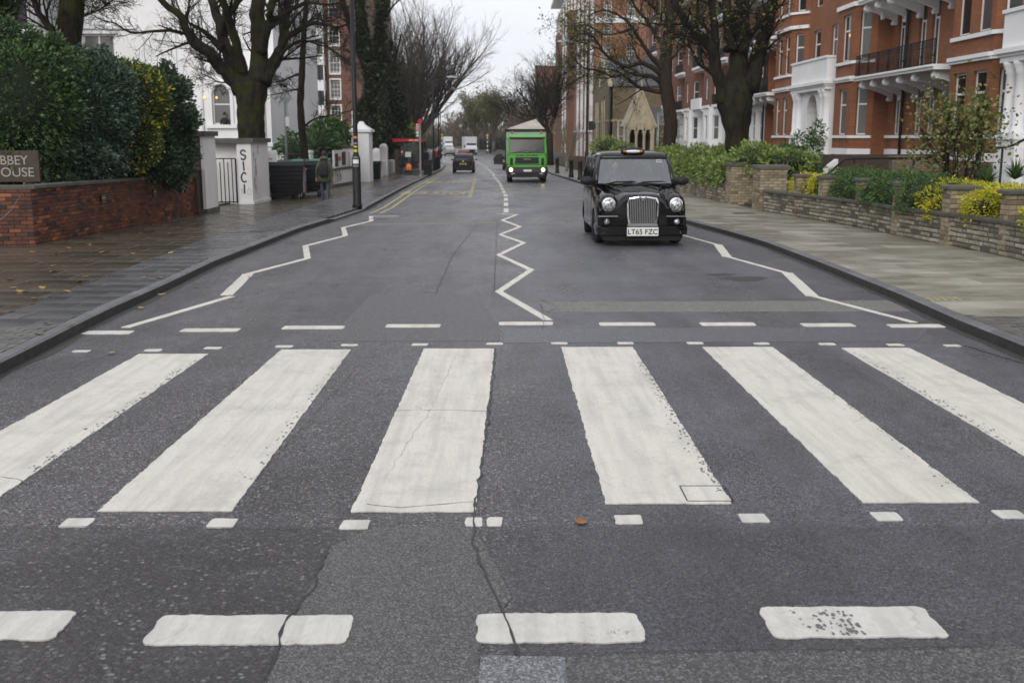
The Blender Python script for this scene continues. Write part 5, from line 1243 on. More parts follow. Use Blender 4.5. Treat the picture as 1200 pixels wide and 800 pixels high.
while ybay < GY1:
    white = i_ % 2 == 0; wbay = 6.0 if white else 3.4; fx = GX-(.35 if white else 0)
    wins = [(u, z, 1.5, 2.0, 'grid') for z in (-.2, 3.0, 6.2, 9.2, 12.4, 15.4, 18.4, 21.4, 24.4, 27.4) for u in ((.8, 3.6) if white else (.9,))]
    facade(t, (fx, ybay+wbay), (fx, ybay), -2, 2.6, [w_ for w_ in wins if w_[1] < 2], 'white_stucco', gm='far_glass')
    facade(t, (fx, ybay+wbay), (fx, ybay), 2.6, GT-2.5, [w_ for w_ in wins if w_[1] > 2 and w_[1] < GT-4.8], 'white_stucco' if white else 'flats_brick', gm='far_glass')
    if white: facade(t, (fx, ybay), (GX, ybay), -2, GT-2.5, [], 'flats_brick')
    trim(t, 'white_band', 'white_stucco', [(fx-.2, fx-.01, ybay, ybay+wbay, z, z+.35) for z in (2.6, 20.9, GT-2.8)])
    ybay += wbay; i_ += 1
trim(t, 'top_storey', 'white_stucco', [(GX+.6, 26, GY0+.5, GY1, GT-2.5, GT+.5), (GX-1.6, 26.3, GY0-1.2, GY1, GT+.5, GT+1.2)])
mb = MB(); mb.box(GX+.4, 26, GY0+.4, GY1, -2, GT-2.6); part('core', mb, 'flats_brick', t)
for yy in (188, 232): mb = MB(); mb.box(GX-1.6, GX-.2, yy, yy+3.2, -2, GT-8); part('chimney_stack', mb, 'left_flats_brick', t)
t = thing('flats_block', 'farther brown brick flats with white window strips seen between the bare trees', 'building', (8, 300, gz(300)))
mb = MB(); mb.box(8, 28, 285, 380, -2, 20); part('wall', mb, 'left_flats_brick', t)
for q in range(8): mb = MB(); mb.box(7.7, 8, 288+q*11, 291+q*11, -2, 19.5); part('white_strip', mb, 'white_stucco', t)
# -------- unseen terrace added behind the tripod to darken reflections
t = thing('added_terrace', 'dark brick terrace added unseen behind the camera to darken reflections', 'building', (0, -46, gz(-46)))
facade(t, (34, -46), (-34, -46), 0, 15, [(2+u_*4.4, z, 1.3, 2.1) for u_ in range(15) for z in (1.6, 5.2, 8.8, 12.0)], 'terrace_brick')
mb = MB(); mb.prism([(-46.4, 15.01), (-57, 15.01), (-52, 19)], 'x', -34, 34); mb.box(-34, 34, -57, -46.45, 0, 15); part('roof', mb, 'slate', t)
# -------- white villa on the left
t = thing('white_villa', 'large white stuccoed house behind the hedge and the big bare tree', 'building', (-17, 57, pz(57)))
VY = 57.0; VX0, VX1 = -25.5, -11.95; VT = 13
u = lambda x: x-VX0
facade(t, (VX0, VY), (VX1, VY), -.8, VT, [(u(-21.75), 4.6, 1.6, 2.55, 'double'), (u(-23.2), 4.6, 1.0, 2.55, 'double'), (u(-15.25), 2.62, .95, 2.05, 'sash'), (u(-18), 9, 1.2, 1.7, 'double')], 'white_stucco', recess=.14)
facade(t, (VX1, VY), (VX1, 70), -.8, VT, [(2, 2.6, 1.2, 2.2), (6, 2.6, 1.2, 2.2), (2, 7, 1.2, 2.2), (6, 7, 1.2, 2.2)], 'white_stucco')
trim(t, 'ledge', 'white_stucco', [(-22.2, -18.9, VY-.16, VY-.01, 7.42, 7.6), (VX0, VX1+.1, VY-.1, VY-.01, 9.6, 9.85), (-15.6, -14.0, VY-.2, VY-.01, 2.42, 2.6), (-22.0, -19.9, VY-.1, VY-.01, 7.18, 7.3)])
mb = MB()
for q in range(8):
    a0, a1 = math.pi*q/8, math.pi*(q+1)/8; cx_ = -14.775
    mb.prism([(cx_-math.cos(a0)*.475, 4.2+math.sin(a0)*.475), (cx_-math.cos(a1)*.475, 4.2+math.sin(a1)*.475), (cx_-math.cos(a1)*.62, 4.2+math.sin(a1)*.62), (cx_-math.cos(a0)*.62, 4.2+math.sin(a0)*.62)], 'y', VY-.1, VY+.02)
mb.box(-15.4, -15.25, VY-.1, VY+.02, 2.6, 4.2); mb.box(-14.3, -14.15, VY-.1, VY+.02, 2.6, 4.2)
for s_ in (-1, 1): mb.prism([(-14.775+s_*.475, 4.2), (-14.775+s_*.475, 4.7), (-14.775, 4.7), (-14.775+s_*.2, 4.62)], 'y', VY+.0, VY+.1)
part('window_arch', mb, 'white_stucco', t)
mb = MB(); mb.box(VX0, VX1-.35, VY+.35, 70, -.9, VT-.1); mb.box(VX0-.3, VX1+.4, VY-.4, 70.4, VT, VT+.4); part('roof', mb, 'slate', t)
for x in (-17.0, -15.75): mb = MB(); mb.tube([(x, VY-.06, 0), (x, VY-.06, 9.5)], .05, 6); part('drainpipe', mb, 'white_stucco', t)
# entrance bay lower on the road side
trim(t, 'porch', 'white_stucco', [(-13.4, -11.7, 54.6, 56.9, -.6, 5.0), (-13.55, -11.55, 54.45, 57.05, 5.0, 5.25), (-13.45, -11.65, 54.5, 56.95, 1.5, 1.65)])
mb = MB(); mb.prism([(-12.45, 1.7), (-11.95, 1.7), (-11.95, 3.9), (-12.2, 4.3), (-12.45, 3.9)], 'y', 54.57, 54.6); part('niche', mb, 'pale_grey_render', t)
trim(t, 'steps_wall', 'white_stucco', [(-13.0, -9.4, 52.2, 52.5, -.6, 1.2), (-9.8, -9.3, 52, 52.7, -.6, 1.35)])
mb = MB(); mb.ell((-14.98, VY-.12, 3.98), (.06, .05, .06), 8, 6); part('wall_lamp', mb, 'lamp_yellow', t)
mb = MB(); mb.ell((-15.62, VY-.12, 3.98), (.06, .05, .06), 8, 6); part('wall_lamp', mb, 'lamp_yellow', t)
# pale house at far left
t = thing('pale_house', 'pale grey house with a sash window above the far left hedge', 'building', (-24, 46, pz(46)))
q = P(52, 20, 54); xr = q.x
facade(t, (-38, 54), (xr, 54), -.6, 13, [(xr+38-1.9, P(0, 36, 54).z, 1.1, 2.8, 'sash'), (xr+38-6.2, P(0, 36, 54).z, 1.2, 2.8, 'sash')], 'pale_grey_render')
mb = MB(); mb.box(-38, xr-.35, 54.35, 56.5, -.8, 12.9); mb.box(xr-.3, xr, 54.01, 56.5, -.8, 13); part('side_wall', mb, 'pale_grey_render', t)
mb = MB(); mb.tube([(xr-.22, 53.9, -.5), (xr-.22, 53.9, 13)], .07, 6); part('drainpipe', mb, 'post_grey', t)
# -------- brick flats on the left
t = thing('brick_flats', 'tall brown brick flats with a white bay behind the slim left tree', 'building', (-20, 118, gz(118)))
BY = 118; bx0, bx1 = -24.8, -15.4
def pz_(y): return P(390, y, BY).z
wc = [(pz_(52), 1.75), (pz_(85), 2.0), (pz_(114.5), 1.75), (pz_(142.5), 1.55)]
facade(t, (bx0, BY), (bx1, BY), -2, 24, [(P(384, 0, BY).x-bx0, z, 1.1, h_, 'grid') for z, h_ in wc]+[(P(384, 0, BY).x-bx0, pz_(20), 1.1, 1.9, 'grid'), (P(384, 0, BY).x-bx0, pz_(-8), 1.1, 1.9, 'grid'),
    (.9, pz_(60), .9, 1.7, 'grid'), (.9, pz_(95), .9, 1.7, 'grid'), (.9, pz_(25), .9, 1.7, 'grid')], 'left_flats_brick', gm='far_glass')
facade(t, (bx1, BY), (bx1, 150), -2, 20, [(v, z, 1.2, 1.7, 'grid') for v in (2, 6, 10, 14) for z in (2, 5.2, 8.4, 11.6)], 'left_flats_brick', gm='far_glass')
for (z, h_) in wc: trim(t, 'window_surround', 'white_frame', [(P(383, 0, BY).x, P(397, 0, BY).x, BY-.12, BY-.005, z-.25, z-.05), (P(383, 0, BY).x, P(383, 0, BY).x+.13, BY-.08, BY-.005, z-.05, z+h_+.1), (P(397, 0, BY).x-.13, P(397, 0, BY).x, BY-.08, BY-.005, z-.05, z+h_+.1), (P(383, 0, BY).x, P(397, 0, BY).x, BY-.09, BY-.005, z+h_+.1, z+h_+.25)])
xa, xb = P(359, 0, BY).x, P(379, 0, BY).x
trim(t, 'bay', 'white_frame', [(xa, xb, BY-1.2, BY-.01, z, z+1.1) for z in (pz_(165), pz_(136), pz_(107), pz_(77), pz_(47), pz_(17))])
for z in (pz_(154), pz_(126), pz_(97), pz_(67), pz_(37)):
    mb = MB(); mb.box(xa+.05, xb-.05, BY-1.1, BY-.02, z, z+1.75); part('bay_glazing', mb, 'far_glass', t)
    for k in range(5): mb = MB(); xx = xa+(xb-xa)*k/4; mb.box(xx-.05, xx+.05, BY-1.2, BY-1.1, z, z+1.75); part('mullion', mb, 'white_frame' if k % 2 == 0 else 'black_iron', t)
trim(t, 'stone_base', 'cream_stone', [(P(383, 0, BY).x, bx1+.3, BY-.5, BY-.01, -2, P(0, 146, BY).z), (bx0-1, xa, BY-.9, BY-.02, -2, P(0, 153, BY).z)])
trim(t, 'white_base', 'white_stucco', [(-26.5, P(352, 0, 100).x, 99, 100, -1.5, P(0, 153, 100).z)])
mb = MB(); mb.box(bx0, bx1-.35, BY+.35, 150, -2, 23.8); part('core', mb, 'left_flats_brick', t)
xa2, xb2 = P(409, 0, 112).x, P(423, 0, 112).x
trim(t, 'ground_bay', 'left_flats_brick', [(xa2-.2, xb2+.1, 112, 117.9, -2, P(0, 148, 112).z), (xa2-.2, xb2+.1, 112, 117.9, P(0, 129, 112).z, P(0, 115, 112).z)])
mb = MB(); mb.box(xa2, xb2, 112.1, 117, P(0, 148, 112).z, P(0, 129, 112).z); part('bay_glazing', mb, 'far_glass', t)
for k in range(5): mb = MB(); xx = xa2+(xb2-xa2)*k/4; mb.box(xx-.06, xx+.06, 112, 112.1, P(0, 148, 112).z, P(0, 129, 112).z); part('mullion', mb, 'white_frame', t)
# white house seen over the far right walls
# brick stair wall and handrails in the right garden
t = thing('stair_wall', 'yellow brick stair wall in the garden below the mansion block', 'wall', (14.5, 38, pz(38)))
a = P(1046, 186, 36); b = P(1094, 186, 36)
mb = MB(); mb.box(a.x, b.x, 36, 36.3, pz(36), a.z); mb.box(a.x-.05, b.x+.1, 35.95, 36.35, a.z, a.z+.08); part('wall_body', mb, 'yellow_brick', t)
mb = MB(); mb.box(b.x, b.x+.4, 35.8, 36.4, pz(36), b.z+.1); part('pier', mb, 'yellow_brick', t)
mb = MB(); c_ = P(1160, 186, 36); mb.box(b.x+.4, c_.x+4, 37.5, 37.8, pz(36), c_.z-.25); part('wall_body', mb, 'dark_brick', t)
t = thing('handrail', 'long black handrail rising over the brick stair wall', 'railing', (13, 35, pz(35)))
pts = [P(973, 202, 35), P(989, 187, 35), P(1000, 186, 35), P(1087, 185, 35), P(1118, 171, 35.0)]
mb = MB(); mb.tube(pts, .04, 6); part('rail', mb, 'black_iron', t)
for px in (1001, 1071): a = P(px, 186, 35); mb = MB(); mb.tube([a, (a.x, a.y, pz(35))], .035, 6); part('post', mb, 'black_iron', t)
t = thing('handrail', 'black handrail curving up beside the near white porch at the right edge', 'railing', (15, 32, pz(32)))
mb = MB(); mb.tube([P(1160, 173, 33), P(1178, 173, 33), P(1188, 170, 33), P(1215, 156, 33)], .04, 6); part('rail', mb, 'black_iron', t)
a = P(1175, 173, 33); mb = MB(); mb.tube([a, (a.x, a.y, pz(33))], .035, 6); part('post', mb, 'black_iron', t)
t = thing('garden_wall', 'dark brick garden wall below the porch steps behind the entrance piers', 'wall', (13, 44, pz(44)))
mb = MB(); mb.box(11.2, FX, 43.6, 44, pz(44)-.3, P(0, 181, 44).z); part('wall_body', mb, 'dark_brick', t)
mb = MB(); a = P(922, 205, 46); mb.prism([(P(922, 205, 46).x, pz(46)), (P(940, 198, 46).x, P(0, 197, 46).z), (P(956, 186, 46).x, P(0, 185, 46).z), (P(956, 205, 46).x, pz(46))], 'y', 42.9, 43.4); whole('stair_balustrade', mb, 'white_stucco', 'white sloping stair side wall below the far porch', 'stairs', (a.x, 43, pz(43)))

# ================================================================== TREES
def ring_tube(mb, pts, rs, n):
    mb.tube(pts, rs, n, caps=False)
def wig(a, s, k): return Vector((noise.noise(Vector((a, s, k))), noise.noise(Vector((a, s+7, k))), noise.noise(Vector((a, s+13, k)))))
def grow(mb, p, d, r, L, lvl, cfg, seed, leaves=None):
    nseg = cfg['seg'][lvl]; pts = [Vector(p)]; dd = Vector(d).normalized(); rs = [r]
    tip = .35 if lvl < cfg['max'] else .3
    for i in range(nseg):
        dd = (dd+wig(i*.8, seed, 2.1)*cfg['wig'][lvl]+Vector((0, 0, cfg['up'][lvl]))).normalized()
        pts.append(pts[-1]+dd*L/nseg); rs.append(r*(1-(1-tip)*(i+1)/nseg))
    mb.tube(pts, rs, cfg['n'][lvl], caps=False)
    if lvl >= cfg['max']:
        if leaves is not None:
            for q in pts[1:]: leaves.append(q)
        return
    kids = cfg['kids'][lvl]
    for k in range(kids):
        t = cfg['t0'][lvl]+(1-cfg['t0'][lvl])*(k+rnd.random()*.8)/kids; f = min(.999, t)*nseg; i = int(f)
        q = pts[i]+(pts[i+1]-pts[i])*(f-i); ax = (pts[i+1]-pts[i]).normalized(); rr = rs[i]+(rs[i+1]-rs[i])*(f-i)
        perp = ax.cross(Vector((rnd.uniform(-1, 1), rnd.uniform(-1, 1), rnd.uniform(-1, 1)))); 
        if perp.length < .01: continue
        perp.normalize(); an = math.radians(rnd.uniform(*cfg['ang'][lvl]))
        grow(mb, q, ax*math.cos(an)+perp*math.sin(an), max(cfg.get('rmin', .004), rr*cfg['rr'][lvl]), L*cfg['lr'][lvl]*(1.15-.5*t)*rnd.uniform(.75, 1.2), lvl+1, cfg, seed*1.7+k*3.1+lvl, leaves)
SPR = dict(seg=[7, 5, 4, 3], wig=[.30, .42, .5, .5], up=[.04, .05, .04, .02], n=[6, 4, 3, 3], kids=[7, 7, 5, 0], t0=[.25, .2, .2, 0], ang=[(25, 60), (25, 65), (30, 70), (0, 0)], rr=[.5, .5, .5, .5], lr=[.55, .60, .60, .5], max=3, rmin=.008)
def limb(mb, tw, px, Y0, r0, r1, dy=0, kids=6, clen=1.8, n=8, cfg=SPR, leaves=None, lvl=1, rk=.38, bumps=0):
    kids = int(kids*(2.0 if px[0][0] < 500 else 1.35))
    pts = []; K = len(px)
    ctr = [P(q[0], q[1], Y0+dy*(i/(K-1))**1.1) for i, q in enumerate(px)]
    for i in range(K-1):
        p0, p1, p2, p3 = ctr[max(0, i-1)], ctr[i], ctr[i+1], ctr[min(K-1, i+2)]
        for k in range(3):
            s = k/3; pts.append(.5*((2*p1)+(-p0+p2)*s+(2*p0-5*p1+4*p2-p3)*s*s+(-p0+3*p1-3*p2+p3)*s**3))
    pts.append(ctr[-1]); m = len(pts)
    pts = [p+wig(i*.9, px[0][0]*.1, 1)*r0*.25 for i, p in enumerate(pts)]
    rs = [(r0+(r1-r0)*(i/(m-1))**.8)*(1.0+.22*math.exp(-i*.7))*(1+.10*noise.noise(Vector((i*1.3, px[0][0], 4)))*1.5) for i in range(m)]
    mb.tube(pts, rs, n+2, caps=True)
    for k in range(kids):
        t = .18+.8*(k+rnd.random())/kids; f = min(.999, t)*(m-1); i = int(f); q = pts[i]+(pts[i+1]-pts[i])*(f-i); ax = (pts[i+1]-pts[i]).normalized(); rr = rs[i]*rk
        perp = ax.cross(Vector((rnd.uniform(-1, 1), rnd.uniform(-1, 1), rnd.uniform(-.3, 1)))).normalized(); an = math.radians(rnd.uniform(30, 70))
        grow(tw, q, ax*math.cos(an)+perp*math.sin(an)+Vector((0, 0, .25)), max(.012, min(rr, .06)), clen*rnd.uniform(.6, 1.3), lvl, cfg, px[0][1]+k*2.3, leaves)
    return pts
def big_tree(name, label, base_px, Y, trunk, limbs, bark_, twigm, leaf=None, leafsize=.1, leafn=0, ivy=None, bumps=0, nb=26):
    b = P(base_px[0], base_px[1], Y); z = pz(Y)-.1; t = thing(name, label, 'tree', (b.x, Y, z))
    mb = MB(); tw = MB(); leaves = [] if leaf else None
    # trunk as stacked rings with buttress and burrs
    ctr = [(P(px, py, Y), r) for px, py, r in trunk]; ctr[0] = (Vector((ctr[0][0].x, Y, z)), ctr[0][1])
    secs = []; K = len(ctr)
    for i in range(K-1):
        for k in range(9):
            s = k/9; c = ctr[i][0].lerp(ctr[i+1][0], s); r = ctr[i][1]+(ctr[i+1][1]-ctr[i][1])*(3*s*s-2*s**3)
            secs.append((c, r))
    secs.append(ctr[-1]); rings = []
    for j, (c, r) in enumerate(secs):
        ring = []
        for k in range(nb):
            a = 2*math.pi*k/nb; q = Vector((math.cos(a), math.sin(a), 0)); m_ = 1+.16*noise.noise(Vector((q.x*1.6, q.y*1.6, c.z*.7+Y)))+.13*noise.noise(Vector((q.x*4, q.y*4, c.z*2.2)))+.05*noise.noise(Vector((q.x*11, q.y*11, c.z*3)))+bumps*max(0, noise.noise(Vector((q.x*2.1+5, q.y*2.1, c.z*1.5))))
            ring.append(tuple(c+q*r*m_))
        rings.append(ring)
    mb.loft(rings)
    for l in limbs:
        limb(mb, tw, l['p'], Y, l['r'][0], l['r'][1], l.get('dy', 0), l.get('k', 6), l.get('c', 1.8), leaves=leaves)
    part('trunk', mb, bark_, t, fix=False)
    if tw.f: part('crown', tw, twigm, t, fix=False)
    if leaf and leaves:
        L = np.array([tuple(q) for q in leaves]); sel = nr.choice(len(L), leafn); pts = L[sel]+nr.normal(size=(leafn, 3))*.13
        link('foliage', leaf_mesh('foliage', pts-np.array(woff(t)), leafsize, leaf, .6), t)
    if ivy is not None:
        pts = []
        for (px, py, rr, k) in ivy:
            c = P(px, py, Y); q = nr.normal(size=(k, 3)); q /= np.linalg.norm(q, axis=1)[:, None]; pts.append(np.array(tuple(c))+q*rr*nr.uniform(.6, 1.15, k)[:, None]*np.array([1, 1, 1.4]))
        pts = np.concatenate(pts); link('ivy', leaf_mesh('ivy', pts-np.array(woff(t)), .22, 'leaf_ivy', .8), t)
    return t
# big bare tree on the left
big_tree('bare_tree', 'huge bare tree with mossy forking limbs behind the scribbled white wall', (295, 165), 43.5,
    [(295, 172, .62), (295, 150, .51), (294, 130, .50), (294, 112, .58), (294, 102, .62), (294, 94, .50), (294, 88, .20)], [
    dict(p=[(284, 106), (270, 90), (256, 74), (240, 58), (228, 50), (220, 38), (210, 18), (192, 4), (170, -18)], r=(.34, .09), k=7, dy=-1.5, c=1.5),
    dict(p=[(214, 40), (200, 36), (180, 37), (158, 39), (146, 35), (136, 28), (120, 24), (102, 14)], r=(.075, .02), k=7, dy=-1, c=1.0),
    dict(p=[(262, 56), (250, 48), (236, 36), (222, 28)], r=(.09, .04), k=2, dy=1),
    dict(p=[(285, 98), (272, 72), (262, 44), (254, 18), (243, -20)], r=(.34, .14), k=4, dy=2),
    dict(p=[(284, 88), (279, 60), (271, 30), (262, 4), (256, -20)], r=(.24, .12), k=3, dy=-2),
    dict(p=[(262, 40), (264, 24), (276, 8), (285, -18)], r=(.15, .08), k=3, dy=-2),
    dict(p=[(301, 98), (304, 70), (303, 38), (302, 8), (306, -22)], r=(.40, .24), k=3, dy=1),
    dict(p=[(306, 60), (312, 36), (318, 10), (322, -20)], r=(.22, .13), k=3, dy=-1),
    dict(p=[(308, 96), (318, 78), (328, 62), (334, 40), (336, 12), (340, -20)], r=(.30, .14), k=5, dy=2),
    dict(p=[(326, 62), (336, 44), (350, 36), (364, 28), (382, 29), (398, 32), (412, 26)], r=(.16, .03), k=6, dy=-2, c=1.2),
    dict(p=[(318, 26), (330, 20), (344, 10), (362, 3), (384, 6), (404, 2)], r=(.14, .03), k=6, dy=-2, c=1.2),
    dict(p=[(322, 76), (334, 58), (352, 48), (372, 52), (392, 60), (404, 72)], r=(.07, .015), k=6, dy=-1, c=.9),
    dict(p=[(286, 106), (272, 98), (256, 96), (244, 90), (232, 84)], r=(.05, .012), k=7, dy=-1, c=.8),
    dict(p=[(270, 88), (264, 72), (252, 66), (242, 70)], r=(.04, .01), k=5, dy=-1, c=.8)], 'bark_mossy', 'bark_dark', bumps=.1)
# slim tree beside it
big_tree('slim_tree', 'slim dark tree with side twigs between the big bare tree and the lamp post', (357, 175), 51,
    [(358, 185, .27), (354, 150, .17), (352, 120, .16), (354, 80, .15), (356, 40, .13), (361, -20, .10)], [
    dict(p=[(353, 86), (342, 90), (330, 95), (314, 98)], r=(.06, .02), k=5, c=.9), dict(p=[(351, 105), (340, 106), (328, 110), (312, 112)], r=(.05, .015), k=5, c=.9),
    dict(p=[(354, 52), (366, 48), (380, 52), (396, 64), (410, 72)], r=(.06, .02), k=7, c=1.0, dy=1),
    dict(p=[(357, 148), (368, 140), (384, 136), (402, 132), (420, 128)], r=(.05, .018), k=6, c=.8, dy=1),
    dict(p=[(358, 30), (370, 22), (384, 26), (400, 20)], r=(.06, .02), k=6, c=1.1)], 'bark_dark', 'bark_dark', nb=10)
# trunks above the hedge at far left
big_tree('hedge_tree', 'straight dark trunk with a thin leaning stem rising out of the left hedge', (82, 60), 27,
    [(80, 150, .30), (82, 50, .27), (83, 20, .27), (86, -25, .26)], [dict(p=[(70, 58), (62, 38), (50, 22), (42, 8), (36, -20)], r=(.09, .07), k=4, c=1.2), dict(p=[(84, 30), (96, 20), (112, 14), (128, 4)], r=(.04, .012), k=6, c=.8), dict(p=[(60, 44), (66, 28), (74, 12)], r=(.04, .02), k=4, c=.8)], 'bark_mossy', 'bark_dark', nb=12)
big_tree('ivy_tree', 'ivy covered trunk at the top left corner', (0, 30), 25, [(0, 150, .25), (-2, 40, .2), (-4, -25, .2)], [], 'bark_dark', 'bark_dark', ivy=[(0, y, .22, 260) for y in range(-24, 44, 8)], nb=8)
# ivy clad tree behind the lamp post
big_tree('ivy_tree', 'tall ivy clad tree leaning behind the dark lamp post', (430, 160), 72,
    [(436, 180, .5), (435, 140, .4), (434, 100, .36), (436, 80, .34)], [
    dict(p=[(434, 92), (424, 66), (412, 38), (404, 10), (396, -20)], r=(.3, .14), k=4, c=2.0), dict(p=[(438, 88), (444, 60), (446, 30), (450, 0), (452, -20)], r=(.3, .16), k=4, c=2.0),
    dict(p=[(452, 20), (462, 6), (474, -4)], r=(.08, .03), k=4, c=1.6), dict(p=[(440, 110), (450, 92), (462, 72), (470, 40)], r=(.14, .05), k=5, c=2)], 'bark_dark', 'bark_dark',
    ivy=[(434-.30*(100-y)*(.45), y, .36, 230) for y in range(-10, 100, 9)]+[(444+(60-y)*.06, y, .40, 260) for y in range(-12, 100, 9)]+[(436, y, .45, 220) for y in range(100, 166, 10)]+[(455, 60, .5, 200), (424, 40, .45, 160)], nb=10)
# big tree right
big_tree('street_tree', 'massive black barked tree with burrs and thick upright limbs behind the laurel hedge', (864, 200), 38.5,
    [(864, 200, .39), (864, 180, .37), (863, 160, .41), (862, 140, .48), (862, 124, .57), (863, 112, .57), (864, 98, .46), (866, 90, .25)], [
    dict(p=[(850, 118), (846, 98), (838, 82), (836, 62), (826, 48), (812, 36), (802, 24), (793, 8), (782, -18)], r=(.29, .09), k=7, c=1.3, dy=-1),
    dict(p=[(836, 66), (838, 44), (836, 20), (832, -4), (826, -22)], r=(.17, .10), k=5, c=1.2), dict(p=[(844, 96), (832, 84), (820, 76), (812, 62), (806, 50)], r=(.10, .03), k=6, c=.9),
    dict(p=[(862, 112), (864, 80), (868, 44), (870, 14), (872, -22)], r=(.39, .25), k=6, c=1.4, dy=1), dict(p=[(874, 112), (884, 84), (888, 66), (896, 44), (902, 20), (910, -20)], r=(.33, .17), k=6, c=1.3),
    dict(p=[(870, 60), (878, 44), (890, 26), (900, 6)], r=(.14, .07), k=5, c=1.0, dy=-1), dict(p=[(856, 60), (854, 34), (852, 8), (848, -20)], r=(.22, .14), k=4, c=1.2, dy=1), dict(p=[(826, 50), (816, 52), (804, 46), (790, 44)], r=(.06, .02), k=5, c=.8)],
    'bark_dark', 'bark_dark', leaf='leaf_olive', leafsize=.10, leafn=1500, bumps=.22)
# second tree
big_tree('street_tree', 'brown barked street tree with drooping mossy side branches left of the massive black tree', (783, 185), 56,
    [(783, 200, .36), (784, 170, .33), (787, 145, .36), (783, 118, .33), (779, 95, .34), (781, 60, .32), (785, 30, .28), (784, -22, .24)], [
    dict(p=[(778, 92), (768, 82), (752, 74), (738, 78), (722, 74), (708, 62), (696, 44), (682, 40), (668, 46)], r=(.15, .03), k=9, c=1.6, dy=-3),
    dict(p=[(776, 98), (764, 90), (750, 88), (738, 86), (718, 90), (700, 82), (684, 80), (668, 64)], r=(.13, .03), k=9, c=1.6, dy=-2),
    dict(p=[(776, 108), (762, 106), (748, 102), (736, 92), (722, 84), (706, 80)], r=(.14, .03), k=7, c=1.4, dy=1),
    dict(p=[(778, 82), (764, 68), (752, 50), (742, 34), (728, 20), (706, 12), (688, 20)], r=(.14, .03), k=9, c=1.6, dy=-1),
    dict(p=[(780, 60), (768, 40), (756, 22), (744, 8), (736, -16)], r=(.12, .05), k=8, c=1.4), dict(p=[(740, 34), (722, 40), (706, 40), (690, 30), (676, 30)], r=(.07, .02), k=8, c=1.3, dy=-2),
    dict(p=[(782, 34), (770, 14), (758, 2), (740, -8)], r=(.12, .05), k=8, c=1.4), dict(p=[(786, 30), (796, 12), (802, -10)], r=(.10, .05), k=8, c=1.4), dict(p=[(786, 70), (798, 56), (806, 36), (812, 20)], r=(.07, .02), k=7, c=1.2),
    dict(p=[(708, 62), (698, 56), (688, 62), (676, 70), (664, 72)], r=(.05, .012), k=6, c=1.2)],
    'bark_brown', 'bark_mossy', leaf='leaf_olive', leafsize=.12, leafn=6500, nb=14)
# far bare trees: grown automatically
VASE = dict(seg=[7, 6, 5, 4], wig=[.20, .28, .36, .4], up=[.03, .07, .07, .05], n=[6, 4, 3, 3], kids=[9, 7, 6, 0], t0=[.25, .15, .15, 0], ang=[(18, 42), (20, 45), (20, 50), (0, 0)], rr=[.55, .5, .5, .5], lr=[.60, .5, .5, .5], max=3, rmin=.011)
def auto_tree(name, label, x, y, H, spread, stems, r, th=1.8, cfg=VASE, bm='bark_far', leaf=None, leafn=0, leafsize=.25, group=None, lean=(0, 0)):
    z = gz(y); t = thing(name, label, 'tree', (x, y, z), group); mb, tw = MB(), MB(); lv = [] if leaf else None
    mb.tube([(0, 0, -.2), (0, 0, th*.5), (lean[0]*.3, 0, th)], [r*1.25, r, r*.95], 10)
    for k in range(stems):
        a = 2*math.pi*k/stems+rnd.random(); s = spread*rnd.uniform(.25, 1.0)
        d = Vector((math.cos(a)*s+lean[0], math.sin(a)*s+lean[1], 1)).normalized(); p = Vector((lean[0]*.3, 0, th-.15))
        L = (H-th)*rnd.uniform(.75, 1.0)*.82
        grow(tw, p, d, r*rnd.uniform(.4, .55), L, 0, cfg, k*5.3+x, lv)
    part('trunk', mb, bm, t, local=True); part('crown', tw, bm, t, local=True, fix=False)
    if leaf:
        Lp = np.array([tuple(q) for q in lv]); pts = Lp[nr.choice(len(Lp), leafn)]+nr.normal(size=(leafn, 3))*.35
        link('foliage', leaf_mesh('foliage', pts, leafsize, leaf, .7), t)
    return t
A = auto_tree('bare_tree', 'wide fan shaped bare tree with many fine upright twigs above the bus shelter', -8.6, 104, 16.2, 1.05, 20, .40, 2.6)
B = auto_tree('bare_tree', 'bare spreading tree above the green truck with dark forked limbs', 4.6, 112, 13.5, 1.1, 6, .38, 3.4, dict(VASE, wig=[.3, .4, .42, .45], up=[.03, .05, .05, .03], ang=[(25, 60), (25, 60), (25, 60), (0, 0)]), bm='bark_dark')
D = auto_tree('leafy_tree', 'loose olive green tree low above the middle of the street', -6.5, 235, 12, .5, 7, .35, 2.2, leaf='leaf_olive', leafn=4200, leafsize=.36)
copytree(D, None, (-2.3, 220, gz(220)), 'second olive tinted tree, just right of the middle of the street and behind the truck', 2.0)
copytree(A, None, (-15.0, 158, gz(158)), 'bare tree farther down the left pavement, behind the fan shaped one', 1.3)
copytree(A, None, (-25.5, 280, gz(280)), 'distant bare tree closing the street on the left', 2.6)
copytree(B, None, (4.9, 150, gz(150)), 'bare tree on the right pavement half hidden behind the truck tree', 2.2)
copytree(B, None, (2.0, 190, gz(190)), 'distant bare tree beyond the truck, nearest of those to the striped pole', 4.0)
copytree(A, None, (-4.5, 300, gz(300)), 'far bare tree on the right side where the street bends', 3.3)
copytree(B, None, (-13.5, 345, gz(345)), 'faint bare tree in the gap at the end of the street', 1.0)
copytree(A, None, (-8.5, -30, gz(-30)), 'unseen bare tree added behind the camera to darken reflections, left', 1.1); copytree(B, None, (9.0, -27, gz(-27)), 'unseen bare tree added behind the camera to darken reflections, right', .5)  # out-of-view pair added so that reflections turn darker
copytree(A, None, (-21.5, 215, gz(215)), 'bare tree over the dark conifers at the left bend of the street', .4)
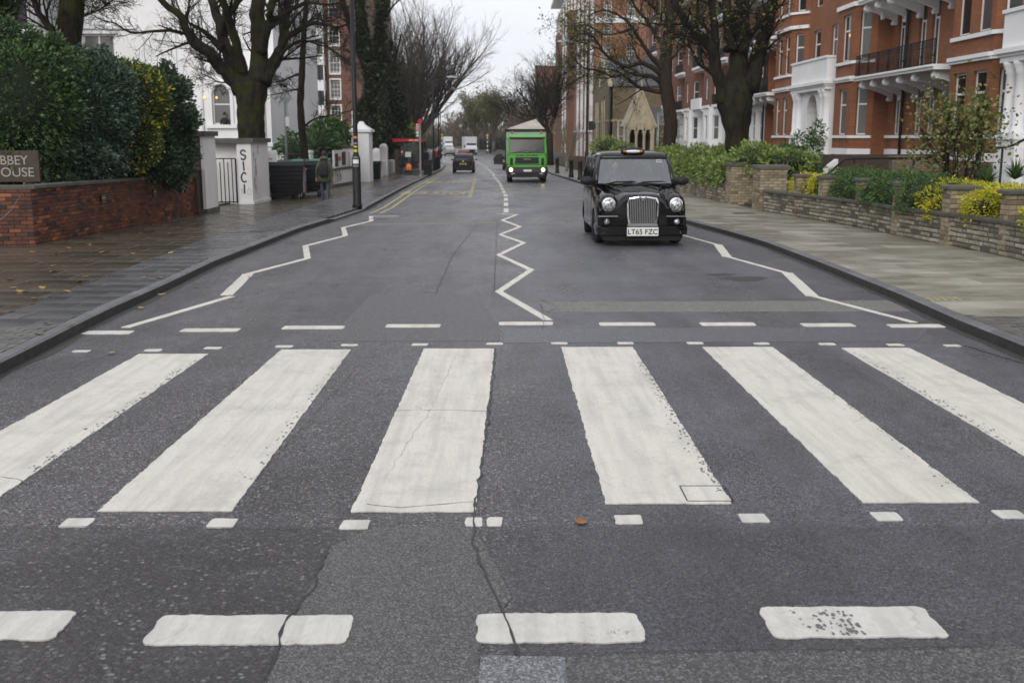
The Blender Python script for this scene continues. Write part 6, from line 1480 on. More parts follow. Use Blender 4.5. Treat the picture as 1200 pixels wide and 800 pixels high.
# far woods and dark evergreens
def wood(name, label_kind, x0, x1, y, H, n, m, size, kind='stuff', dy=12):
    p = np.stack([nr.uniform(x0, x1, n), y+nr.uniform(0, dy, n), gz(y)+H*nr.uniform(0, 1, n)**1.2*(0.62+.38*np.sin(nr.uniform(0, 6.28, n)))], 1)
    p[:, 2] = gz(y)+(p[:, 2]-gz(y))*(.75+.25*np.sin(p[:, 0]*.35)+.08*np.sin(p[:, 0]*1.1))
    me = leaf_mesh(name, p, size, m, .22, up=np.array([0, 0, 1.2])); link(name, me, None, kind=kind)
wood('distant_trees', '', -70, -14, 330, 11, 9000, 'leaf_russet', 1.5); wood('distant_trees', '', -45, 6, 395, 12, 9000, 'leaf_russet', 1.8); wood('distant_trees', '', -16, 12, 340, 8.5, 5000, 'leaf_russet', 1.3)
wood('distant_shrubs', '', -6, 6, 250, 4.5, 3500, 'leaf_conifer', .8); wood('distant_shrubs', '', -32, -17, 260, 5, 4000, 'leaf_conifer', .8)
mb = MB()
for k in range(60):
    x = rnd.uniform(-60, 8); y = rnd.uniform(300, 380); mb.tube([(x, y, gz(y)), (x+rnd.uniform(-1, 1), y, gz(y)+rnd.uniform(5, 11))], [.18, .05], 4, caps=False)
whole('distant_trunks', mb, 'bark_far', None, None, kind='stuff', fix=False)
# brown beech hedge on the right beyond the truck
shrub('beech_hedge', 'tall brown leaved hedge behind the truck on the right', 'hedge', [(3.6+k*-.6, 150+k*9, 2.2, 1.4, 5.5, 3.6) for k in range(4)], 9000, .34, 'leaf_russet', group=None, inner=.7)
shrub('evergreen', 'dark conifer mass behind the bus shelter, nearest part', 'tree', [(-10.8, 92, 1.8, 1.3, 2.4, 3.2), (-11.0, 93, 4.4, 1.0, 1.6, 2.0), (-10.0, 92, .8, 1.2, 2.2, 1.8)], 9000, .34, 'leaf_conifer')
shrub('evergreen', 'tall dark conifer left of the fan shaped bare tree', 'tree', [(-10.3, 97, 3.0, 1.5, 2.2, 4.0), (-10.4, 97, 6.4, 1.0, 1.5, 2.2)], 9000, .34, 'leaf_conifer')
shrub('evergreen', 'low dark evergreen between the tall capped pillar and the conifers', 'tree', [(-9.7, 78, 1.4, 1.0, 2.4, 2.2), (-9.9, 80, 3.2, .9, 1.6, 1.7)], 7000, .28, 'leaf_ivy')
shrub('garden_shrub', 'yellow green shrub behind the bus shelter roof', 'shrub', [(-8.9, 98, 1.9, 1.3, 1.6, 1.3)], 1500, .26, 'leaf_lime')
shrub('garden_shrub', 'bright green shrub right of the striped pole beyond the truck', 'shrub', [(2.3, 118, 1.0, 1.7, 3, 1.5)], 2200, .26, 'leaf_lime')
shrub('garden_shrub', 'bright green shrub under the lamp on the far right pavement', 'shrub', [(6.9, 74, 1.25, 1.0, 1.6, .75), (7.6, 70, 1.0, .8, 1.3, .6)], 2600, .16, 'leaf_lime')
shrub('garden_shrub', 'yellow shrub low behind the picket fence on the right', 'shrub', [(6.9, 65, .75, .6, 1.6, .4)], 1000, .13, 'leaf_gold')
shrub('garden_shrub', 'green shrub behind the walking man above the railing', 'shrub', [(-9.4, 56, 1.5, .9, 1.8, .95), (-10.2, 53, 1.2, .9, 1.5, .9)], 3200, .2, 'leaf_dark')
shrub('garden_shrub', 'bright leaved shrub growing between the railing and the slim tree', 'shrub', [(-9.6, 60, 2.0, 1.1, 1.5, 1.0)], 1800, .24, 'leaf_box')
# sapling with pale stems on the right
t = auto_tree('small_tree', 'small pale stemmed tree standing by the far right picket fence', 4.9, 86, 4.6, .55, 7, .12, .9, dict(VASE, kids=[6, 4, 3, 0], rmin=.012), bm='sapling')

# ------------------------------------------------------------------ big hedge on the left: four shrubs
def sh_at(px, py, Y, rpx, rpy, ry): c = P(px, py, Y); k = Y/F; return (c.x, Y, c.z, rpx*k, ry, rpy*k)
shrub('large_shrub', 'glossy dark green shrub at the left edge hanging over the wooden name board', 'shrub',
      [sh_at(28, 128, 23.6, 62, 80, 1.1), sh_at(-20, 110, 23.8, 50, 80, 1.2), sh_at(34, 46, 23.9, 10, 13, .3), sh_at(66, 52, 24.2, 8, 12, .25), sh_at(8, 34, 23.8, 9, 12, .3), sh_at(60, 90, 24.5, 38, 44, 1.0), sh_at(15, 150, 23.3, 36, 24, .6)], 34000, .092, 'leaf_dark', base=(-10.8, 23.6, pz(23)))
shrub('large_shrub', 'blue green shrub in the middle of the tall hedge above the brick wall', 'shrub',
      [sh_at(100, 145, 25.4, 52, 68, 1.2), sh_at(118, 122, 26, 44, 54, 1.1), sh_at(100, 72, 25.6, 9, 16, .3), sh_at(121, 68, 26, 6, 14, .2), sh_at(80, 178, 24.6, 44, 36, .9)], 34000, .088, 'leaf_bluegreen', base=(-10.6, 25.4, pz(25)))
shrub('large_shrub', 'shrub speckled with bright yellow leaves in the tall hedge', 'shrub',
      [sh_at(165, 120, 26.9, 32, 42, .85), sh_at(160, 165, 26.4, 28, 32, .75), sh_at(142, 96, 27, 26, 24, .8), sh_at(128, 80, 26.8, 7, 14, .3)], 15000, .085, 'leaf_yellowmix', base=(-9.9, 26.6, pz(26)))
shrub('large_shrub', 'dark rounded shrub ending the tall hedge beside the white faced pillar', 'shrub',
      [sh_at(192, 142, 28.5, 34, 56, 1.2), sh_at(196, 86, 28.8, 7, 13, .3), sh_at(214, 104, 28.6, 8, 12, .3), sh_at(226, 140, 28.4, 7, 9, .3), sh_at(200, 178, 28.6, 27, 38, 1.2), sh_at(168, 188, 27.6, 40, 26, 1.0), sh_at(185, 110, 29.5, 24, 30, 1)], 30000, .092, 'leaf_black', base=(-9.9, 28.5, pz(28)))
# low growth under the hedge, just behind the coping
shrub('ivy_border', 'straggling dark ivy creeping along the top of the brick wall under the hedge', 'plant', [(-9.7+k*.045, 22+k*1.0, pz(22+k)+1.17, .33, .7, .2) for k in range(2, 9)], 4200, .09, 'leaf_black', inner=.5)
# ------------------------------------------------------------------ right hand hedges
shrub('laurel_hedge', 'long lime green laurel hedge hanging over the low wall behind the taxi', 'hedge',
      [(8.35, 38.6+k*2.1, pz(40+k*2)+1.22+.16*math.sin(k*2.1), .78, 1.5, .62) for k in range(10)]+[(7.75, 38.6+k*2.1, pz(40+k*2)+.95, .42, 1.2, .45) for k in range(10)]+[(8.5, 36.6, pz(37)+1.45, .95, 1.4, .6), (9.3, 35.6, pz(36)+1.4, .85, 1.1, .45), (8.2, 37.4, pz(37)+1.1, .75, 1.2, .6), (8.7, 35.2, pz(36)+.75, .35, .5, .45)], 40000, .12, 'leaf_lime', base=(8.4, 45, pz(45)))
def bush(nm, lb, blobs, n, size, m, **k): return shrub(nm, lb, k.pop('cat', 'hedge'), blobs, n, size, m, **k)
bush('box_hedge', 'clipped dark green hedge between the slim piers of the near garden wall', [(9.07-.0, 22.6+k*.62, pz(23+k*.62)+.82, .68, .80, .50+.03*math.sin(k*2.7)) for k in range(11)], 52000, .05, 'leaf_box', base=(9.2, 25, pz(25)), inner=.84)
bush('golden_shrub', 'golden shrub between the box hedge and the entrance pier', [(8.45, 30.0, pz(30)+.78, .42, .75, .38), (8.75, 30.9, pz(31)+.75, .5, .8, .38), (8.5, 28.95, pz(29)+.78, .34, .5, .36)], 5200, .07, 'leaf_gold', cat='shrub')
bush('golden_shrub', 'golden shrub with a green heart spilling over the wall, left of the two widest piers', [(8.98, 22.05, pz(22)+.78, .42, .52, .36), (8.85, 21.7, pz(21.7)+.62, .34, .42, .26), (9.35, 22.3, pz(22)+.95, .5, .6, .26)], 6000, .058, 'leaf_gold', cat='shrub')
bush('golden_shrub', 'golden shrub bulging over the coping between the two nearest wide piers', [(9.05, 19.9, pz(20)+.80, .42, .62, .34), (8.98, 20.2, pz(20)+.66, .34, .42, .26), (9.3, 19.4, pz(19)+.85, .42, .5, .28)], 6500, .058, 'leaf_gold', cat='shrub')
bush('golden_shrub', 'golden shrub at the right edge of the photo beyond the nearest pier', [(9.08, 17.7, pz(18)+.72, .38, .6, .34), (8.98, 17.2, pz(17)+.62, .3, .6, .26)], 3500, .058, 'leaf_gold', cat='shrub')
bush('golden_border', 'flat golden hedge top running behind the stone piers', [(9.75, 17.4+k*.8, pz(18+k)+1.03, .42, .6, .17) for k in range(7)], 6500, .055, 'leaf_gold', base=(9.7, 20, pz(20)))
bush('dark_shrub', 'dark green shrub behind the entrance pier', [sh_at(922, 186, 40, 28, 16, 1.2), sh_at(905, 190, 39, 20, 12, 1.0), sh_at(880, 186, 40, 24, 10, 1), sh_at(945, 196, 39, 16, 10, .8)], 8000, .11, 'leaf_dark', cat='shrub')
# lime creeper hugging the white porch
t = bush('climbing_plant', 'sparse green climber on the white steps beside the far porch', [sh_at(952, 180, 42, 12, 26, .5), sh_at(958, 158, 42, 9, 18, .4), sh_at(936, 172, 42.5, 9, 18, .4)], 1500, .12, 'leaf_box', cat='plant', core=False, inner=.2)
# ornamental small tree with mixed foliage in front of the mansion block
def spiky(name, label, x, y, z, n, L, wd, m, stem=0, up=.25, seed=0, down=.0, cat='plant'):
    t = thing(name, label, cat, (x, y, pz(y))); mb = MB(); r = random.Random(seed); z0 = pz(y)
    if stem: part('stem', MB().tube([(x, y, z0), (x+.03, y, z)], [.09, .06], 8), 'bark_brown', t)
    for k in range(n):
        a = r.uniform(0, 6.28); el = r.uniform(-down, 1.35) if up < .5 else r.uniform(.45, 1.4); l = L*r.uniform(.7, 1.05); h = Vector((math.cos(a)*math.cos(el), math.sin(a)*math.cos(el), math.sin(el)))
        s = h.cross(Vector((0, 0, 1))).normalized(); p = Vector((x, y, z)); pts = []
        for i in range(5):
            f = i/4; c = p+h*l*f+Vector((0, 0, -l*.35*f*f*math.cos(el))); w_ = wd*(1-f)**.6*(.5+.5*min(1, f*4+.3)); pts += [tuple(c-s*w_/2), tuple(c+s*w_/2)]
        mb.add(pts, [(2*i, 2*i+1, 2*i+3, 2*i+2) for i in range(4)])
    part('fronds', mb, m, t, fix=False); return t
c = P(1112, 138, 27); spiky('yucca', 'spiky dark yucca head on the left of the mixed tree by the mansion', c.x, 27, c.z, 110, .72, .05, 'leaf_yucca', 1, down=.5, seed=1)
c = P(1150, 132, 27.5); spiky('yucca', 'spiky yucca head on the right of the mixed tree with drooping lower blades', c.x, 27.5, c.z, 150, .78, .05, 'leaf_yucca', 1, down=.9, seed=2)
c = P(1117, 205, 25.5); spiky('yucca', 'low spiky yucca under the mixed tree behind the golden shrub', c.x, 25.5, pz(25)+.45, 90, .7, .045, 'leaf_yucca', 0, down=.1, seed=3)
for i, (px, py, L, lb) in enumerate(((1156, 212, .62, 'upright grassy bush with sword shaped leaves, left one by the right edge'), (1190, 205, .6, 'upright grassy bush with sword shaped leaves, right one by the right edge'))):
    c = P(px, py, 24); spiky('flax_plant', lb, c.x, 24, c.z-.1, 95, L, .045, 'leaf_box', 0, up=1, seed=6+i)
c = P(1180, 216, 22.5); spiky('grass_clump', 'soft pale green grass clump behind the golden hedge top', c.x, 22.5, pz(22)+.75, 260, .5, .018, 'leaf_lime', 0, up=1, seed=9)
MIXC = dict(VASE, kids=[5, 4, 3, 0], rmin=.008, seg=[5, 4, 3, 3])
t = auto_tree('ornamental_tree', 'small tree of olive and rust coloured leaves growing in front of the mansion', 0, 0, 3.1, .42, 7, .05, .4, MIXC, bm='bark_brown', leaf='leaf_autumn', leafn=2600, leafsize=.10)
c = P(1122, 200, 26); t.location = (c.x, 26, pz(26)+.1)
# rose stems (bare) above it
# ================================================================== STREET FURNITURE
def lamp_post(label, x, y, H, arm=(0, 0), stickers=False, base_r=.11, r=.055, group='street lamps', head=True):
    z = pz(y); t = thing('street_lamp', label, 'street lamp', (x, y, z), group)
    mb = MB(); mb.lathe([(base_r*1.15, -.05), (base_r*1.15, .08), (base_r, .12), (base_r, 1.55), (r*1.3, 1.68), (r*1.15, 1.8), (r, H)], (0, 0, 0), 14); part('post', mb, 'black_iron', t, local=True)
    mb = MB(); mb.box(-.05, .05, -base_r-.012, -base_r+.02, .5, 1.1); part('access_door', mb, 'black_pipe', t, local=True)
    if head:
        dx, dy = arm; mb = MB(); mb.tube([(0, 0, H-.05), (dx*.4, dy*.4, H+.06), (dx*.8, dy*.8, H+.08)], [.05, .04, .035], 6); part('arm', mb, 'black_iron', t, local=True)
        e = Vector((dx, dy, 0)); u_ = e.normalized(); h_ = MB(); M4 = Matrix.Translation(Vector((dx*1.05, dy*1.05, H+.08))) @ Matrix.Rotation(math.atan2(dy, dx), 4, 'Z')
        secs = []
        for s_, w_, a_, b_ in ((-.45, .06, -.03, .04), (-.3, .14, -.07, .07), (.1, .19, -.08, .08), (.4, .15, -.06, .05), (.5, .06, -.03, .02)):
            secs.append([tuple(M4 @ Vector(q)) for q in ((s_, -w_, a_), (s_, w_, a_), (s_, w_*.8, b_), (s_, -w_*.8, b_))])
        h_.loft(secs, sm=False); part('lamp_head', h_, 'lamp_head', t, local=True)
    return t
L1 = lamp_post('nearest lamp post, dark with stickers on it, beside the left kerb', -4.72, 34.3, 8.6, (1.2, 0), r=.065, base_r=.135)
for (zz, m_, hh) in ((2.16, 'orange_sticker', .07), (1.98, 'graffiti_pale', .05), (1.88, 'yellow_sticker', .05), (1.74, 'yellow_sticker', .08), (1.55, 'post_grey', .05), (1.38, 'white_frame', .13), (1.28, 'graffiti_pale', .06)):
    mb = MB(); rr = .0835 if zz > 1.65 else .1385; n = 6; vs = []
    for k in range(n): a = -math.pi/2-.7+1.4*k/(n-1); vs += [(rr*math.cos(a), rr*math.sin(a), zz), (rr*math.cos(a), rr*math.sin(a), zz+hh)]
    mb.add(vs, [(2*k, 2*k+2, 2*k+3, 2*k+1) for k in range(n-1)]); part('sticker', mb, m_, L1, local=True, fix=False)
lamp_post('lamp post right of the bus shelter with its grey head over the road', -5.9, 89.4, 7.45, (1.5, 0))
lamp_post('right hand lamp post with a black flag board on it behind the taxi', 4.42, 58.7, 7.35, (-1.1, 0))
lamp_post('thin lamp post farther down the left pavement beyond the bus stop', -6.35, 104, 7.2, (1.4, 0))
lamp_post('lamp post farthest down the left pavement', -8.9, 150, 7.5, (1.5, 0))
lamp_post('lamp post on the right pavement seen just left of the truck', 2.2, 128, 7.3, (-1.2, 0))
# flag board on the right lamp
a = P(691, 150, 58.5); t = thing('direction_board', 'black pointed board fixed to the right hand lamp post', 'sign', (4.5, 58.55, a.z-.3))
zt_, zb_ = P(0, 142, 58.5).z, P(0, 153, 58.5).z; mb = MB(); mb.prism([(4.5, zb_), (P(697, 0, 58.5).x, zb_), (P(700, 0, 58.5).x, zb_+.1), (P(700, 0, 58.5).x, zt_-.12), (P(697, 0, 58.5).x, zt_), (4.5, zt_)], 'y', 58.5, 58.54); part('board', mb, 'black_letters', t)
# grey post with a white box by the villa
a = P(333, 105, 49); t = thing('sign_post', 'thin grey post carrying a small white board behind the railing left of the slim tree', 'sign', (a.x, 49, pz(49)))
mb = MB(); mb.tube([(a.x, 49, pz(49)), (a.x, 49, a.z)], .055, 8); mb.ell((a.x, 49, a.z), (.12, .12, .08), 8, 5); part('post', mb, 'post_grey', t)
mb = MB(); b0, b1 = P(335, 148, 49), P(339, 137, 49); mb.box(b0.x, b1.x, 48.95, 49.0, b0.z, b1.z); part('board', mb, 'white_frame', t)
# bollards on the right
for i, (px, py, yy, lb) in enumerate(((678, 210, 63.5, 'nearest dark bollard on the far right pavement by the flag lamp post'), (663, 208, 69, 'middle dark bollard on the right pavement beside the truck'), (649, 203, 80, 'farthest dark bollard, just right of the truck'), (0, 0, 97, 'small dark bollard on the far right pavement past the truck'))):
    x = kr(yy)+.32; z = pz(yy); t = thing('bollard', lb, 'bollard', (x, yy, z), 'dark bollards on the right pavement')
    mb = MB(); mb.lathe([(.17, -.02), (.17, .12), (.14, .16), (.13, .95), (.15, .98), (.15, 1.06), (.08, 1.14), (.0, 1.16)], (0, 0, 0), 12); part('post', mb, 'black_iron', t, local=True)
for y in (96, 99, 92): 
    t = thing('bollard', {96: 'dark bollard on the left pavement right behind the litter bin', 99: 'dark bollard on the left pavement past the second lamp', 92: 'dark bollard on the kerb edge near the bus shelter'}[y], 'bollard', (kl(y)-.35, y, pz(y)), 'dark bollards on the left pavement')
    mb = MB(); mb.lathe([(.15, -.02), (.13, .16), (.12, .95), (.14, 1.0), (.05, 1.1)], (0, 0, 0), 10); part('post', mb, 'black_iron', t, local=True)
# bus shelter
sy0, sy1, sx0, sx1 = 76.0, 80.5, -7.35, -5.95; z = pz(78)
t = thing('bus_shelter', 'bus shelter with a red roof edge, glass panels and a bench', 'bus shelter', (-6.6, 78, z))
mb = MB(); mb.box(sx0-.15, sx1-.0, sy0-.25, sy1+.3, z+2.32, z+2.42); part('roof', mb, 'dark_plastic', t)
mb = MB(); mb.box(sx0-.2-.3, sx1+.02, sy0-.32, sy0-.26, z+2.30, z+2.50); mb.box(sx1+.02, sx1+.08, sy0-.3, sy1+.3, z+2.3, z+2.5); part('roof_edge', mb, 'bus_red', t)
for q in (-.25, .12): part('print', MB().box(-6.6+.15+q, -6.6+.15+q+.3, sy0-.325, sy0-.321, z+2.37, z+2.43), 'white_frame', t)
for (x, y) in ((sx0, sy0), (sx0, sy1), (sx1, sy0), (sx1, sy1), (sx0, 78.2)): mb = MB(); mb.box(x-.04, x+.04, y-.04, y+.04, z, z+2.32); part('post', mb, 'black_iron', t)
mb = MB(); mb.box(sx0+.05, sx1-.05, sy0-.01, sy0+.01, z+.25, z+2.2); part('end_panel', mb, 'shelter_glass', t)
mb = MB(); mb.box(sx0-.01, sx0+.01, sy0+.05, sy1-.05, z+.25, z+2.2); part('back_panel', mb, 'shelter_glass', t)
mb = MB(); mb.box(sx1-.28, sx1-.08, sy1-1.2, sy1, z+.2, z+2.25); part('advert_case', mb, 'dark_plastic', t)
mb = MB(); mb.box(sx0+.35, sx0+.75, sy0-.03, sy0-.012, z+1.25, z+1.6); part('timetable', mb, 'plate_white', t)
mb = MB(); mb.box(sx0+.25, sx0+.55, sy0+.5, sy1-.8, z+.5, z+.56); part('bench', mb, 'bus_red', t)
for hh_ in (.2, .85): part('rail', MB().box(sx0+.02, sx1-.02, sy0-.03, sy0+.03, z+hh_, z+hh_+.06), 'black_iron', t)
# bus stop flag
z = pz(73); t = thing('bus_stop_sign', 'bus stop pole with a white flag and red ring symbol', 'bus stop', (-5.72, 73.1, z))
mb = MB(); mb.lathe([(.3, 0), (.3, .04), (.06, .06), (.055, 3.45), (0, 3.47)], (0, 0, 0), 10); part('pole', mb, 'steel', t, local=True)
zt_ = P(0, 145.3, 73).z-z; zm_ = P(0, 153.5, 73).z-z; zl_ = P(0, 160, 73).z-z; xl_ = P(485, 0, 73).x+5.72
mb = MB(); mb.box(xl_, -.08, -.03, .03, zm_+.02, zt_); part('flag', mb, 'plate_white', t, local=True)
mb = MB(); mb.box(xl_, -.08, -.028, .028, zl_, zm_-.03); part('route_panel', mb, 'plate_white', t, local=True)
cxr, czr = (xl_-.08)/2, (zt_+zm_)/2
mb = MB(); O = []; 
for k in range(24):
    a0, a1 = 2*math.pi*k/24, 2*math.pi*(k+1)/24; mb.prism([(cxr+math.cos(a)*r_, czr+math.sin(a)*r_) for a, r_ in ((a0, .11), (a0, .175), (a1, .175), (a1, .11))], 'y', -.037, -.031)
part('ring', mb, 'bus_red', t, local=True); mb = MB(); mb.box(cxr-.215, cxr+.215, -.041, -.038, czr-.035, czr+.035); part('bar', mb, 'bus_red', t, local=True)
lettering('BUS STOP', .055, 'plate_white', t, (cxr, -.043, czr-.02), (math.pi/2, 0, 0), .001)
for q in (-.16, .03): part('print', MB().box(cxr+q, cxr+q+.13, -.034, -.03, zl_+.10, zl_+.17), 'black_letters', t, local=True)
mb = MB(); mb.lathe([(.13, -.02), (.15, 0), (.13, .02)], (0, 0, 3.6), 14, 'y'); part('disc', mb, 'bus_red', t, local=True)
# litter bin
z = pz(77); t = thing('litter_bin', 'dark square litter bin standing behind the bus stop pole', 'litter bin', (-5.15-.25, 75.6, z))
mb = MB(); mb.box(-.28, .28, -.28, .28, 0, .95); mb.box(-.31, .31, -.31, .31, .95, 1.02); part('body', mb, 'bin_black', t, local=True); mb = MB(); mb.box(-.2, .2, -.285, -.27, .7, .85); part('slot', mb, 'black_letters', t, local=True)
# wheeled bins
def wheel_bin(label, x, y, rz, group='large wheeled bins on the left pavement'):
    t = thing('wheeled_bin', label, 'bin', (x, y, pz(y)), group, rz); mb = MB()
    prof = lambda w_, zz, dd: [(-w_/2, -dd/2, zz), (w_/2, -dd/2, zz), (w_/2, dd/2, zz), (-w_/2, dd/2, zz)]
    mb.loft([prof(1.05, .2, .82), prof(1.22, .7, .98), prof(1.27, 1.2, 1.05)], sm=False); part('body', mb, 'bin_black', t, local=True)
    for k in range(6): mb = MB(); zz = .3+k*.15; mb.box(-.56-.012*k, .56+.012*k, -.45-.022*k, -.41-.02*k, zz, zz+.05); part('rib', mb, 'bin_black', t, local=True)
    mb = MB(); mb.prism([(-.56, 1.2), (.56, 1.2), (.56, 1.24), (.42, 1.36), (.0, 1.42), (-.42, 1.36), (-.56, 1.24)], 'x', -.66, .66); part('lid', mb, 'bin_black', t, local=True)
    mb = MB(); mb.box(.6, .67, -.46, .46, .25, 1.15); part('side_panel', mb, 'bin_rust', t, local=True)
    mb = MB(); mb.box(.67, .68, -.22, .24, .62, .9); part('sticker', mb, 'sticker_blue', t, local=True)
    mb = MB(); mb.box(.68, .684, -.14, .16, .70, .73); mb.box(.68, .684, -.16, .18, .78, .81); part('print', mb, 'plate_white', t, local=True)
    for (a, b) in ((-.5, -.34), (.5, -.34), (-.5, .34), (.5, .34)):
        w_ = MB(); w_.lathe([(.09, -.03), (.10, -.02), (.10, .02), (.09, .03)], (a, b, .10), 10, 'x'); wo_ = part('wheel', w_, 'rubber', t, local=True)
        f_ = MB(); f_.box(a-.045, a-.033, b-.03, b+.03, .09, .24); f_.box(a+.033, a+.045, b-.03, b+.03, .09, .24); part('fork', f_, 'chrome', wo_, local=True)
    for s_ in (-.3, .3): mb = MB(); mb.tube([(.66, s_-.08, 1.08), (.72, s_-.08, 1.08), (.72, s_+.08, 1.08), (.66, s_+.08, 1.08)], .018, 5); part('handle', mb, 'steel', t, local=True)
    mb = MB(); mb.box(.2, .62, -.4, .5, 1.38, 1.44); part('lid_flap', mb, 'bin_green', t, local=True)
    return t
wheel_bin('front wheeled black bin with a blue sticker standing by the scribbled wall', -8.15+.05, 40.1, .12)
wheel_bin('second wheeled bin with a blue sticker, just behind the front bin', -7.75, 41.9, .08)
wheel_bin('rear wheeled bin with a pale green lid flap, hidden behind the other two', -7.7, 43.8, .1)
t = thing('wheeled_bin', 'small dark household bin at the foot of the tall capped pillar', 'bin', (-7.65, 64, pz(64))); mb = MB(); mb.loft([[(-.24, -.28, .03), (.24, -.28, .03), (.24, .28, .03), (-.24, .28, .03)], [(-.3, -.34, 1.0), (.3, -.34, 1.0), (.3, .34, 1.0), (-.3, .34, 1.0)]], sm=False); part('body', mb, 'bin_black', t, local=True)
mb = MB(); mb.prism([(-.38, 1.0), (.36, 1.0), (.3, 1.06), (-.3, 1.1)], 'x', -.32, .32); part('lid', mb, 'bin_black', t, local=True)
# belisha beacons: striped pole with amber globe
def beacon(label, x, y):
    z = gz(y); t = thing('crossing_beacon', label, 'beacon', (x, y, z), 'striped crossing beacons')
    for k in range(8): mb = MB(); mb.lathe([(.10, k*.38), (.10, k*.38+.38)], (0, 0, 0), 10); part('stripe', mb, 'black_letters' if k % 2 == 0 else 'white_frame', t, local=True)
    mb = MB(); mb.ell((0, 0, 3.3), (.22, .22, .24), 12, 8); part('globe', mb, 'yellow_globe', t, local=True)
beacon('black and white striped pole with yellow globe left of the truck', -3.35, 207); beacon('black and white striped pole with yellow globe on the far left pavement', -10.0, 172)
t = thing('traffic_pole', 'plain dark pole next to the striped one left of the truck', 'pole', (-2.7, 200, gz(200))); mb = MB(); mb.tube([(0, 0, 0), (0, 0, 3)], .13, 8); part('post', mb, 'black_iron', t, local=True)
for (x, y) in ((-13.4, 262), (-12.6, 264)):
    mb = MB(); mb.lathe([(.35, 0), (.35, .05), (.2, .08), (.05, .8)], (x, y, gz(y)), 10); whole('traffic_cone', mb, 'orange_bag', {262: 'left orange cone at the far end of the road', 264: 'right orange cone at the far end of the road'}[y], 'cone', (x, y, gz(y)))

# ================================================================== VEHICLES
def cut(me_mb, name, mats, parent, cyls, label=None):
    o = part(name, me_mb, mats, parent, label=label, local=True)
    cs = []
    for (c, r, h) in cyls:
        q = MB(); q.lathe([(r, -h/2), (r, h/2)], c, 28, 'x', sm=False); co = bpy.data.objects.new('c', q.mesh('c', 'rubber')); C.objects.link(co); cs.append(co)
        m = o.modifiers.new('b', 'BOOLEAN'); m.operation = 'DIFFERENCE'; m.object = co; m.solver = 'EXACT'
        co.location = woff(parent) if False else (0, 0, 0); co.parent = parent
    bpy.context.view_layer.update(); dg = bpy.context.evaluated_depsgraph_get()
    me = bpy.data.meshes.new_from_object(o.evaluated_get(dg)); o.modifiers.clear(); o.data = me
    if len(me.materials) > 1 and me.materials[-1].name.startswith('rubber'): pass
    for co in cs: bpy.data.objects.remove(co)
    try:
        me.set_sharp_from_angle(angle=math.radians(38))
    except Exception: pass
    me.polygons.foreach_set('use_smooth', [True]*len(me.polygons)); me.update(); return o
def sub(me_o, lv=1):
    m = me_o.modifiers.new('s', 'SUBSURF'); m.levels = lv; m.render_levels = lv
def half_ring(hp, y):   # half section [(x,z)...] bottom to top centre -> closed ring
    L = [(-x, y, z) for x, z in hp]; R = [(x, y, z) for x, z in reversed(hp[:-1] if hp[-1][0] == 0 else hp)]
    return L+R
def interp_rings(st, k=3):
    out = []
    for i in range(len(st)-1):
        (y0, a), (y1, b) = st[i], st[i+1]; (ym, am) = st[max(0, i-1)]; (yn, bn) = st[min(len(st)-1, i+2)]
        for j in range(k):
            s = j/k; f = lambda p0, p1, p2, p3: .5*((2*p1)+(-p0+p2)*s+(2*p0-5*p1+4*p2-p3)*s*s+(-p0+3*p1-3*p2+p3)*s**3)
            out.append((y0+(y1-y0)*s, [(f(m_[0], q[0], w_[0], n_[0]), f(m_[1], q[1], w_[1], n_[1])) for m_, q, w_, n_ in zip(am, a, b, bn)]))
    out.append(st[-1]); return [(y, [(x, z) for x, z in h]) for y, h in out]
def smooth_half(hp, k=3):
    out = []
    for i in range(len(hp)-1):
        p0, p1, p2 = hp[max(0, i-1)], hp[i], hp[i+1]; p3 = hp[i+2] if i+2 < len(hp) else (-hp[i][0], hp[i][1])
        for j in range(k):
            s = j/k; out.append(tuple(.5*((2*p1[c])+(-p0[c]+p2[c])*s+(2*p0[c]-5*p1[c]+4*p2[c]-p3[c])*s*s+(-p0[c]+3*p1[c]-3*p2[c]+p3[c])*s**3) for c in (0, 1)))
    out.append((0, hp[-1][1])); return out
def wheel(parent, x, y, r, wd, side, rz=0, rim='alloy', hub=None):
    o = MB(); o.lathe([(r*.66, -wd/2), (r*.93, -wd/2), (r, -wd*.36), (r, wd*.36), (r*.93, wd/2), (r*.66, wd/2)], (0, 0, 0), 26, 'x'); w_ = part('wheel', o, 'rubber', parent, local=True); w_.location = (x, y, r); w_.rotation_euler = (0, 0, rz)
    q = MB(); s = side; q.lathe([(r*.67, s*wd*.30), (r*.64, s*wd*.46), (r*.5, s*wd*.42), (r*.22, s*wd*.50), (r*.16, s*wd*.56), (0.001, s*wd*.57)], (0, 0, 0), 22, 'x')
    part('rim', q, hub or rim, w_, local=True)
    if True:
        for k in range(6):
            a = k*math.pi/3; b_ = MB(); b_.ell((s*wd*.445, math.cos(a)*r*.45, math.sin(a)*r*.45), (.012, r*.075, r*.075), 8, 5); part('rim_hole', b_, 'rubber', w_, local=True)
    return w_
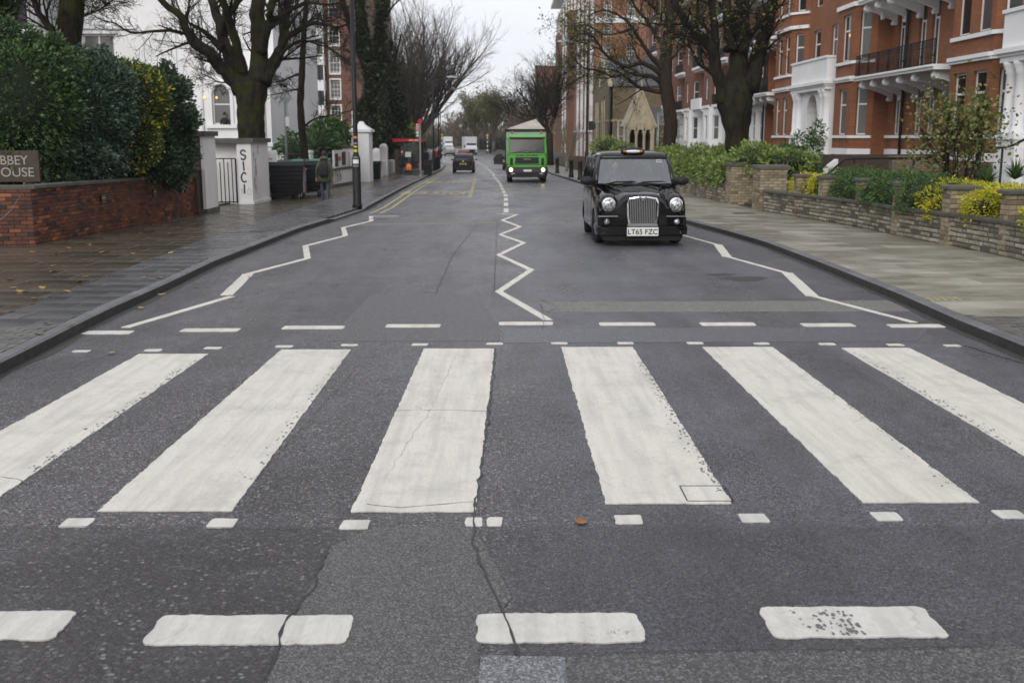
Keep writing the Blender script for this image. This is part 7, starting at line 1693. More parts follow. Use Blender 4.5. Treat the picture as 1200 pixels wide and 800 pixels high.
# ---------------- London taxi
TX, TY = 2.81, 21.85
t = thing('taxi', 'shiny black London taxi with chrome grille driving towards the camera', 'taxi', (TX, TY, gz(TY)))
t.rotation_euler = (-math.atan(.01), 0, 0); t.scale = (1, 1, 1.035)
ST = [(.13, [(.50, .26), (.80, .30), (.84, .50), (.83, .70), (.70, .82), (.50, .74), (.34, .90), (0, .93)]),
      (.22, [(.55, .23), (.87, .29), (.90, .56), (.89, .80), (.72, .99), (.52, .86), (.35, .99), (0, 1.01)]),
      (.45, [(.58, .22), (.90, .28), (.925, .60), (.915, .86), (.77, 1.05), (.55, .95), (.37, 1.045), (0, 1.07)]),
      (.90, [(.60, .22), (.91, .27), (.935, .60), (.925, .92), (.80, 1.09), (.60, 1.03), (.40, 1.10), (0, 1.13)]),
      (1.30, [(.60, .22), (.91, .27), (.935, .60), (.93, .97), (.85, 1.12), (.66, 1.11), (.42, 1.15), (0, 1.175)]),
      (1.55, [(.60, .22), (.91, .27), (.935, .60), (.93, .99), (.88, 1.15), (.70, 1.17), (.42, 1.19), (0, 1.20)]),
      (2.6, [(.60, .22), (.91, .27), (.94, .60), (.935, 1.0), (.89, 1.16), (.72, 1.17), (.42, 1.17), (0, 1.17)]),
      (3.9, [(.60, .22), (.91, .27), (.94, .60), (.93, 1.0), (.88, 1.16), (.72, 1.17), (.42, 1.17), (0, 1.17)]),
      (4.4, [(.58, .24), (.88, .29), (.91, .60), (.90, .98), (.82, 1.14), (.68, 1.16), (.40, 1.16), (0, 1.16)]),
      (4.55, [(.55, .30), (.80, .34), (.84, .60), (.82, .9), (.74, 1.05), (.60, 1.08), (.38, 1.08), (0, 1.08)])]
mb = MB(); mb.loft([half_ring(smooth_half(h, 3), y) for y, h in interp_rings(ST, 4)])
body = cut(mb, 'body', 'black_paint', t, [((s*.86, y, .33), .40, .5) for s in (-1, 1) for y in (.92, 3.82)])
for s in (-1, 1):
    mb = MB(); mb.ell((s*.69, .33, .80), (.225, .25, .235), 18, 12); part('front_wing', mb, 'black_paint', t, local=True)
    mb = MB(); mb.lathe([(.135, .16), (.145, .09), (.135, .055), (.12, .05)], (s*.69, 0, .82), 24, 'y'); part('headlight_rim', mb, 'chrome', t, local=True)
    mb = MB(); mb.lathe([(.122, .075), (.118, .05), (.08, .03), (.04, .022), (.001, .02)], (s*.69, 0, .82), 24, 'y'); part('headlight', mb, 'headlamp', t, local=True)
    # door seams, sills, handles
    mb = MB(); mb.box(s*.937-.004, s*.937+.004, 1.52, 1.535, .30, 1.12); mb.box(s*.939-.004, s*.939+.004, 2.50, 2.515, .30, 1.14); mb.box(s*.937-.004, s*.937+.004, 3.40, 3.415, .55, 1.14); part('door_seam', mb, 'rubber', t, local=True)
    mb = MB(); mb.box(s*.94-.02, s*.94+.02, 2.30, 2.44, .93, .965); mb.box(s*.94-.02, s*.94+.02, 2.62, 2.76, .93, .965); part('door_handle', mb, 'chrome', t, local=True)
    # mirrors
    mb = MB(); mb.ell((s*1.03, 1.50, 1.245), (.15, .075, .095), 14, 9); part('mirror', mb, 'dark_plastic', t, local=True)
    mb = MB(); mb.tube([(s*.86, 1.56, 1.18), (s*.95, 1.53, 1.2)], [.05, .04], 8); part('mirror_arm', mb, 'dark_plastic', t, local=True)
    # bumper strips and small lamps
    mb = MB(); mb.box(min(s*.50, s*.90), max(s*.50, s*.90), .075, .2, .583, .603); part('bumper_strip', mb, 'chrome', t, local=True)
    mb = MB(); mb.lathe([(.058, .16), (.055, .10), (.001, .092)], (s*.72, 0, .485), 16, 'y'); part('fog_lamp', mb, 'headlamp', t, local=True)
    mb = MB(); mb.box(min(s*.60, s*.78), max(s*.60, s*.78), -.028, .02, .26, .305); part('day_lamp', mb, 'headlamp', t, local=True)
    wheel(t, s*.80, .92, .335, .20, s, .16, 'alloy'); wheel(t, s*.80, 3.82, .335, .20, s, 0, 'alloy')
mb = MB(); secs = []
for (yy, ww) in ((-.035, .70), (-.02, .86), (.03, .915), (.12, .94), (.42, .945)): secs.append([(-ww, yy, .235), (ww, yy, .235), (ww, yy, .385), (ww-.02, yy, .405), (-ww+.02, yy, .405), (-ww, yy, .385)])
mb.loft(secs, sm=False); [mb.box(min(q*.34, q*.50), max(q*.34, q*.50), .07, .3, .40, .60) for q in (-1, 1)]; mb.loft([[(-.915, .13, .40), (.915, .13, .40), (.905, .13, .575), (-.905, .13, .575)], [(-.935, .42, .40), (.935, .42, .40), (.93, .42, .575), (-.93, .42, .575)]], sm=False); part('bumper', mb, 'black_paint', t, local=True)
mb = MB(); mb.box(-.84, .84, -.012, -.006, .33, .345); part('bumper_line', mb, 'dark_plastic', t, local=True)
mb = MB(); mb.box(-.8, .8, .02, .6, .12, .24); part('under_tray', mb, 'rubber', t, local=True)
# grille
def gr_out(k): return [(-.285+k, .44+k), (.285-k, .44+k), (.315-k, .60), (.325-k, .86), (.285-k, .955-k*.7), (.10, .985-k), (0, .985-k), (-.10, .985-k), (-.285+k, .955-k*.7), (-.325+k, .86), (-.315+k, .60)]
mb = MB(); a, b = gr_out(0), gr_out(.028); n = len(a)
A = [(x, -.005, z) for x, z in a]; B = [(x, -.012, z) for x, z in b]; A2 = [(x, .20, z) for x, z in a]; B2 = [(x, .05, z) for x, z in b]
mb.add(A+B+A2+B2, [(i, (i+1) % n, n+(i+1) % n, n+i) for i in range(n)]+[(2*n+i, 2*n+(i+1) % n, (i+1) % n, i) for i in range(n)]+[(n+i, n+(i+1) % n, 3*n+(i+1) % n, 3*n+i) for i in range(n)])
g_ = part('grille', mb, 'chrome', t, local=True)
mb = MB(); mb.prism(gr_out(.02), 'y', .035, .19); part('grille_back', mb, 'black_letters', g_, local=True)
for k in range(15):
    x = -.252+k*.036; top = .945 if abs(x) < .26 else .92; mb = MB(); mb.box(x-.0065, x+.0065, .0, .036, .47, top-(.07-abs(x)*1.0 if abs(x) < .07 else 0)); part('grille_bar', mb, 'alloy', g_, local=True)
mb = MB(); mb.prism([(-.09, .975), (0, .885), (.09, .975), (.045, .975), (0, .935), (-.045, .975)], 'y', -.014, .0); part('badge', mb, 'chrome', g_, local=True)
mb = MB(); mb.box(-.31, .31, -.01, .03, .405, .445); part('grille_sill', mb, 'alloy', g_, local=True)
mb = MB(); secs = [[(-.33, .19, .55), (.33, .19, .55), (.34, .19, .9), (.27, .19, .975), (-.27, .19, .975), (-.34, .19, .9)], [(-.36, .5, .55), (.36, .5, .55), (.37, .5, .95), (.3, .5, 1.055), (-.3, .5, 1.055), (-.37, .5, .95)]]; mb.loft(secs, sm=False); part('bonnet_nose', mb, 'black_paint', t, local=True)
for s in (-1, 1): mb = MB(); mb.tube([(s*.30, .25, .985), (s*.40, .7, 1.085), (s*.55, 1.2, 1.15), (s*.70, 1.42, 1.175)], [.012, .018, .016, .01], 6); part('bonnet_crease', mb, 'black_paint', t, local=True)
for s in (-1, 1):
    mb = MB(); mb.tube([(s*.345, .24, .935), (s*.47, .45, .985), (s*.56, .90, 1.055), (s*.64, 1.30, 1.122)], .006, 4); part('shut_line', mb, 'rubber', t, local=True)
    mb = MB(); mb.lathe([(.10, .052), (.102, .046), (.075, .044), (.073, .05)], (s*.69, 0, .82), 20, 'y'); part('lamp_ring', mb, 'alloy', t, local=True)
mb = MB(); mb.box(-.27, .27, 1.20, 1.34, 1.165, 1.185); part('bonnet_vent', mb, 'dark_plastic', t, local=True)
mb = MB(); mb.box(-.32, .32, -.052, -.032, .215, .385); pl = part('number_plate', mb, 'plate_white', t, local=True)
mb = MB(); mb.box(-.335, .335, -.045, -.03, .20, .40); part('plate_frame', mb, 'dark_plastic', t, local=True)
lettering('LT65 FZC', .145, 'black_letters', pl, (0, -.054, .248), (math.pi/2, 0, 0), .002, sx=1.02, bold=.002)
# cab: pillars, roof, glass
def rr(w_, y0, y1, z, c=.14, n=4, fr=None):
    out = []
    for cx, cy, a0 in ((w_-c, y0+c, -90), (w_-c, y1-c, 0), (-w_+c, y1-c, 90), (-w_+c, y0+c, 180)):
        for k in range(n+1): a = math.radians(a0+90*k/n); out.append((cx+c*math.cos(a), cy+c*math.sin(a), z))
    return out
mb = MB(); mb.loft([rr(.775, 1.80, 4.22, 1.70), rr(.77, 1.83, 4.20, 1.76), rr(.72, 1.92, 4.12, 1.815), rr(.60, 2.06, 4.0, 1.85, .2), rr(.40, 2.3, 3.8, 1.868, .2)]); part('roof', mb, 'black_paint', t, local=True)
belt = 1.15; ax_b, ax_t = (.855, 1.50), (.76, 1.86)
for s in (-1, 1):
    for (xb, yb, xt, yt, r_) in ((.845, 1.46, .745, 1.86, .045), (.885, 2.50, .77, 2.45, .05), (.885, 3.42, .77, 3.35, .05), (.86, 4.30, .745, 4.12, .09)):
        mb = MB(); mb.tube([(s*xb, yb, belt-.02), (s*(xb+xt)/2*1.012, (yb+yt)/2, (belt+1.72)/2), (s*xt, yt, 1.72)], r_, 8); part('pillar', mb, 'black_paint', t, local=True)
    mb = MB(); mb.add([(s*.90, 1.50, belt), (s*.90, 4.3, belt), (s*.785, 4.12, 1.71), (s*.785, 1.88, 1.71)], [(0, 1, 2, 3)]); part('side_window', mb, 'side_glass', t, local=True)
mb = MB(); K = 9; vs = []
for i in range(K):
    u_ = -1+2*i/(K-1); bow = .10*(1-u_*u_)
    vs += [(u_*.80, 1.46-bow, belt+.03), (u_*.72, 1.83-bow*.6, 1.705)]
mb.add(vs, [(2*i, 2*i+2, 2*i+3, 2*i+1) for i in range(K-1)], sm=True); part('windscreen', mb, 'windscreen', t, local=True, fix=False)
mb = MB(); mb.tube([(v[0], v[1]-.004, v[2]+.0) for v in vs[0::2]], .016, 5); mb.tube([(v[0], v[1]-.004, v[2]) for v in vs[1::2]], .016, 5); part('windscreen_seal', mb, 'rubber', t, local=True)
mb = MB(); mb.add([(-.74, 4.36, belt), (.74, 4.36, belt), (.68, 4.16, 1.7), (-.68, 4.16, 1.7)], [(0, 1, 2, 3)]); part('rear_window', mb, 'side_glass', t, local=True)
for (x0, x1_, yy) in ((-.62, .03, 1.36), (.03, .66, 1.365)):
    mb = MB(); mb.tube([(x0, yy+.02, 1.185), (x0+.18, yy+.0, 1.225), (x1_-.1, yy+.02, 1.235), (x1_, yy+.03, 1.225)], [.014, .018, .014, .006], 5); part('wiper', mb, 'dark_plastic', t, local=True)
mb = MB(); mb.add([(.50, 1.775, 1.62), (.63, 1.79, 1.62), (.61, 1.81, 1.685), (.49, 1.795, 1.685)], [(0, 1, 2, 3)]); part('licence_sticker', mb, 'bin_green' if False else 'plate_white', t, local=True)
mb = MB(); mb.add([(.505, 1.77, 1.645), (.62, 1.785, 1.645), (.612, 1.795, 1.67), (.50, 1.78, 1.67)], [(0, 1, 2, 3)]); part('sticker_print', mb, 'bin_green', t, local=True)
mb = MB(); mb.ell((0, 1.98, 1.855), (.265, .14, .085), 20, 10); rs_ = part('roof_sign', mb, 'dark_plastic', t, local=True)
mb = MB(); mb.ell((0, 1.955, 1.85), (.225, .135, .052), 20, 10); part('sign_lens', mb, 'plate_white', rs_, local=True)
for s in (-1, 1): mb = MB(); mb.ell((s*.175, 1.953, 1.85), (.048, .125, .036), 12, 8); part('sign_lens', mb, 'amber_lens', rs_, local=True)
for (x, y, w_, h_) in ((-.38, 2.15, .24, .42), (.38, 2.15, .0, 0), (-.4, 3.9, .3, .35), (.4, 3.9, .3, .35), (0, 3.9, .2, .3)):
    if w_: mb = MB(); mb.box(x-w_, x+w_, y, y+.14, 1.1, 1.15+h_*.62); mb.box(x-.11, x+.11, y+.02, y+.1, 1.15+h_*.62, 1.15+h_*.62+.16); part('seat', mb, 'interior', t, local=True)
mb = MB(); mb.box(-.70, .70, 2.42, 2.45, 1.15, 1.3); mb.box(-.02, .02, 2.42, 2.45, 1.15, 1.7); part('partition', mb, 'interior', t, local=True)
mb = MB(); mb.loft([rr(.70, 1.42, 1.75, 1.16, .1), rr(.66, 1.5, 1.74, 1.22, .1)]); part('dashboard', mb, 'interior', t, local=True)
mb = MB(); q = [(-.38+.19*math.cos(a), 1.74+.06*math.sin(a), 1.20+.16*math.sin(a)) for a in [k*math.pi/10 for k in range(21)]]; mb.tube(q, .014, 5); part('steering_wheel', mb, 'dark_plastic', t, local=True)
mb = MB(); mb.box(-.11, .11, 1.80, 1.82, 1.58, 1.64); part('rear_view_mirror', mb, 'dark_plastic', t, local=True)
# ---------------- green tipper truck
t = thing('truck', 'bright green tipper truck with lit headlights and a pale covered load', 'truck', (1.27, 62.6, gz(62.6)))
def cabring(z, w_, y0, y1=1.9): return [(-w_, y0+.1, z), (-w_+.12, y0, z), (w_-.12, y0, z), (w_, y0+.1, z), (w_, y1, z), (-w_, y1, z)]
mb = MB(); mb.loft([cabring(.88, 1.17, .02), cabring(1.2, 1.17, .0), cabring(1.68, 1.15, .0)], sm=False); mb.loft([cabring(2.52, 1.08, .16), cabring(2.66, 1.06, .22), cabring(2.72, .98, .34)], sm=False); part('cab', mb, 'truck_green', t, local=True)
for s in (-1, 1):
    mb = MB(); mb.prism([(s*1.15, 1.68), (s*1.03, 1.68), (s*.98, 2.52), (s*1.08, 2.52)], 'y', .06, .3); part('cab_pillar', mb, 'truck_green', t, local=True)
    mb = MB(); mb.box(min(s*1.02, s*1.10), max(s*1.02, s*1.10), .3, 1.9, 1.7, 2.52); part('cab_side', mb, 'truck_green' if s > 0 else 'dark_plastic', t, local=True)
mb = MB(); mb.add([(-1.0, .03, 1.72), (1.0, .03, 1.72), (.96, .17, 2.5), (-.96, .17, 2.5)], [(0, 1, 2, 3)]); part('windscreen', mb, 'dark_glass', t, local=True)
mb = MB(); mb.tube([(-.7, .0, 1.70), (-.2, .05, 1.80), (.15, .06, 1.83)], .018, 4); mb.tube([(.05, .0, 1.70), (.5, .05, 1.79), (.8, .06, 1.82)], .018, 4); part('wipers', mb, 'black_letters', t, local=True)
mb = MB(); mb.box(-1.02, 1.02, .05, .16, 2.50, 2.58); part('sun_visor', mb, 'dark_plastic', t, local=True)
mb = MB(); mb.box(-1.175, 1.175, -.012, .02, 1.02, 1.035); mb.box(-1.165, 1.165, -.010, .02, 1.60, 1.612); part('panel_gap', mb, 'black_letters', t, local=True)
mb = MB(); mb.add([(.80, .14, 2.36), (.92, .15, 2.36), (.91, .165, 2.46), (.79, .155, 2.46)], [(0, 1, 2, 3)]); part('licence_sticker', mb, 'bin_green', t, local=True)
mb = MB(); mb.box(-.68, .68, -.03, .02, 1.08, 1.44); g_ = part('grille', mb, 'dark_plastic', t, local=True)
for k in range(3): mb = MB(); mb.box(-.66, .66, -.045, -.03, 1.12+k*.1, 1.16+k*.1); part('grille_slat', mb, 'dark_bumper', g_, local=True)
lettering('MAN', .13, 'alloy', g_, (0, -.05, 1.29), (math.pi/2, 0, 0), .003, sx=1.5)
for q, w_ in enumerate((.09, .07, .10, .08, .09, .0, .08, .10, .07, .09, .11, .06, .09)):
    if w_: xx = -.62+q*.097; part('print', MB().box(xx, xx+w_*.8, -.006, .0, 1.50+.01*(q % 2), 1.585-.008*(q % 3)), 'black_letters', t, local=True)
for s in (-1, 1): mb = MB(); mb.box(min(s*.82, s*.98), max(s*.82, s*.98), -.02, .0, .98, 1.4); part('air_duct', mb, 'dark_plastic', t, local=True)
mb = MB(); mb.loft([cabring(.30, 1.14, .0, .8), cabring(.62, 1.22, -.10, .8), cabring(.87, 1.2, -.06, .8)], sm=False); part('bumper', mb, 'dark_bumper', t, local=True)
mb = MB(); mb.box(-.55, .45, -.115, -.08, .50, .6); part('bumper_slot', mb, 'black_letters', t, local=True)
mb = MB(); mb.box(-.26, .26, -.13, -.11, .63, .74); pl = part('number_plate', mb, 'plate_white', t, local=True)
mb = MB(); mb.box(-.26, -.20, -.135, -.13, .63, .74); part('plate_band', mb, 'sign_blue', pl, local=True)
for s in (-1, 1):
    mb = MB(); mb.lathe([(.10, -.12), (.09, -.15), (.001, -.16)], (s*.93, 0, .73), 16, 'y'); part('headlight', mb, 'headlamp_lit', t, local=True)
    mb = MB(); mb.box(min(s*.78, s*1.12), max(s*.78, s*1.12), -.125, -.08, .6, .86); part('light_panel', mb, 'dark_bumper', t, local=True)
    mb = MB(); mb.box(min(s*.72, s*.9), max(s*.72, s*.9), -.13, -.1, .47, .55); part('fog_lamp', mb, 'headlamp', t, local=True)
    mb = MB(); mb.tube([(s*1.12, .2, 2.5), (s*1.3, .05, 2.45), (s*1.3, .05, 1.9)], .02, 5); mb.box(min(s*1.22, s*1.42), max(s*1.22, s*1.42), .0, .1, 1.85, 2.4); part('mirror', mb, 'dark_plastic', t, local=True)
    mb = MB(); mb.ell((s*.85, .9, 2.84), (.08, .08, .09), 10, 6); part('beacon_lamp', mb, 'amber_lens', t, local=True)
    wheel(t, s*1.0, 1.1, .49, .30, s, 0, 'steel'); wheel(t, s*1.0, 4.6, .49, .34, s, 0, 'steel'); wheel(t, s*1.0, 6.0, .49, .34, s, 0, 'steel')
    mb = MB(); mb.box(min(s*.9, s*1.2), max(s*.9, s*1.2), .55, 1.65, .95, 1.05); part('wing', mb, 'dark_bumper', t, local=True)
mb = MB(); mb.box(-.95, .95, .3, 8.0, .55, .9); part('chassis', mb, 'dark_bumper', t, local=True)
mb = MB(); mb.box(-.88, .2, 1.9, 2.0, .22, .36); part('underrun_bar', mb, 'plate_white', t, local=True)
mb = MB(); mb.box(-1.22, 1.15, 2.1, 8.2, 1.0, 3.02); part('tipper_body', mb, 'truck_pale_green', t, local=True)
mb = MB(); mb.box(-1.27, -1.2, 2.1, 2.5, 1.0, 3.05); mb.box(-1.27, 1.18, 2.05, 2.12, 2.9, 3.06); part('body_post', mb, 'dark_plastic', t, local=True)
mb = MB(); mb.loft([[(-1.2, 2.1, 3.03), (1.14, 2.1, 3.03), (1.14, 8.2, 3.03), (-1.2, 8.2, 3.03)], [(-.95, 3.0, 3.16), (1.0, 3.0, 3.2), (1.0, 7.8, 3.2), (-.95, 7.8, 3.16)], [(.1, 4.2, 3.52), (.62, 4.0, 3.66), (.6, 6.8, 3.64), (.1, 6.8, 3.5)]], sm=False); part('load_cover', mb, 'tarp', t, local=True)
# ---------------- cars
def hatch(label, x, y, rz, paint_, group=None, plate='plate_yellow', scale=1.0, front=False):
    t = thing('car', label, 'car', (x, y, gz(y)), group, rz)
    ST = [(0, [(.45, .30), (.74, .34), (.79, .55), (.78, .78), (.70, .90), (.35, .93), (0, .94)]), (.10, [(.55, .22), (.80, .28), (.845, .55), (.84, .82), (.76, .98), (.4, .99), (0, .99)]),
          (.7, [(.6, .2), (.84, .26), (.87, .55), (.86, .82), (.80, .96), (.4, .97), (0, .97)]), (2.6, [(.6, .2), (.84, .26), (.87, .55), (.86, .82), (.80, .94), (.4, .95), (0, .95)]),
          (3.5, [(.6, .2), (.83, .26), (.86, .5), (.84, .72), (.76, .86), (.4, .90), (0, .91)]), (4.0, [(.5, .25), (.74, .3), (.78, .48), (.76, .62), (.66, .7), (.35, .73), (0, .74)])]
    mb = MB(); mb.loft([half_ring(smooth_half(h, 2), yy) for yy, h in interp_rings(ST, 3)]); cut(mb, 'body', paint_, t, [((s*.8, yy, .31), .37, .5) for s in (-1, 1) for yy in (.75, 3.25)])
    mb = MB(); mb.loft([rr(.80, .08, 3.0, .93, .12), rr(.76, .20, 2.7, 1.15, .14), rr(.68, .40, 2.25, 1.38, .14), rr(.58, .55, 2.05, 1.455, .14), rr(.3, .8, 1.8, 1.475, .1)]); part('cabin', mb, paint_, t, local=True)
    mb = MB(); mb.add([(-.62, .135, 1.0), (.62, .135, 1.0), (.56, .395, 1.36), (-.56, .395, 1.36)], [(0, 1, 2, 3)]); part('rear_window', mb, 'dark_glass', t, local=True)
    mb = MB(); mb.add([(-.66, 2.78, 1.0), (.66, 2.78, 1.0), (.58, 2.33, 1.36), (-.58, 2.33, 1.36)], [(0, 1, 2, 3)]); part('windscreen', mb, 'dark_glass', t, local=True)
    for s in (-1, 1):
        mb = MB(); mb.add([(s*.80, .5, 1.0), (s*.80, 2.6, 1.0), (s*.70, 2.15, 1.36), (s*.70, .65, 1.36)], [(0, 1, 2, 3)]); part('side_window', mb, 'dark_glass', t, local=True)
        mb = MB(); mb.prism([(s*.66, .80), (s*.80, .78), (s*.79, .95), (s*.73, 1.15), (s*.69, 1.15), (s*.71, .95)], 'y', .0, .16); part('tail_light', mb, 'red_lens', t, local=True)
        mb = MB(); mb.ell((s*.98, 2.35, 1.0), (.10, .06, .07), 8, 6); part('mirror', mb, paint_, t, local=True)
        mb = MB(); mb.ell((s*.62, 3.92, .6), (.14, .08, .08), 8, 6); part('headlight', mb, 'headlamp', t, local=True)
        for yy in (.75, 3.25): wheel(t, s*.76, yy, .30, .2, s)
    mb = MB(); mb.box(-.26, .26, -.03, .01, .66, .78); pl = part('number_plate', mb, plate, t, local=True)
    mb = MB(); mb.box(-.2, .2, -.034, -.03, .69, .75); part('plate_print', mb, 'dark_bumper', pl, local=True)
    mb = MB(); mb.box(-.72, .72, -.04, .05, .30, .5); part('bumper', mb, 'dark_plastic', t, local=True)
    mb = MB(); mb.lathe([(.06, -.015), (.06, .0)], (0, -.01, .92), 10, 'y'); part('badge', mb, 'chrome', t, local=True)
    return t
H = hatch('dark navy hatchback seen from behind with a yellow number plate', -3.32, 85.5, 0, 'car_navy')
c2 = hatch('dark red car driving away just ahead of the navy hatchback', -5.35, 141, .06, 'car_red')
c3 = hatch('silver white car farther ahead in the left lane near the end of the street', -9.0, 178, .12, 'car_silver')
c4 = hatch('black car with one door standing open beside the green truck', .72, 100, math.pi-.03, 'car_navy', plate='plate_white')
mb = MB(); mb.prism([(.9, .35), (1.85, .38), (1.9, .95), (1.55, 1.30), (1.1, 1.36), (.9, 1.0)], 'y', -2.35, -2.28); part('open_door', mb, 'black_paint', c4, local=True)
mb = MB(); mb.box(.62, .8, 3.98, 4.03, .72, .84); part('indicator', mb, 'amber_lens', c4, local=True)
t = thing('van', 'white box van coming towards the camera far up the street', 'van', (-5.75, 186, gz(186)), rz=.14)
mb = MB(); mb.box(-1.05, 1.05, 1.3, 6, .7, 3.1); mb.box(-1.0, 1.0, .7, 1.4, 2.1, 3.05); part('box', mb, 'van_white', t, local=True)
mb = MB(); mb.loft([[(-.98, .0, .4), (.98, .0, .4), (.98, 1.5, .4), (-.98, 1.5, .4)], [(-.98, .0, 1.1), (.98, .0, 1.1), (.98, 1.5, 1.1), (-.98, 1.5, 1.1)], [(-.85, .7, 2.1), (.85, .7, 2.1), (.85, 1.5, 2.1), (-.85, 1.5, 2.1)]], sm=False); part('cab', mb, 'van_white', t, local=True)
mb = MB(); mb.add([(-.88, .13, 1.25), (.88, .13, 1.25), (.8, .62, 2.02), (-.8, .62, 2.02)], [(0, 1, 2, 3)]); part('windscreen', mb, 'dark_glass', t, local=True)
mb = MB(); mb.box(-.6, .6, -.03, 0, .5, .95); part('grille', mb, 'dark_plastic', t, local=True); mb = MB(); mb.box(-1.0, 1.0, -.08, 0, .3, .48); part('bumper', mb, 'dark_plastic', t, local=True)
for s in (-1, 1):
    mb = MB(); mb.box(min(s*.62, s*.95), max(s*.62, s*.95), -.03, .0, .65, .9); part('headlight', mb, 'headlamp', t, local=True)
    for yy in (1.0, 4.8): wheel(t, s*.85, yy, .34, .22, s)
    mb = MB(); mb.box(min(s*1.0, s*1.22), max(s*1.0, s*1.22), .6, .68, 1.3, 1.7); part('mirror', mb, 'dark_plastic', t, local=True)
v2 = copytree(t, None, (-13.2, 255, gz(255)), 'smaller looking white van at the end of the street left of the other one', .2)
# ---------------- motorbike behind the gate
t = thing('motorbike', 'dark motorbike with yellow details parked in the drive behind the bars of the gate', 'motorbike', (-10.95, 41.2, pz(41)), rz=-.35)
for k, yy in enumerate((-.7, .68)):
    o = MB(); o.lathe([(.24, -.06), (.30, -.06), (.325, 0), (.30, .06), (.24, .06)], (0, 0, 0), 22, 'x'); w_ = part('wheel', o, 'rubber', t, local=True); w_.location = (0, yy, .325)
    q = MB(); q.lathe([(.245, -.02), (.225, -.02), (.225, .02), (.245, .02)], (0, 0, 0), 22, 'x')
    for a in range(5): q.tube([(0, 0, 0), (0, .23*math.cos(a*1.257), .23*math.sin(a*1.257))], .018, 5)
    part('rim', q, 'glove_yellow' if k == 0 else 'dark_plastic', w_, local=True)
    q = MB(); q.lathe([(.13, -.055), (.13, -.045)], (0, 0, 0), 16, 'x'); part('brake_disc', q, 'steel', w_, local=True)
mb = MB()
for s in (-.09, .09): mb.tube([(s, -.7, .325), (s, -.42, 1.0)], .028, 6)
part('fork', mb, 'steel', t, local=True)
mb = MB(); mb.ell((0, -.1, .85), (.17, .36, .17), 14, 9); part('tank', mb, 'black_paint', t, local=True)
mb = MB(); mb.ell((0, -.48, .92), (.2, .2, .2), 14, 9); part('fairing', mb, 'dark_plastic', t, local=True)
mb = MB(); mb.loft([rr(.12, .15, .95, .78, .08), rr(.13, .12, 1.0, .86, .08), rr(.08, .2, .95, .90, .06)]); part('seat', mb, 'dark_plastic', t, local=True)
mb = MB(); mb.ell((0, .05, .48), (.16, .3, .2), 12, 8); part('engine', mb, 'dark_bumper', t, local=True)
mb = MB(); mb.tube([(-.36, -.32, 1.02), (-.1, -.42, 1.05), (.1, -.42, 1.05), (.36, -.32, 1.02)], .018, 6); part('handlebar', mb, 'dark_plastic', t, local=True)
mb = MB(); mb.tube([(.12, -.1, .35), (.14, .4, .3), (.16, .9, .42)], [.03, .05, .055], 8); part('exhaust', mb, 'steel', t, local=True)
mb = MB(); mb.lathe([(.07, -.02), (.06, -.05)], (0, -.66, .95), 12, 'y'); part('headlight', mb, 'headlamp', t, local=True)

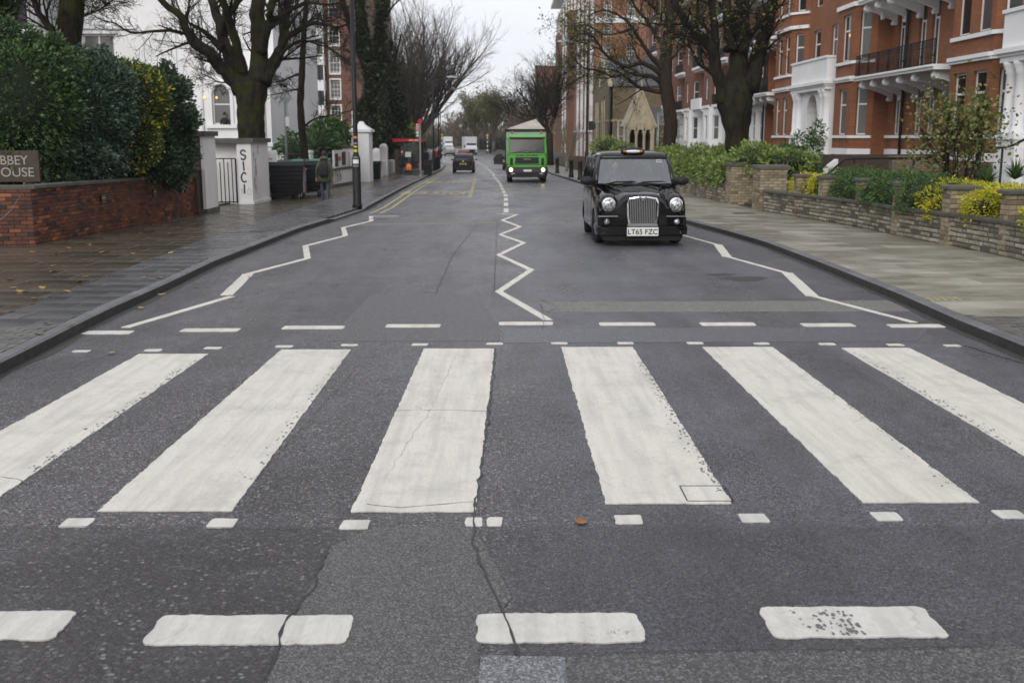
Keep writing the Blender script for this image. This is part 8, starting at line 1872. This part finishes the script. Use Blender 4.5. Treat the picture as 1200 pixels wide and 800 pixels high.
# ================================================================== PEOPLE (bodies face -Y before turning)
def skin_mesh(J, E, name):
    me = bpy.data.meshes.new(name); me.from_pydata([j[0] for j in J], E, []); o = bpy.data.objects.new(name, me); C.objects.link(o)
    m = o.modifiers.new('skin', 'SKIN'); m.use_smooth_shade = True
    if not me.skin_vertices: 
        bpy.context.view_layer.objects.active = o
    for i, j in enumerate(J):
        r = j[1]; me.skin_vertices[0].data[i].radius = (r, r) if not isinstance(r, tuple) else r
        me.skin_vertices[0].data[i].use_root = (i == 0)
    s = o.modifiers.new('sub', 'SUBSURF'); s.levels = 1; s.render_levels = 1
    bpy.context.view_layer.update(); dg = bpy.context.evaluated_depsgraph_get(); out = bpy.data.meshes.new_from_object(o.evaluated_get(dg)); bpy.data.objects.remove(o); return out
def person(label, loc, rz, H, wrists, elbows, feet, knees, top, legs, hair, coat=None, lean=0, cat='person', hairstyle='short', bust=False, headturn=0):
    k = H/1.75; t = thing('person', label, cat, loc, None, rz); J = []; E = []
    def add(p, r, par=None): J.append(((p[0]*k, p[1]*k, p[2]*k), r*k if not isinstance(r, tuple) else (r[0]*k, r[1]*k))); E.append((par, len(J)-1)) if par is not None else None; return len(J)-1
    pel = add((0, 0, .95), (.15, .11)); wa = add((0, -lean*.3, 1.08), (.13, .10), pel); ch = add((0, -lean*.7, 1.28), (.165, .115), wa); nb_ = add((0, -lean, 1.45), (.075, .07), ch); nk = add((0, -lean-.01, 1.54), .055, nb_)
    hands = []
    for s, wr, el in ((-1, wrists[0], elbows[0]), (1, wrists[1], elbows[1])):
        sh = add((s*.175, -lean*.9, 1.41), .065, ch); e_ = add(el, .045, sh); w_ = add(wr, .030, e_); d = (Vector(wr)-Vector(el)).normalized(); pm = Vector(wr)+d*.06; p_ = add(tuple(pm), (.036, .02), w_)
        up = Vector((0, -1, 0)) if abs(d.y) < .8 else Vector((0, 0, 1)); si = d.cross(up).normalized()
        hands.append(Vector(wr)*k)
        for f, (o_, L) in enumerate(((-.028, .070), (-.010, .080), (.010, .075), (.026, .060))):
            b_ = add(tuple(pm+si*o_+d*.035), .010, p_); c_ = add(tuple(pm+si*o_+d*(.035+L*.55)+up*.012), .009, b_); add(tuple(pm+si*o_+d*(.035+L*.85)+up*.035), .008, c_)
        b_ = add(tuple(pm+si*-.04*1+d*.0+up*.012), .011, p_); add(tuple(pm+si*-.055+d*.035+up*.022), .009, b_)
    if not bust:
        for s, kn, ft in ((-1, knees[0], feet[0]), (1, knees[1], feet[1])):
            hp = add((s*.095, 0, .88), .095, pel); k_ = add(kn, .062, hp); a_ = add((ft[0], ft[1]+.02, ft[2]+.09), .042, k_); b_ = add((ft[0], ft[1]-.05, ft[2]+.045), .042, a_); add((ft[0], ft[1]-.16, ft[2]+.03), .034, b_)
    me = skin_mesh(J, E, 'body'); me.materials.clear()
    for m_ in (top, legs, 'skin', 'shoe'): me.materials.append(M[m_])
    fz = min(feet[0][2], feet[1][2]) if not bust else 0
    for p in me.polygons:
        c = p.center; mi = 0
        if c.z < .93*k and abs(c.x) < .22*k: mi = 1
        if not bust:
            for ft in feet:
                if (Vector((ft[0]*k, (ft[1]-.05)*k, (ft[2]+.05)*k))-c).length < .14*k and c.z < (ft[2]+.10)*k: mi = 3
        for hv in hands:
            if (hv-c).length < .20*k and min((hv-c).length, 9) < .20*k and ((c-hv).dot((hv-Vector(elbows[0] if hv is hands[0] else elbows[1])*k)) > .0): mi = 2
        if c.z > 1.50*k: mi = 2
        p.material_index = mi; p.use_smooth = True
    link('body', me, t)
    hc = Vector((0, -lean-.02, 1.655))*k; hm = MB(); n, kk = 16, 12
    o = len(hm.v)
    for i in range(kk+1):
        th = math.pi*i/kk
        for j in range(n):
            a = 2*math.pi*j/n; q = Vector((math.sin(th)*math.cos(a), math.sin(th)*math.sin(a), math.cos(th))); r = Vector((.076, .095, .118))
            x, y, z = q.x*r.x, q.y*r.y, q.z*r.z
            if q.z < -.3: x *= 1+.3*(q.z+.3); 
            if y < 0:
                y += -.016*math.exp(-((x/.014)**2))*math.exp(-(((z+.012)/.022)**2))      # nose
                y += .008*math.exp(-(((abs(x)-.030)/.014)**2))*math.exp(-(((z-.012)/.012)**2))   # eye hollows
                y += -.005*math.exp(-((x/.025)**2))*math.exp(-(((z+.052)/.010)**2))       # lips
                y += -.006*math.exp(-((x/.02)**2))*math.exp(-(((z+.088)/.015)**2))
            hm.v.append((hc.x+x*k, hc.y+y*k, hc.z+z*k))
    for i in range(kk):
        for j in range(n): hm.f.append((o+i*n+j, o+(i+1)*n+j, o+(i+1)*n+(j+1) % n, o+i*n+(j+1) % n)); hm.m.append(0); hm.s.append(True)
    for s in (-1, 1): hm.ell((hc.x+s*.078*k, hc.y+.008*k, hc.z-.002*k), (.012*k, .02*k, .032*k), 8, 6)
    hd = part('head', hm, 'skin', t, local=True)
    fm = MB()
    for s in (-1, 1): fm.ell((hc.x+s*.030*k, hc.y-.082*k, hc.z+.012*k), (.011*k, .006*k, .006*k), 8, 5)
    part('eyes', fm, 'black_letters', hd, local=True)
    mm = MB(); mm.ell((hc.x, hc.y-.094*k, hc.z-.052*k), (.022*k, .005*k, .006*k), 8, 5); part('mouth', mm, 'red_lens', hd, local=True)
    hr = MB(); hr.ell((hc.x, hc.y+.018*k, hc.z+.028*k), (.088*k, .098*k, .108*k), 16, 10, disp=.12)
    if hairstyle == 'long': hr.ell((hc.x, hc.y+.055*k, hc.z-.06*k), (.085*k, .06*k, .13*k), 14, 9, disp=.2)
    part('hair', hr, hair, t, local=True)
    if coat:
        cm = MB(); secs = []
        for (z, rx, ry, oy) in coat['rings']: secs.append([(rx*k*math.cos(a)*(1+.04*math.sin(5*a+z*9)), (ry*math.sin(a)+oy)*k, z*k+.008*math.sin(3*a)) for a in [2*math.pi*j/18 for j in range(18)]])
        cm.loft(secs); part('coat', cm, coat['m'], t, local=True)
    return t
X, Y = -6.12, 36.6
man = person('man in a green parka with a black rucksack walking away past the bins', (X, Y, pz(Y)), math.pi, 1.74, [(-.27, -.03, .88), (.28, -.06, .88)], [(-.26, .03, 1.14), (.26, .02, 1.14)],
    [(-.10, .26, .05), (.09, -.14, 0)], [(-.10, .02, .50), (.10, -.07, .50)], 'parka', 'jeans', 'hair_dark',
    coat=dict(m='parka', rings=[(.74, .225, .16, 0), (.9, .215, .155, 0), (1.08, .20, .14, 0), (1.28, .215, .14, 0), (1.40, .19, .125, 0), (1.48, .10, .09, 0)]))
mb = MB(); mb.loft([rr(.14, .12, .28, .92, .06), rr(.165, .12, .33, 1.0, .08), rr(.16, .11, .31, 1.25, .08), rr(.11, .11, .25, 1.40, .06), rr(.05, .12, .2, 1.43, .03)])
bp = thing('rucksack', 'black rucksack on the back of the man in the green parka', 'bag', (X, Y, pz(Y)), rz=math.pi); part('bag', mb, 'dark_cloth', bp, local=True)
for s in (-1, 1): mb = MB(); mb.tube([(s*.10, .16, 1.38), (s*.12, .0, 1.49), (s*.13, -.14, 1.36), (s*.15, .1, 1.05)], .018, 5); part('strap', mb, 'dark_cloth', bp, local=True)
mb = MB(); mb.loft([rr(.12, -.06, .14, 1.47, .05), rr(.14, -.05, .17, 1.53, .06), rr(.10, .0, .16, 1.58, .05)]); part('hood', mb, 'parka', man, local=True)
X, Y = -6.95, 73.0
wm = person('fair haired woman in dark clothes walking away beside the bus shelter', (X, Y, pz(Y)), math.pi, 1.62, [(-.36, .0, .92), (.26, -.22, 1.08)], [(-.29, .05, 1.14), (.27, .03, 1.12)],
    [(-.08, .16, .03), (.08, -.10, 0)], [(-.08, .01, .5), (.09, -.05, .5)], 'dark_cloth', 'jeans', 'hair_blond', coat=dict(m='dark_cloth', rings=[(.66, .24, .18, 0), (.85, .23, .165, 0), (1.08, .21, .15, 0), (1.28, .225, .15, 0), (1.42, .18, .12, 0), (1.50, .09, .08, 0)]), hairstyle='short')
X2 = X+.47; mb = MB(); mb.loft([[(-.14, -.09, 0), (.16, -.09, 0), (.16, .09, 0), (-.14, .09, 0)], [(-.17, -.11, .2), (.19, -.11, .2), (.18, .11, .2), (-.17, .11, .2)], [(-.10, -.04, .40), (.10, -.04, .40), (.1, .04, .42), (-.1, .04, .42)]], sm=False)
t = thing('shopping_bag', 'orange plastic shopping bag carried by the woman near the bus shelter', 'bag', (X2-.02, Y-.05, pz(Y)+.38)); part('bag', mb, 'orange_bag', t, local=True)
mb = MB(); mb.tube([(-.07, 0, .4), (-.06, 0, .5), (.0, 0, .53)], .01, 4); part('handle', mb, 'orange_bag', t, local=True)
for (x, y, lb, tm, rzz) in ((-7.2, 99, 'person in dark clothes on the left pavement right of the bus shelter', 'dark_cloth', math.pi), (-7.35, 115.5, 'person in a red jacket on the left pavement beyond the lamp post', 'red_cloth', 0)):
    person(lb, (x, y, pz(y)), rzz, 1.72, [(-.27, -.03, .88), (.28, -.06, .88)], [(-.26, .03, 1.14), (.26, .02, 1.14)], [(-.10, .12, .02), (.09, -.10, 0)], [(-.10, .0, .5), (.10, -.05, .5)], tm, 'dark_cloth', 'hair_dark',
        coat=dict(m=tm, rings=[(.80, .22, .16, 0), (1.08, .20, .14, 0), (1.28, .22, .14, 0), (1.42, .18, .12, 0), (1.49, .09, .08, 0)]))
# person at the villa window, taxi driver
person('person in dark clothes standing in the arched window of the white villa', (-14.62, 56.93, 2.6-1.12+.05), math.pi*.9, 1.7, [(-.2, -.2, 1.05), (.2, -.2, 1.05)], [(-.27, .0, 1.14), (.27, .0, 1.14)], [(-.1, 0, 0), (.1, 0, 0)], [(-.1, 0, .5), (.1, 0, .5)], 'dark_cloth', 'dark_cloth', 'hair_dark', bust=True)
person('taxi driver in a dark top behind the windscreen with hands near the wheel', (TX-.38, TY+2.02, gz(TY)+.07), 0, 1.62, [(-.13, -.36, 1.24), (.15, -.36, 1.24)], [(-.27, -.18, 1.14), (.27, -.18, 1.14)], [(-.1, 0, 0), (.1, 0, 0)], [(-.1, 0, .5), (.1, 0, .5)], 'interior', 'dark_cloth', 'hair_dark', bust=True)

# ------------------------------------------------------------------ thin damp air
hz = bpy.data.materials.new('haze'); hz.use_nodes = True; ht = hz.node_tree; ht.nodes.clear()
pv = ht.nodes.new('ShaderNodeVolumePrincipled'); pv.inputs['Color'].default_value = (.90, .92, .96, 1); pv.inputs['Density'].default_value = .00026; pv.inputs['Anisotropy'].default_value = .2
ho = ht.nodes.new('ShaderNodeOutputMaterial'); ht.links.new(pv.outputs[0], ho.inputs['Volume']); M['haze'] = hz
mb = MB(); mb.box(-2010, 2010, -80, 2620, -3, 42); whole('haze', mb, 'haze', None, None, kind='stuff')
